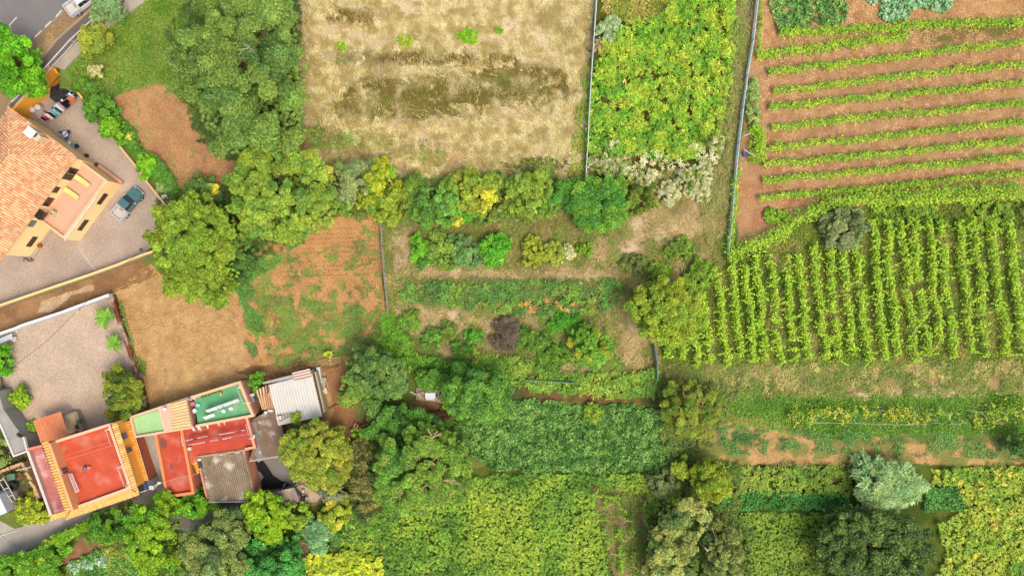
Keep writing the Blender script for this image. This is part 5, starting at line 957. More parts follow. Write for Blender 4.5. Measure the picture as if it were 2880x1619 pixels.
tree('ivy_thicket', 'thicket', 'dense dark green ivy thicket at the foot of the fern bed', 0, 0, 0, 0, 3.4, G3(70, 122, 44), 40, 1.0, trunk=False, poly=[(1560, 515), (1640, 492), (1720, 490), (1780, 520), (1770, 560), (1760, 620), (1740, 650), (1640, 650), (1610, 610), (1560, 570)], leaf=.27, cols2=G3(96, 140, 44), fill=1.8, flat=.2)
tree('ivy_thicket', 'thicket', 'darker right wing of the thicket beside the white flowered shrubs', 1806, 550, 50, 48, 2.4, G3(78, 100, 36), 41, .7, trunk=False, leaf=.24, cols2=G3(104, 122, 40))
WF = G3(168, 172, 134); WG = G3(118, 144, 64)
for px, py, rx, ry, lab in ((1712, 458, 58, 32, 'white flowered shrub at the lower left of the fern bed'), (1760, 484, 30, 20, 'white flowered clump above the ivy thicket'), (1820, 500, 26, 24, 'small white flowered clump between fern bed and ivy thicket'), (1886, 536, 36, 36, 'rounded white flowered shrub at the tip of the dark thicket wing'), (1950, 530, 28, 28, 'pinkish white shrub between two bright white shrubs'), (1972, 508, 36, 60, 'tallest white flowered shrub right of the fern bed'), (2010, 400, 30, 22, 'white flowered clump at the right edge of the fern bed'), (1930, 492, 24, 18, 'small pale clump on the lower edge of the fern bed')):
    tree('flowering_shrub', S_, lab, px, py, rx, ry, 2.0, WF if px != 1712 else WF*.9, 50+px % 37, .38, trunk=False, leaf=.34, asp=.18, radial=True, jit=.3, dens=4, cols2=WG, p2=.5 if px in (1712, 2010, 1760) else .25, group='white flowered shrubs around the fern bed')
tree('shrub', S_, 'silvery sage shrub in the upper left corner of the fern bed', 1712, 86, 40, 44, 1.6, G3(160, 186, 140), 60, .5, trunk=False, leaf=.2)
tree('shrub', S_, 'dry mauve grey bush under the silvery sage shrub', 1684, 130, 18, 26, 1.0, G3(160, 140, 112), 61, .35, trunk=False, leaf=.16, asp=.2)
# middle plot
tree('shrub', S_, 'bright green left end bush of the row of four in the meadow', 1186, 705, 36, 46, 2.4, G3(104, 170, 34), 62, .6, trunk=False, leaf=.27, cols2=G3(78, 120, 46))
tree('shrub', S_, 'olive green second bush of the row of four in the meadow', 1240, 706, 48, 48, 2.6, G3(112, 144, 58), 63, .6, trunk=False, leaf=.24)
tree('shrub', S_, 'grey green third bush of the row of four in the meadow', 1308, 704, 52, 48, 2.4, G3(92, 130, 74), 64, .6, trunk=False, leaf=.22)
tree('shrub', S_, 'vivid big leaved fourth bush at the right end of the meadow row', 1386, 702, 44, 46, 2.8, G3(92, 160, 40), 65, .6, trunk=False, leaf=.34, cols2=G3(66, 140, 34))
tree('shrub', S_, 'yellow green round shrub in the meadow', 1505, 708, 42, 40, 2.0, G3(140, 158, 42), 66, .5, trunk=False, leaf=.24)
tree('shrub', S_, 'pale green shrub joined to the yellow green round shrub', 1556, 708, 30, 36, 2.0, G3(146, 164, 60), 67, .5, trunk=False, leaf=.24)
tree('shrub', S_, 'silvery wispy plant between two yellow green shrubs', 1598, 712, 20, 24, 1.2, G3(170, 176, 130), 68, .3, trunk=False, leaf=.28, asp=.2)
tree('shrub', S_, 'smallest round green shrub at the right end of the yellow green row', 1646, 702, 24, 21, 1.6, G3(110, 146, 36), 69, .4, trunk=False, leaf=.2)
tree('dry_shrub', S_, 'dry purple brown leafless bush in the lower meadow', 1424, 946, 46, 46, 2.0, G3(98, 88, 80), 70, .7, trunk=False, leaf=.3, asp=.10, jit=.35, hue=.05)
tree('shrub', S_, 'small dense green bush left of the purple brown bush', 1332, 945, 24, 24, 1.6, G3(80, 140, 40), 71, .4, trunk=False, leaf=.2)
tree('shrub', S_, 'sparse green citrus bush at the left of the lower meadow', 1212, 955, 28, 30, 1.6, G3(92, 140, 50), 72, .35, trunk=False, leaf=.22, dens=2.2)
tree('small_tree', T_, 'rounded fresh green tree in the lower meadow', 1668, 976, 58, 60, 4.5, G3(104, 152, 48), 73, .7, leaf=.25, cols2=G3(150, 164, 50), p2=.25)
tree('shrub', S_, 'low dense grass green mound above the rounded fresh green tree', 1600, 910, 62, 34, 1.5, G3(72, 132, 36), 74, .6, trunk=False, leaf=.22)
tree('broadleaf_tree', T_, 'broad yellow green tree at the corner of the lower vineyard', 0, 0, 0, 0, 6.5, G3(138, 162, 44), 75, .95, poly=[(1768, 840), (1800, 795), (1870, 775), (1940, 790), (1985, 830), (1992, 900), (1960, 960), (1900, 980), (1840, 975), (1790, 930), (1772, 890)], leaf=.26, cols2=G3(116, 146, 44), fill=2., flat=.3)
tree('broadleaf_tree', T_, 'dark grey green mango like tree beside the dirt yard', 0, 0, 0, 0, 6.5, G3(92, 122, 60), 76, 1.0, poly=[(968, 1010), (1010, 975), (1080, 985), (1130, 1020), (1145, 1070), (1120, 1110), (1080, 1125), (1020, 1090), (975, 1070)], leaf=.27, cols2=G3(78, 110, 54), fill=1.9, flat=.35)
tree('broadleaf_tree', T_, 'lighter yellow tinted tree at the lower left of the dark grey green tree', 996, 1090, 54, 48, 5.2, G3(118, 144, 54), 77, .8, leaf=.26, cols2=G3(86, 122, 50))
tree('small_tree', T_, 'small round green tree standing alone on the dirt yard', 1044, 1146, 38, 38, 3.6, G3(92, 128, 60), 78, .6, leaf=.25)
tree('broadleaf_tree', T_, 'tall green tree right of the woodpile', 0, 0, 0, 0, 7.5, G3(90, 136, 50), 79, 1.0, poly=[(1260, 1040), (1300, 1030), (1380, 1035), (1430, 1060), (1442, 1120), (1420, 1180), (1370, 1205), (1300, 1195), (1250, 1150), (1245, 1090)], leaf=.26, cols2=G3(70, 114, 46), fill=1.8, flat=.35)
tree('broadleaf_tree', T_, 'deep green bush tree just below the woodpile dirt strip', 0, 0, 0, 0, 4.6, G3(78, 128, 46), 80, .9, poly=[(1010, 1215), (1060, 1180), (1080, 1150), (1150, 1140), (1210, 1165), (1250, 1195), (1210, 1240), (1100, 1250), (1040, 1240)], leaf=.26, cols2=G3(54, 86, 40), fill=1.8, flat=.3)
tree('shrub', S_, 'vivid light green fern clump at the edge of the dirt yard', 1022, 1220, 36, 14, 1.8, G3(126, 190, 30), 81, .4, trunk=False, leaf=.3, asp=.3)
ft = tree('broadleaf_tree', T_, 'feathery yellow green tree covering the right side of the dark courtyard', 0, 0, 0, 0, 7, G3(142, 156, 52), 82, .9, poly=[(790, 1230), (830, 1200), (900, 1185), (960, 1210), (985, 1280), (970, 1350), (930, 1390), (870, 1370), (820, 1330), (785, 1280)], leaf=.30, asp=.34, cols2=G3(104, 130, 42), fill=2., flat=.3, bare=14, bark=C(190, 165, 110), limb_out=2.0)
bt = tree('broadleaf_tree', T_, 'big green tree showing pale bare branches on its right side', 0, 0, 0, 0, 8.5, G3(108, 144, 52), 83, 1.05, poly=[(1060, 1230), (1130, 1205), (1230, 1195), (1300, 1240), (1335, 1330), (1320, 1400), (1270, 1440), (1200, 1460), (1110, 1440), (1050, 1400), (1045, 1300)], leaf=.29, asp=.4, cols2=G3(84, 126, 46), fill=1.55, flat=.3, bare=22, bark=C(200, 178, 128), limb_out=2.2)
tree('small_tree', T_, 'bright round lime tree below the small brown canopy', 744, 1455, 62, 72, 5.2, G3(140, 182, 24), 84, .75, leaf=.26, cols2=G3(98, 152, 26), flat=.3, fill=2.)
tree('small_tree', T_, 'duller green round tree right of the bright lime tree', 824, 1448, 36, 44, 3.6, G3(120, 154, 44), 85, .6, leaf=.24)
tree('small_tree', T_, 'yellow flowering bush right of the dull green round tree', 936, 1452, 48, 42, 3.2, G3(140, 160, 44), 86, .6, leaf=.24, cols2=G3(186, 180, 56))
tree('broadleaf_tree', T_, 'dark greyish green tree below the lane', 0, 0, 0, 0, 7, G3(110, 130, 70), 87, 1.0, poly=[(500, 1500), (560, 1470), (590, 1440), (650, 1440), (690, 1480), (700, 1560), (690, 1660), (560, 1660), (510, 1580)], leaf=.24, cols2=G3(76, 100, 60), fill=1.9, flat=.3)
tree('broadleaf_tree', T_, 'fresh dark green tree on the bottom edge beside the greyish tree', 755, 1590, 88, 76, 6, G3(70, 136, 60), 88, .95, leaf=.26, cols2=G3(56, 112, 50))
tree('broadleaf_tree', T_, 'bright green tall tree hiding the lane below the narrow red roof', 0, 0, 0, 0, 6.5, G3(122, 164, 26), 89, .95, poly=[(380, 1410), (440, 1385), (475, 1400), (480, 1450), (490, 1520), (500, 1600), (440, 1620), (380, 1590), (350, 1530), (335, 1460)], leaf=.28, cols2=G3(84, 138, 28), fill=1.9, flat=.3)
tree('broadleaf_tree', T_, 'vivid green tree with pointed leaves under the brown shed corner', 540, 1425, 62, 36, 4.5, G3(106, 164, 28), 90, .7, leaf=.30, cols2=G3(78, 134, 28))
tree('small_tree', T_, 'dark green rounded tree on the lower side of the lane', 290, 1484, 54, 46, 4.5, G3(66, 116, 36), 91, .75, leaf=.25, cols2=G3(92, 140, 32))
tree('small_tree', T_, 'small dark tree touching the tiled skirt of the orange house', 334, 1440, 22, 26, 3.5, G3(80, 124, 36), 92, .5, leaf=.24)
tree('hedge', 'hedge', 'dense green hedge running down the bottom left corner', 0, 0, 0, 0, 3.6, G3(90, 138, 36), 93, .85, trunk=False, poly=[(-40, 1580), (60, 1550), (120, 1520), (180, 1505), (180, 1560), (150, 1600), (170, 1660), (-40, 1660)], leaf=.26, cols2=G3(120, 156, 34), fill=2.)
tree('hedge', 'hedge', 'narrow bright hedge along the lower edge of the lane', 0, 0, 0, 0, 2.4, G3(110, 156, 34), 94, .5, trunk=False, poly=[(130, 1520), (190, 1490), (250, 1455), (262, 1470), (220, 1500), (150, 1545)], leaf=.24, fill=2.2)
tree('shrub', S_, 'yellow green clipped shrub between ruin and lane', 80, 1440, 48, 38, 2.6, G3(160, 178, 46), 95, .6, trunk=False, leaf=.24, cols2=G3(110, 136, 40), fill=2.2)
tree('small_tree', T_, 'dark olive oval tree against the brown wall in the gravel yard', 338, 1108, 56, 70, 4.4, G3(104, 120, 36), 96, .75, leaf=.24, cols2=G3(74, 98, 34), flat=.25, fill=2.2)
tree('small_tree', T_, 'bright small round bush near the left edge of the gravel yard', 48, 1116, 29, 28, 2.2, G3(134, 176, 28), 97, .5, leaf=.24)
tree('small_tree', T_, 'glossy green bush cut by the left edge of the gravel yard', -4, 1014, 30, 42, 3.0, G3(96, 168, 20), 98, .55, leaf=.28)
tree('shrub', S_, 'tiny round shrub left of the ribbed orange canopy', 85, 1200, 16, 17, 1.2, G3(130, 170, 50), 99, .3, trunk=False, leaf=.2)
tree('small_tree', T_, 'round green bush growing between pink wall and rusty roof', 716, 1076, 24, 28, 3.2, G3(88, 142, 36), 100, .5, leaf=.24)
tree('creeper', 'creeper', 'creeping green plant spilling over the lower edge of the metal shed roof', 0, 0, 0, 0, 3.2, G3(124, 156, 40), 101, .35, trunk=False, poly=[(844, 1145), (852, 1150), (850, 1180), (835, 1196), (815, 1186), (822, 1160), (830, 1168)], leaf=.24, dens=3)
tree('conifer_bush', S_, 'pale feathery evergreen by the left edge beside the grey flat roof', -4, 1270, 26, 46, 4, G3(150, 172, 96), 102, .6, leaf=.3, asp=.2)
# lower right
tree('shrub', S_, 'big pale blue green spiky shrub at the lower right', 2504, 1372, 112, 68, 4.2, G3(140, 174, 120)*1.4, 103, .8, trunk=False, radial=True, flat=.6, leaf=.85, asp=.10, cols2=G3(160, 190, 130)*1.45, p2=.3, jit=.28, dens=5, fill=2.)
tree('broadleaf_tree', T_, 'very dark rounded tree below the pale blue green shrub', 0, 0, 0, 0, 7, G3(86, 112, 54), 104, 1.1, poly=[(2340, 1450), (2400, 1425), (2500, 1430), (2580, 1450), (2630, 1510), (2630, 1600), (2600, 1680), (2340, 1680), (2305, 1600), (2310, 1510)], leaf=.3, cols2=G3(68, 94, 46), fill=2., flat=.3)
tree('broadleaf_tree', T_, 'cream speckled olive tree left of the lower right meadow', 0, 0, 0, 0, 7, G3(140, 150, 80), 105, .95, poly=[(1900, 1425), (1945, 1400), (1995, 1420), (2000, 1470), (1960, 1500), (1940, 1560), (1930, 1660), (1830, 1660), (1820, 1560), (1840, 1490), (1870, 1450)], leaf=.26, cols2=G3(92, 118, 62), p2=.4, fill=1.9, flat=.3)
tree('broadleaf_tree', T_, 'olive tree with one bare white fork on the bottom edge', 2040, 1560, 60, 90, 6, G3(112, 126, 66), 106, .85, leaf=.25, cols2=G3(76, 98, 48), fill=1.4, bare=6, bark=C(190, 180, 165), limb_out=1.8)
tree('broadleaf_tree', T_, 'yellow green tree above the cream speckled olive tree', 0, 0, 0, 0, 5.5, G3(132, 150, 34), 107, .8, poly=[(1950, 1310), (2000, 1290), (2050, 1310), (2062, 1360), (2045, 1400), (2015, 1420), (1960, 1395), (1945, 1350)], leaf=.25, cols2=G3(104, 130, 34), fill=1.9)
tree('small_tree', T_, 'pale lime bush at the right end of the dark leafy bed', 1920, 1320, 28, 30, 3, G3(158, 180, 56), 108, .5, leaf=.26)
tt = tree('broadleaf_tree', T_, 'twiggy olive green tree between leafy bed and right terraces', 0, 0, 0, 0, 5.5, G3(124, 138, 48), 109, .85, poly=[(1880, 1085), (1930, 1065), (2000, 1085), (2035, 1120), (2030, 1180), (1990, 1230), (1900, 1240), (1865, 1180)], leaf=.28, asp=.35, cols2=G3(92, 118, 40), fill=1.7, bare=10, bark=C(180, 160, 110), limb_out=1.6)
tree('small_tree', T_, 'grey green olive bush in the pergola vines', 2380, 638, 74, 54, 3.2, G3(124, 138, 92), 110, .7, leaf=.26, asp=.3, cols2=G3(100, 118, 74), jit=.3)
tree('small_tree', T_, 'dark green tree cut by the right edge above the lower meadow', 2882, 1258, 40, 34, 4, G3(76, 112, 50), 111, .7, leaf=.25)
tree('shrub', S_, 'yellow green shrub inside the dark leafy bed', 1668, 1160, 28, 26, 1.6, G3(124, 154, 48), 112, .45, trunk=False, leaf=.23)
tree('shrub', S_, 'dark dense bushes above the black gap beside the speckled olive tree', 1870, 1370, 46, 34, 3, G3(104, 118, 72), 113, .6, trunk=False, leaf=.22)
tree('reed_clump', 'reeds', 'blue green reed clump near the bottom below the yellow flowering bush', 892, 1508, 40, 48, 2.6, G3(128, 180, 128), 114, .6, trunk=False, leaf=.6, asp=.12, jit=.25)
tree('reed_clump', 'reeds', 'grey spiky agave like clump beside the cream path', 935, 1395, 34, 26, 2.2, G3(130, 140, 110), 115, .45, trunk=False, leaf=.6, asp=.1, jit=.3)
tree('reed_clump', 'reeds', 'withered maize patch between the two branchy trees', 0, 0, 0, 0, 2.6, G3(116, 118, 66), 116, .6, trunk=False, poly=[(985, 1235), (1050, 1225), (1055, 1300), (1060, 1400), (1080, 1440), (1010, 1470), (975, 1400), (975, 1330)], leaf=.6, asp=.13, cols2=G3(70, 88, 44), p2=.4, jit=.35, dens=3.5, fill=1.6)
# bananas
def banana(px, py, lab, n=9, L=1.7, seed=1, h=1.6, c=G3(92, 138, 40)):
    R = np.random.default_rng(seed); q = P(px, py, h); t = thing('banana_plant', lab, 'banana plant', (q[0], q[1], 0)); mb = MB(); mb.tube([(q[0], q[1], 0), (q[0], q[1], h)], [.14, .09], C(140, 150, 90)); mb.build('stem', M_BARK, t)
    for i in range(n):
        a = i*2*math.pi/n+R.normal(0, .45); l = L*R.uniform(.45, 1.15); V = []; F = []; w = .26*R.uniform(.8, 1.2)
        for j in range(7):
            f = j/6; r = .1+l*f; z = h+.55*math.sin(f*2.3)-.3*f; ww = w*math.sin(min(1, f*1.15+.12)*math.pi)**.6+.01
            for s in (-1, 0, 1): V.append((q[0]+r*math.cos(a)-s*ww*math.sin(a), q[1]+r*math.sin(a)+s*ww*math.cos(a), z-.08*abs(s)))
        for j in range(6):
            for s in (0, 1): x = j*3+s; F.append([x, x+1, x+4, x+3])
        mb = MB(); mb.add(V, F, c*R.uniform(.75, 1.2)); mb.build('leaf', M_LEAF, t)
banana(300, 892, 'upper banana plant beside the brown wall in the gravel yard', 13, 1.9, 3); banana(322, 966, 'lower smaller banana plant beside the brown wall', 12, 1.5, 4, 1.3); banana(846, 1492, 'single banana plant near the cut reeds', 7, 1.1, 6, 1.2)
banana(924, 996, 'lone pale maize plant at the lower edge of the weedy plot', 7, .7, 7, .8, G3(176, 196, 60))
for px, py, r, c, lab, sd in ((955, 130, 16, G3(140, 190, 20), 'small vivid green weed clump at left in the dry field', 1), (1318, 100, 28, G3(130, 190, 24), 'largest vivid green weed clump in the dry field', 2), (1138, 116, 22, G3(150, 180, 40), 'loose lime weeds in the middle of the dry field', 3), (1402, 84, 12, G3(110, 160, 40), 'tiny green weed clump at right in the dry field', 4)):
    tree('weed_clump', 'weeds', lab, px, py, r, r*.8, .6, c, 120+sd, .3, trunk=False, leaf=.2, dens=3)
# cabbages and dry bushes at the bottom left
for i, (px, py, lab) in enumerate(((207, 1596, 'left pale blue cabbage clump in the bottom bed'), (242, 1586, 'middle pale blue cabbage clump in the bottom bed'), (280, 1580, 'right pale blue cabbage clump in the bottom bed'), (372, 1560, 'separate pale blue cabbage near the tall bright tree'))):
    tree('cabbage_clump', 'cabbages', lab, px, py, 17, 14, .7, G3(164, 200, 176), 130+i, .3, trunk=False, leaf=.42, asp=.7, dens=3, group='pale blue cabbages in the bottom bed')

# ================================================================== crops
VG, VY = G3(118, 158, 40), G3(146, 176, 44)
VG, VY = VG*1.15, VY*1.25
ords = ['topmost', 'second', 'third', 'fourth', 'fifth', 'sixth', 'seventh', 'eighth', 'ninth', 'lowest']
hr = [[(2196, 88), (2320, 82), (2440, 76), (2635, 65), (2900, 56)], [(2130, 148), (2240, 140), (2360, 122), (2480, 106), (2560, 100)], [(2165, 197), (2300, 182), (2440, 170), (2538, 155), (2700, 132), (2900, 112)], [(2180, 253), (2400, 228), (2600, 202), (2900, 176)], [(2168, 298), (2380, 278), (2600, 255), (2900, 229)], [(2172, 355), (2400, 330), (2640, 308), (2900, 284)], [(2165, 412), (2400, 392), (2640, 364), (2900, 338)], [(2150, 461), (2400, 438), (2640, 416), (2900, 388)], [(2150, 504), (2400, 484), (2640, 462), (2900, 435)], [(2140, 554), (2400, 532), (2640, 510), (2900, 482)]]
for i, pts in enumerate(hr):
    vine('vine_row', 'vine row', ords[i]+' of the ten near horizontal vine rows on red soil'+(' ending halfway with hanging canes' if i == 1 else ''), pts, .82 if i > 1 else 1.1, 1.2, VG, 200+i, leaf=.23, cols2=VY, per=130, side=.25 if i != 1 else 1.2, group='horizontal vine rows on red soil')
vine('pergola_vine', 'vine', 'thick curved band of vines between the red soil vineyard and the upright rows', [(2052, 725), (2120, 690), (2200, 645), (2270, 605), (2335, 575), (2430, 552), (2560, 545), (2700, 535), (2900, 530)], 2.0, 1.9, VG, 230, cols2=VY, per=85, side=2.2, leaf=.24)
vine('pergola_vine', 'vine', 'bright yellow top line of vines over the thick curved band at the right', [(2330, 562), (2500, 566), (2680, 560), (2800, 550), (2900, 548)], .9, 2.1, VY, 231, per=80, side=1.2, leaf=.24)
vine('pergola_vine', 'vine', 'vertical strip of vine climbing the green net fence', [(2060, 700), (2066, 620), (2074, 540), (2084, 470)], .75, 1.5, VG, 232, cols2=VY, per=90, side=.8)
vine('pergola_vine', 'vine', 'bright vine clump beside the blue box on the net fence', [(2128, 352), (2140, 400), (2140, 455)], 1.9, 1.7, G3(140, 190, 20), 233, per=90, side=2, leaf=.26)
vine('pergola_vine', 'vine', 'narrow vine strip at the top right of the net fence', [(2146, -20), (2144, 60), (2136, 140)], .5, 1.2, VG, 234, per=90)
tree('shrub', S_, 'grey green creeper draped beside the net fence above the bright vine clump', 2122, 280, 20, 68, 1.5, G3(140, 174, 100), 235, .4, trunk=False, leaf=.2)
tree('shrub', S_, 'low vine bush on the red soil left of the thick curved band', 2185, 605, 38, 20, 1.2, VG, 236, .4, trunk=False, leaf=.24)
bots = [1887, 1924, 1966, 1999, 2047, 2089, 2125, 2159, 2202, 2241, 2280, 2325, 2367, 2405, 2448, 2495, 2538, 2582, 2618, 2652, 2691, 2742, 2784, 2842, 2885]
boty = [1008, 1012, 1030, 1024, 1030, 1004, 1020, 1014, 1022, 1020, 1010, 1014, 1018, 1000, 1018, 1012, 1000, 1020, 1002, 966, 1006, 988, 1006, 1004, 1000]
rng2 = np.random.default_rng(77)
for i, (bx, by) in enumerate(zip(bots, boty)):
    ty = 950 if i < 2 else (880 if i == 2 else (820 if i == 3 else (765 if bx < 2060 else (745 if bx < 2140 else (715 if bx < 2320 else (690 if bx < 2440 else 618)))))); sx = .10; pts = []
    n = max(2, int((by-ty)/45)); 
    for j in range(n+1): y = by+(ty-by)*j/n; pts.append((bx-(by-y)*sx+rng2.normal(0, 4.5)*(j > 0), y))
    pos = 'at the far left beside the round tree' if i == 0 else ('at the far right edge' if i == len(bots)-1 else 'counted from the left as number %d' % (i+1))
    vine('vine_row', 'vine row', 'upright vine row of the lower vineyard '+pos, pts, .85, 1.5, G3(132, 170, 40)*1.2, 300+i, leaf=.26, cols2=G3(160, 188, 46)*1.25, per=95, gap=.31, side=2.8, group='upright vine rows of the lower vineyard')
for i, pts in enumerate(([(1665, 1390), (1668, 1480)], [(1703, 1405), (1706, 1500), (1710, 1570)], [(1742, 1400), (1745, 1500), (1748, 1620)], [(1778, 1420), (1780, 1500), (1782, 1620)], [(1812, 1400), (1814, 1470)])):
    vine('vine_row', 'vine row', ['leftmost', 'second', 'middle', 'fourth', 'rightmost'][i]+' of the five sparse vine rows in the small brown plot', pts, .6, 1.1, VG, 340+i, gap=.46, per=70, side=.8, group='sparse vines in the small brown plot')
vine('vine_row', 'vine row', 'horizontal top wire of vines joining the five sparse rows', [(1668, 1395), (1740, 1402), (1810, 1402)], .4, 1.2, VG, 346, gap=.42, group='sparse vines in the small brown plot')
# yellowing vines on poles in the green terrace
R = random.Random(5); mb = MB()
for i in range(46):
    x = 2290+i*12.9+R.uniform(-6, 6); y = 1178+R.uniform(-26, 14); a = R.choice([0, 0, .1, 1.4, -.5, .6]); l = R.uniform(8, 22); z = R.uniform(.8, 1.4)
    mb.tube([P(x-l*.8*math.cos(a), y-l*.8*math.sin(a), z), P(x+l*.8*math.cos(a), y+l*.8*math.sin(a), z+R.uniform(-.2, .2))], .02, C(220, 214, 200), 4)
mb.tube([P(2280, 1188, 1.1), P(2400, 1190, 1.1), P(2530, 1194, 1.1), P(2610, 1192, 1.1)], .02, C(230, 226, 214), 4)
for i in range(14): q = P(2300+i*43, 1180, .5); mb.box(q[0], q[1], 0, .07, .07, 1.3, C(170, 160, 140))
solo(mb.build('pole_trellis', M_WOOD), 'tangle of thin white poles carrying the yellowing vines on the green terrace', 'trellis')
for k, (pts, w, lab) in enumerate((([(2225, 1165), (2260, 1180), (2300, 1165)], 2.2, 'left end of the yellowing trellis vines'), ([(2300, 1165), (2360, 1160), (2400, 1175)], 1.8, 'yellowing trellis vines left of the long white pole'), ([(2410, 1160), (2470, 1160), (2540, 1170), (2620, 1175)], 2.2, 'yellowing trellis vines in the middle of the green terrace'), ([(2620, 1160), (2700, 1165)], 1.0, 'thin yellowing vines over the open white poles'), ([(2740, 1180), (2790, 1160), (2830, 1150), (2900, 1160)], 3.0, 'right end of the yellowing trellis vines'))):
    vine('trellis_vine', 'vine', lab, pts, w, 1.5, G3(150, 160, 42), 350+k, cols2=G3(110, 148, 40), per=45, gap=.42, side=1.2, leaf=.27, group='yellowing vines on the green terrace')

# ================================================================== ground cover
STR = [G3(140, 126, 80), G3(158, 146, 100), G3(170, 158, 114), G3(192, 182, 144)]
HOLES = [(1200, 165, 260, 20, .8), (1000, 160, 90, 26, .9), (1010, 40, 60, 22, .85), (1280, 250, 310, 44, .8), (1120, 290, 190, 50, .9), (1450, 215, 140, 34, .9), (1420, 320, 160, 18, .6), (950, 60, 40, 16, .6), (1560, 260, 60, 30, .8), (1500, 465, 70, 26, .9), (930, 385, 60, 30, .85), (1400, 110, 60, 14, .7), (840, 220, 26, 260, .8)]
cover('dry_grass', 'grass', 'long dry straw coloured grass covering the rectangular upper field', [DRY], 170, .45, .035, STR, hz=.22, seed=3, mask=.36, ms=1.4, flow=(2.2, 1.3, 1.6), lift=.45, m=M_STRAW, cs=.9, holes=HOLES)
BANDS = [[(950, 140), (1200, 150), (1460, 145), (1470, 195), (1200, 190), (940, 185)], [(980, 225), (1250, 210), (1590, 190), (1600, 280), (1500, 300), (1300, 310), (1150, 330), (960, 345), (940, 290)], [(960, 20), (1060, 25), (1050, 70), (950, 60)], [(1430, 440), (1580, 440), (1580, 490), (1420, 490)], [(880, 350), (1060, 365), (1240, 400), (1240, 470), (1000, 440), (880, 420)]]
cover('dry_grass', 'grass', 'short brown green sward in bands across the dry straw', BANDS, 80, .3, .045, [G3(88, 86, 38), G3(108, 98, 50), G3(92, 108, 46)], hz=.12, seed=8, mask=.36, ms=2.2, flow=(1.2, 2.4, 2.), m=M_STRAW)
cover('grass', 'grass', 'green weed patches along the lower left of the dry field', [[(860, 360), (1060, 370), (1080, 420), (880, 420)], [(870, 225), (920, 230), (915, 290), (868, 280)], [(1130, 420), (1260, 430), (1250, 460), (1130, 455)], [(1380, 450), (1560, 440), (1570, 490), (1400, 500)]], 90, .3, .1, [G3(90, 140, 44), G3(124, 150, 62)], hz=.2, seed=13, mask=.47, ms=1.6)
cover('mown_straw', 'straw', 'mown yellow straw lying in swirls on the field above the green roofed house', [[(312, 822), (420, 745), (560, 830), (640, 830), (690, 960), (700, 1050), (520, 1120), (412, 1150), (380, 1030)]], 60, .4, .035, [G3(150, 120, 78), G3(162, 132, 86), G3(172, 142, 96), G3(184, 156, 108)], hz=.1, seed=17, mask=.34, ms=1.2, flow=(.25, 1.3, 2.5), lift=.15, m=M_STRAW, cs=1.0, holes=[(700, 950, 36, 130, .9)])
cover('weeds', 'weeds', 'green weeds at the foot of the brown wall in the straw field', [[(330, 838), (344, 850), (372, 960), (378, 1000), (410, 1020), (408, 1060), (385, 1040), (362, 985), (344, 900)]], 90, .26, .14, [G3(76, 118, 44), G3(110, 150, 60)], hz=.5, seed=19, warp=3)
fronds('ferns', 'ferns', 'bright yellow green fern bed between the two net fences', [[(1930, -40), (2065, -40), (2060, 220), (2020, 400), (1960, 450), (1650, 430), (1656, 300), (1672, 180), (1720, 60), (1850, 50)]], 13, .44, .13, [G3(84, 134, 34)*1.1, G3(108, 156, 38)*1.15, G3(134, 172, 42)*1.2, G3(154, 178, 50)*1.2], hz=1.2, seed=21, ms=1.2, mask=.31, lump=1.1, cs=1.4, jit=.26)
cover('weeds', 'weeds', 'green creeping edge along the left fence of the fern bed', [[(1640, 190), (1660, 200), (1650, 500), (1600, 490), (1625, 300)]], 60, .26, .15, [G3(96, 138, 40), G3(150, 170, 40)], hz=.6, seed=23, mask=.4)
cover('dry_brush', 'brush', 'grey brown brushwood strip along the left of the vineyard fence', [[(2070, -40), (2128, -40), (2096, 250), (2070, 420), (2050, 640), (1990, 700), (1960, 560), (2040, 430), (2060, 200)]], 110, .4, .05, [G3(104, 110, 62), G3(140, 136, 92), G3(116, 128, 66)], hz=.5, seed=25, flow=(1.4, 3., 1.5), m=M_STRAW, mask=.3)
cover('meadow_grass', 'grass', 'rough pale meadow grass of the middle plot', [MID], 75, .42, .04, [G3(104, 104, 56), G3(146, 130, 84), G3(170, 152, 112)], hz=.25, seed=27, mask=.42, ms=2., flow=(1.6, 3, 2.5), m=M_STRAW)
cover('meadow_weeds', 'weeds', 'scattered green weeds in the middle meadow', [MID], 90, .24, .08, [G3(84, 116, 44), G3(104, 132, 52), G3(124, 140, 62)], hz=.3, seed=29, mask=.44, ms=1.8, holes=[(1210, 900, 100, 40, .9), (1770, 960, 40, 90, .9), (1130, 700, 36, 60, .85), (1285, 988, 44, 24, .9), (1585, 995, 22, 40, .9), (1900, 610, 120, 80, .8), (1450, 772, 340, 12, .85)])
fronds('ferns', 'ferns', 'dark green band of ferns with orange dead fronds across the meadow', [[(1115, 790), (1300, 800), (1500, 790), (1740, 790), (1760, 840), (1700, 880), (1500, 890), (1300, 870), (1130, 840)]], 5, .55, .18, [G3(70, 112, 50), G3(84, 128, 56), G3(112, 150, 40)], hz=.8, seed=31, mask=.36, ms=1.6)
fronds('dead_ferns', 'ferns', 'orange dead fern fronds in the middle of the meadow', [[(1350, 840), (1480, 840), (1620, 850), (1660, 880), (1500, 890), (1380, 880)]], 1.6, .5, .14, [G3(214, 150, 60), G3(190, 120, 56)], hz=.8, seed=32, mask=.5, ms=1.2)
fronds('ferns', 'ferns', 'bright fern slope winding from the central fence down to the tall green tree', [[(1075, 880), (1105, 870), (1130, 930), (1180, 1010), (1260, 1010), (1420, 1020), (1440, 1060), (1300, 1060), (1180, 1060), (1130, 1020), (1060, 980)]], 7, .55, .17, [G3(80, 132, 30), G3(104, 160, 34), G3(84, 124, 40)], hz=.8, seed=33)
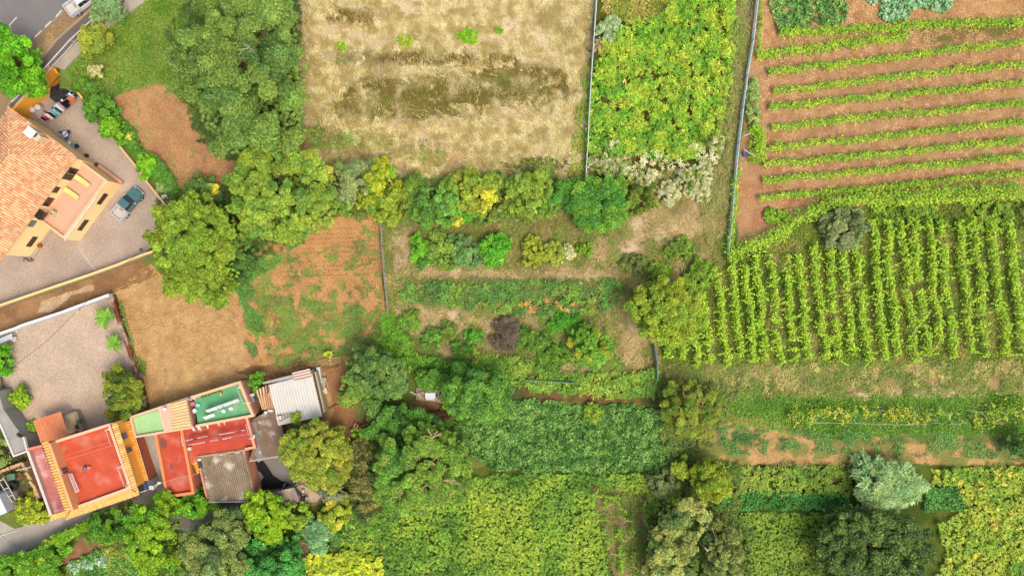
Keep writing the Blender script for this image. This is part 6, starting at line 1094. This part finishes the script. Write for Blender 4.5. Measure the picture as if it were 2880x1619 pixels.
fronds('ferns', 'ferns', 'fern belt along the top of the dark leafy bed', [[(1330, 985), (1440, 1010), (1620, 1050), (1760, 1050), (1850, 1040), (1862, 1110), (1740, 1120), (1620, 1105), (1500, 1100), (1430, 1070), (1340, 1040)]], 7, .6, .18, [G3(84, 124, 42), G3(110, 152, 48), G3(140, 164, 60)], hz=.9, seed=34)
fronds('ferns', 'ferns', 'green growth around the rounded fresh tree in the lower meadow', [[(1530, 880), (1700, 890), (1720, 960), (1760, 1040), (1700, 1060), (1560, 1000), (1500, 1010), (1490, 960)]], 5, .4, .16, [G3(70, 112, 36), G3(96, 140, 46)], hz=.6, seed=35, mask=.38)
cover('leafy_crop', 'crop', 'dense dark green leafy bed in the lower centre', [[(1290, 1150), (1400, 1115), (1560, 1130), (1750, 1140), (1880, 1150), (1900, 1230), (1950, 1290), (1900, 1330), (1700, 1330), (1420, 1325), (1330, 1290), (1270, 1230)]], 110, .30, .20, [G3(58, 98, 42), G3(84, 128, 58), G3(112, 150, 76)], hz=.7, seed=37, lump=.8, cs=.7, tilt=.6, jit=.26)
cover('leafy_crop', 'crop', 'narrow dark green leafy bed left of the pale blue green shrub', [[(2040, 1395), (2100, 1380), (2390, 1390), (2390, 1435), (2060, 1432), (2010, 1430)]], 100, .28, .18, [G3(52, 104, 44), G3(76, 136, 62)], hz=.9, seed=38, lump=1.2)
cover('leafy_crop', 'crop', 'dark leafy patch right of the pale blue green shrub', [[(2600, 1380), (2700, 1370), (2720, 1430), (2600, 1440)]], 90, .28, .18, [G3(60, 110, 50), G3(84, 140, 66)], hz=.8, seed=39, lump=1.)
WP = [[(690, 730), (800, 720), (930, 700), (1060, 620), (1065, 700), (1080, 900), (1070, 985), (940, 1010), (760, 1030), (690, 900)]]
cover('weeds', 'weeds', 'patchy green weeds spreading over the orange soil plot', WP, 190, .15, .07, [G3(74, 110, 58), G3(92, 138, 66), G3(110, 150, 60)], hz=.12, seed=41, mask=.49, ms=1.0, cs=2)
cover('weeds', 'weeds', 'dense dark weeds on the lower part of the orange soil plot', [[(740, 830), (1080, 860), (1070, 990), (940, 1015), (760, 1035), (800, 960), (700, 920), (705, 850)]], 130, .17, .09, [G3(66, 92, 46), G3(80, 116, 54), G3(104, 140, 60)], hz=.2, seed=42, mask=.43, ms=1.2)
cover('weeds', 'weeds', 'dark green weed margin between tree and orange soil plot', [[(660, 740), (730, 730), (850, 650), (880, 660), (800, 730), (720, 780), (700, 860), (735, 900), (720, 1010), (690, 960), (690, 880), (655, 800)]], 120, .2, .13, [G3(64, 120, 56), G3(96, 150, 66)], hz=.35, seed=43, mask=.38)
cover('grass', 'grass', 'green grass and weeds of the slope between street and huge tree', [[(235, 140), (300, 70), (400, 10), (430, -30), (540, -30), (520, 100), (480, 190), (510, 290), (450, 230), (330, 270), (250, 320), (190, 210)]], 130, .32, .07, [G3(84, 124, 40), G3(104, 142, 46), G3(128, 142, 66), G3(92, 146, 36)], hz=.3, seed=45, mask=.33, ms=2.4, zf=bank_z)
cover('grass', 'grass', 'green edge growth between the laundry yard wall and the orange soil', [[(225, 255), (260, 255), (340, 320), (420, 430), (440, 470), (400, 440), (350, 400), (300, 350)]], 120, .26, .14, [G3(76, 112, 40), G3(104, 150, 46)], hz=.6, seed=46)
cover('seedlings', 'weeds', 'few small green weeds dotted on the bare orange soil', [[(330, 290), (470, 250), (540, 400), (640, 500), (520, 520), (430, 430)]], 30, .2, .12, [G3(90, 130, 60)], hz=.15, seed=47, mask=.64, ms=1.6)
LIT = [G3(126, 90, 62), G3(156, 120, 88), G3(178, 146, 116)]
cover('leaf_litter', 'leaf litter', 'pale dry leaf litter between the rows of the red soil vineyard', [VSOIL[0:1]+[(2900, -40), (2900, 540), (2330, 580), (2090, 600), (2140, 300)]], 70, .15, .09, LIT, hz=.02, seed=49, mask=.38, ms=2.2, cs=.8, m=M_STRAW, tilt=.2)
cover('squash_plants', 'squash', 'left dark green squash patch at the top right', [[(2165, -20), (2282, -20), (2285, 60), (2275, 82), (2190, 84), (2170, 30)]], 70, .30, .26, [G3(64, 108, 56), G3(84, 132, 68), G3(126, 160, 84)], hz=.6, seed=51, lump=.6, cs=.6, tilt=.6, warp=4, mask=.3, jit=.26)
cover('squash_plants', 'squash', 'rounded middle squash patch at the top right', [[(2290, -20), (2360, -20), (2390, 20), (2385, 60), (2330, 75), (2284, 55)]], 70, .30, .26, [G3(64, 108, 56), G3(84, 132, 68), G3(126, 160, 84)], hz=.6, seed=52, lump=.6, cs=.6, tilt=.6, warp=4, mask=.3, jit=.26)
cover('squash_plants', 'squash', 'pale blue green big leaved squash patch at the top right', [[(2400, -20), (2680, -20), (2672, 20), (2650, 38), (2600, 20), (2560, 30), (2550, 55), (2500, 62), (2475, 45), (2480, 22), (2455, 14)]], 60, .38, .34, [G3(84, 136, 90), G3(122, 166, 126), G3(158, 194, 160)], hz=.5, seed=53, lump=.6, cs=.5, tilt=.5, warp=5, mask=.33, ms=1.2, jit=.22)
cover('grass', 'grass', 'mixed green sward between the upright vine rows', [VLOW], 75, .3, .10, [G3(84, 110, 32), G3(104, 128, 40), G3(134, 130, 70)], hz=.22, seed=55, mask=.28, ms=1.5)
fronds('vine_undergrowth', 'vine growth', 'dark vine growth below the thick curved band at the right', [[(2450, 575), (2900, 570), (2900, 650), (2700, 650), (2470, 620)]], 6, .4, .2, [G3(84, 118, 30), G3(120, 156, 36)], hz=.9, seed=57, mask=.40)
cover('terrace_grass', 'grass', 'olive and straw mixed growth on the upper right terrace strip', [[(1880, 1030), (2900, 1015), (2900, 1110), (1900, 1125)]], 80, .4, .06, [G3(96, 116, 56), G3(134, 136, 74), G3(166, 156, 104)], hz=.3, seed=59, mask=.42, ms=2., flow=(1.4, 3., 2.), m=M_STRAW)
fronds('maize_stalks', 'maize', 'flattened pale maize stalks on the upper right terrace strip', [[(2160, 1025), (2420, 1030), (2900, 1015), (2900, 1085), (2500, 1090), (2180, 1080)]], 1.1, .55, .07, [G3(190, 196, 110), G3(160, 180, 90)], hz=.5, seed=60, nf=6, mask=.5)
cover('terrace_grass', 'grass', 'fresh green sward of the lower right terrace around the yellowing vines', [[(1950, 1105), (2240, 1110), (2560, 1112), (2900, 1090), (2900, 1225), (2500, 1225), (2250, 1220), (2000, 1180)]], 110, .24, .08, [G3(76, 120, 36), G3(96, 146, 44), G3(120, 156, 60)], hz=.3, seed=61, mask=.28, ms=2.)
cover('weeds', 'weeds', 'blue green weeds beside the lower brown soil strip', [[(1960, 1190), (2300, 1210), (2900, 1215), (2900, 1300), (2780, 1290), (2240, 1270), (2060, 1280)]], 110, .2, .12, [G3(72, 118, 64), G3(104, 150, 76)], hz=.35, seed=63, mask=.51, ms=1.4)
fronds('maize_stalks', 'maize', 'pale withered stalk line along the lower edge of the brown soil strip', [[(2180, 1302), (2420, 1305), (2420, 1318), (2190, 1320)], [(2720, 1305), (2860, 1305), (2860, 1320), (2720, 1322)]], 4, .5, .09, [G3(176, 190, 100), G3(150, 170, 80)], hz=.6, seed=64, nf=6)
BOT = [(960, 1440), (1050, 1420), (1330, 1340), (1500, 1330), (1900, 1330), (1920, 1400), (1840, 1440), (1820, 1385), (1660, 1370), (1690, 1500), (1720, 1660), (700, 1660), (830, 1590), (960, 1560)]
fronds('ferns', 'ferns', 'wide mixed fern meadow along the bottom centre', [BOT], 20, .24, .08, [G3(72, 112, 38)*1.1, G3(96, 138, 44)*1.1, G3(122, 160, 48)*1.15, G3(148, 176, 54)*1.2], hz=.8, seed=65, lump=1.1, cs=4.5, jit=.3)
fronds('ferns', 'ferns', 'yellow lime fern patch on the bottom edge', [[(860, 1560), (960, 1550), (1080, 1570), (1090, 1660), (840, 1660)]], 7, .45, .2, [G3(150, 176, 30), G3(180, 192, 40)], hz=1.1, seed=66)
fronds('ferns', 'ferns', 'yellow green fern slope in the lower right corner', [[(2620, 1320), (2900, 1310), (2900, 1660), (2620, 1660), (2660, 1560), (2640, 1470), (2720, 1430), (2700, 1370), (2620, 1370)]], 20, .25, .09, [G3(92, 134, 40)*1.1, G3(118, 156, 44)*1.15, G3(140, 168, 50)*1.2, G3(160, 176, 58)*1.2], hz=.85, seed=67, cs=3.2, lump=1.1, jit=.3)
fronds('ferns', 'ferns', 'lime green fern meadow left of the very dark rounded tree', [[(2060, 1440), (2340, 1440), (2310, 1520), (2310, 1660), (2090, 1660), (2110, 1540)]], 20, .2, .07, [G3(96, 132, 40)*1.1, G3(118, 150, 46)*1.15, G3(140, 162, 58)*1.2], hz=.8, seed=68)
fronds('ferns', 'ferns', 'fern strip below the brown soil strip left of the pale blue green shrub', [[(2060, 1310), (2400, 1318), (2390, 1395), (2080, 1385)]], 8, .45, .18, [G3(84, 118, 38), G3(108, 142, 42), G3(124, 150, 52)], hz=.8, seed=69)
cover('groundcover', 'groundcover', 'dark green low crop in the bottom left bed around the cabbages', [[(165, 1600), (230, 1560), (300, 1535), (380, 1555), (420, 1620), (520, 1600), (560, 1660), (160, 1660)]], 100, .26, .16, [G3(62, 118, 52), G3(96, 146, 60), G3(150, 170, 70)], hz=.6, seed=71)
cover('brushwood', 'brush', 'grey brown twigs on the bare patch near the bottom', [[(800, 1560), (920, 1560), (940, 1660), (780, 1660)], [(905, 1470), (830, 1480), (830, 1530), (900, 1530)]], 80, .6, .04, [G3(130, 108, 84), G3(176, 150, 120)], hz=.25, seed=73, flow=(.6, 3, 1.5), m=M_STRAW, mask=.35)
cover('brushwood', 'brush', 'brown brushwood above the metal shed', [[(700, 1050), (880, 1015), (960, 1000), (955, 1020), (870, 1035), (740, 1072)]], 120, .6, .04, [G3(120, 92, 64), G3(170, 140, 100)], hz=.35, seed=74, flow=(.2, 2, 1.2), m=M_STRAW, warp=5)
cover('weeds', 'weeds', 'green verge along the mossy edge of the gravel yard', [[(-20, 1060), (8, 1070), (20, 1140), (30, 1160), (22, 1180), (-20, 1120)]], 120, .22, .14, [G3(96, 130, 44), G3(130, 150, 56)], hz=.35, seed=75, warp=3)
cover('grass', 'grass', 'low weeds around the walled enclosure at the left edge', [[(-20, 1280), (80, 1280), (140, 1450), (60, 1460), (-20, 1420)]], 60, .24, .08, [G3(110, 104, 60), G3(96, 120, 50)], hz=.2, seed=76, mask=.45)
cover('fallen_leaves', 'leaf litter', 'dry yellow leaves scattered on the street shoulder', [[(30, 200), (160, 60), (220, 60), (100, 190), (40, 260)]], 50, .16, .10, [G3(160, 142, 100), G3(130, 108, 74)], hz=.02, z0=ROADZ, seed=77, tilt=.2, m=M_STRAW, mask=.4)
for i, (a, b, h_, lab) in enumerate(((1990, 1548, 5.8, 'white bare forked branch sticking out of the olive tree on the bottom edge'),)):
    q = P(a, b, h_); mb = MB(); mb.tube([(q[0], q[1]-.3, 2), q, q+np.array([-.5, .6, .4])], [.12, .08, .03], C(214, 206, 186), 5); mb.tube([q, q+np.array([.45, .6, .35])], [.07, .03], C(214, 206, 186), 5); solo(mb.build('bare_branch', M_BARK), lab, 'branch')

fronds('dead_ferns', 'ferns', 'orange and yellow dead fronds dotted through the lower right fern slope', [[(2640, 1330), (2880, 1330), (2880, 1619), (2660, 1619), (2700, 1420)]], .35, .45, .14, [G3(214, 170, 70), G3(200, 180, 60)], hz=1.3, seed=91, mask=.5, ms=1.2)
fronds('dead_ferns', 'ferns', 'few yellow dead fronds in the bright fern bed', [[(1680, 100), (2030, 100), (2010, 400), (1680, 400)]], .18, .4, .14, [G3(226, 190, 60), G3(214, 170, 90)], hz=1.3, seed=92, mask=.5, ms=1.2)
tree('broadleaf_tree', T_, 'low leafy branches hanging over the rear of the half hidden white car', 1216, 1066, 50, 30, 3.2, G3(84, 130, 46), 140, .7, leaf=.25, fill=2)

fronds('undergrowth', 'undergrowth', 'tangled green undergrowth filling the hedgerow below the dry field', [[(860, 480), (940, 450), (1180, 500), (1400, 500), (1570, 490), (1580, 600), (1500, 625), (1300, 630), (1180, 610), (1000, 620), (940, 590)]], 7, .4, .16, [G3(76, 104, 40), G3(96, 124, 48), G3(122, 136, 60)], hz=1.0, seed=93, mask=.38, ms=2)
fronds('undergrowth', 'undergrowth', 'green undergrowth between the tall trees and the dark leafy bed', [[(1130, 1010), (1330, 1010), (1440, 1090), (1300, 1200), (1320, 1340), (1100, 1480), (900, 1560), (860, 1480), (960, 1440), (1000, 1290), (1100, 1240), (1250, 1230), (1240, 1060)]], 7, .45, .17, [G3(62, 96, 36), G3(80, 124, 42), G3(104, 140, 46)], hz=1.2, seed=94)
fronds('undergrowth', 'undergrowth', 'dark undergrowth below the trees along the lane', [[(180, 1500), (330, 1440), (430, 1460), (520, 1510), (640, 1450), (700, 1470), (860, 1440), (900, 1470), (700, 1660), (420, 1660), (400, 1540), (260, 1530)]], 5, .4, .16, [G3(62, 96, 36), G3(88, 124, 42)], hz=.8, seed=95)
fronds('undergrowth', 'undergrowth', 'dull green undergrowth around the twiggy olive tree', [[(1850, 1070), (2080, 1080), (2080, 1110), (2000, 1250), (1900, 1330), (1860, 1240), (1860, 1120)]], 6, .4, .16, [G3(84, 104, 46), G3(112, 124, 60)], hz=.7, seed=96)
fronds('undergrowth', 'undergrowth', 'green undergrowth around the trees at the lower right centre', [[(1840, 1300), (2080, 1300), (2080, 1440), (2120, 1500), (2110, 1660), (1800, 1660), (1830, 1440)]], 6, .4, .16, [G3(66, 90, 36), G3(90, 114, 44)], hz=.8, seed=97)
fronds('undergrowth', 'undergrowth', 'green growth beneath the huge dark tree and its neighbours', [[(460, 100), (560, -60), (850, -60), (840, 420), (760, 460), (640, 450), (560, 400)], [(440, 560), (680, 520), (900, 520), (860, 680), (700, 740), (620, 830), (480, 760)]], 6, .4, .16, [G3(56, 84, 36), G3(76, 104, 42)], hz=.8, seed=98)

fronds('flowering_plants', 'flowers', 'pale white flowering stems mixed into the lower edge of the fern bed', [[(1655, 405), (1750, 395), (1900, 420), (2030, 390), (2035, 440), (1990, 490), (1850, 500), (1700, 490), (1650, 480)]], 5, .4, .12, [G3(120, 140, 70), G3(190, 190, 150), G3(206, 204, 172)], hz=1.1, seed=99, mask=.44, ms=1.2, cs=1.)

HG = 'bushes knitting the hedgerow together'
for i, (px, py, rx, ry, h, c, lab) in enumerate(((948, 560, 46, 40, 3.2, G3(98, 128, 50), 'olive green bush between grey green tree and orange weedy plot'), (1140, 520, 46, 34, 3., G3(92, 124, 44), 'green bush behind the yellow green spreading tree'), (1190, 600, 44, 34, 2.8, G3(84, 128, 46), 'low green bush between spreading tree and fresh leaved tree'), (1275, 520, 40, 36, 3.2, G3(104, 138, 48), 'yellowish bush behind the fresh leaved hedgerow tree'), (1392, 520, 40, 34, 3.0, G3(110, 136, 52), 'light bush between light green crown and pale lime tree'), (1452, 596, 46, 30, 2.4, G3(84, 112, 44), 'dark low bush under the pale lime tree'), (1540, 560, 44, 44, 2.8, G3(90, 128, 46), 'green bush joining pale lime tree and ivy thicket'), (1370, 610, 40, 24, 2.0, G3(92, 118, 46), 'low scrub bush on the lower edge of the hedgerow'))):
    tree('hedgerow_bush', 'bush', lab, px, py, rx, ry, h, c, 160+i, .65, leaf=.24, fill=1.8, cols2=c*np.array([1.2, 1.15, 1.]), group=HG, trunk=False)
for i, (px, py, rx, ry, h, c, lab) in enumerate(((1790, 745, 40, 30, 1.4, G3(96, 112, 58), 'low grey green scrub near the slanting wire fence'), (1912, 700, 44, 34, 1.4, G3(100, 128, 48), 'low green scrub above the slanting wire fence'), (1975, 770, 52, 40, 1.8, G3(104, 140, 40), 'bright scrub between wire fence and upright vine rows'), (1852, 765, 36, 26, 1.5, G3(112, 146, 44), 'yellow green scrub above the round yellow green tree'), (1255, 930, 30, 24, 1.3, G3(84, 112, 48), 'small scrub clump right of the sparse citrus bush'), (1500, 955, 46, 36, 1.5, G3(78, 112, 42), 'dark scrub clump between purple brown bush and fresh tree'), (1560, 1000, 50, 34, 1.6, G3(84, 124, 40), 'green scrub at the foot of the rounded fresh tree'), (1150, 900, 36, 28, 1.3, G3(92, 128, 44), 'green scrub beside the bright fern slope'), (1300, 985, 40, 26, 1.4, G3(76, 118, 40), 'dark scrub above the tall green tree'))):
    tree('scrub', 'scrub', lab, px, py, rx, ry, h, c, 180+i, .5, leaf=.2, fill=1.6, cols2=c*np.array([1.15, 1.12, 1.]), trunk=False, dens=4)
fronds('ferns', 'ferns', 'grey green grassy band across the upper part of the meadow', [[(1110, 775), (1400, 785), (1740, 785), (1760, 830), (1500, 840), (1130, 830)]], 12, .3, .07, [G3(84, 112, 58), G3(100, 126, 66)], hz=.5, seed=101, mask=.3)
fronds('grass_tufts', 'grass', 'bright green grass tufts of the verge beside the railing slope', [[(330, 150), (420, 60), (480, -20), (540, -20), (500, 130), (440, 180), (350, 200)]], 6, .4, .06, [G3(90, 150, 34), G3(120, 160, 50)], hz=.3, seed=102, mask=.42) if False else None
R = random.Random(8); rows = []
cover('soil_clods', 'clods', 'small clods and stones on the bare orange soil plots', [[(320, 275), (450, 222), (520, 280), (560, 380), (690, 470), (640, 520), (500, 530), (430, 450)], WP[0], [(1960, 1240), (2900, 1235), (2900, 1305), (2080, 1305)], [(2150, 0), (2900, 0), (2900, 50), (2440, 75), (2170, 90)]], 22, .12, .09, [G3(84, 64, 44), G3(112, 84, 58), G3(138, 112, 82)], hz=.02, seed=103, tilt=.3, m=M_STRAW, jit=.3)
for k in range(11):
    y0 = 640+k*13; rows.append([(870-k*9, y0+6), (1058, y0-2), (1058, y0+1), (870-k*9, y0+9)])
cover('seedling_rows', 'weeds', 'faint dotted furrow lines on the upper orange soil plot', rows, 60, .16, .1, [G3(110, 74, 44), G3(96, 110, 56)], hz=.03, seed=104, warp=1, m=M_STRAW)

cover('weeds', 'weeds', 'thin green weeds creeping over the small brown plot', [[(1640, 1360), (1870, 1365), (1850, 1480), (1810, 1660), (1720, 1660), (1660, 1480)]], 110, .2, .1, [G3(92, 116, 44), G3(120, 150, 48)], hz=.3, seed=111, mask=.46, ms=1.1, warp=18)
cover('terrace_grass', 'grass', 'green growth creeping over the upper right terrace strip', [[(1880, 1020), (2900, 1008), (2900, 1105), (1900, 1120)]], 90, .26, .08, [G3(88, 120, 48), G3(112, 138, 62)], hz=.3, seed=112, mask=.47, ms=1.6)
cover('grass', 'grass', 'sparse grass on the bare upper left corner of the fern bed', [[(1690, -40), (1940, -40), (1900, 60), (1700, 60)]], 90, .3, .1, [G3(120, 140, 44), G3(160, 150, 84)], hz=.4, seed=113, mask=.42)
fronds('bank_grass', 'grass', 'loose green stems spilling from the fern bed towards the vineyard fence', [[(2040, -40), (2100, -40), (2080, 220), (2040, 430), (2000, 440), (2050, 200)]], 7, .34, .1, [G3(104, 134, 50), G3(132, 150, 64)], hz=.6, seed=114, mask=.42)

def limbs(t, px, py, z, n, L, c, seed, spread=6.28, a0=0., r=.055, hub=.3):
    R = random.Random(seed); mb = MB(); o = P(px, py, z)
    for i in range(n):
        a = a0+R.uniform(-spread/2, spread/2); l = L*R.uniform(.45, 1.1); p = o+np.array([math.cos(a)*hub*R.random(), math.sin(a)*hub*R.random(), -.3]); pts = [p]
        for j in range(4): a += R.gauss(0, .28); p = p+np.array([math.cos(a)*l/4, math.sin(a)*l/4, R.uniform(0, .22)]); pts.append(p)
        mb.tube(pts, [r*1.5, r*1.2, r, r*.8, r*.6], c*R.uniform(.8, 1.15), 5)
        for k in (2, 3):
            b = a+R.choice([-1, 1])*R.uniform(.5, 1.); q = pts[k]; mb.tube([q, q+np.array([math.cos(b), math.sin(b), .15])*l*.25], [r*.7, r*.45], c, 4)
    mb.build('bare_limbs', M_BARK, t)
PB = C(206, 188, 132)
limbs(bt, 1236, 1350, 7.9, 26, 2.6, PB, 1, 5.4, -.5); limbs(bt, 1150, 1395, 7.3, 9, 1.5, PB, 2); limbs(bt, 1215, 1232, 7.6, 8, 1.5, PB, 3)
for i, (x, y) in enumerate(((840, 1225), (900, 1210), (930, 1270), (870, 1290), (910, 1340), (850, 1260), (960, 1320), (880, 1350))): limbs(ft, x, y, 6.2-.9*math.hypot((x-885)/90, (y-1280)/100), 6, 1.2, C(186, 172, 96), 10+i, r=.04)
for i, (x, y) in enumerate(((1930, 1120), (1975, 1150), (1940, 1190), (1985, 1200))): limbs(tt, x, y, 5.0, 6, 1.3, C(180, 162, 104), 30+i, r=.04)
limbs(gt, 655, 165, 12.3, 7, 1.3, C(186, 176, 150), 40, r=.05); limbs(gt, 700, 130, 12.4, 5, 1.1, C(186, 176, 150), 41, r=.05)
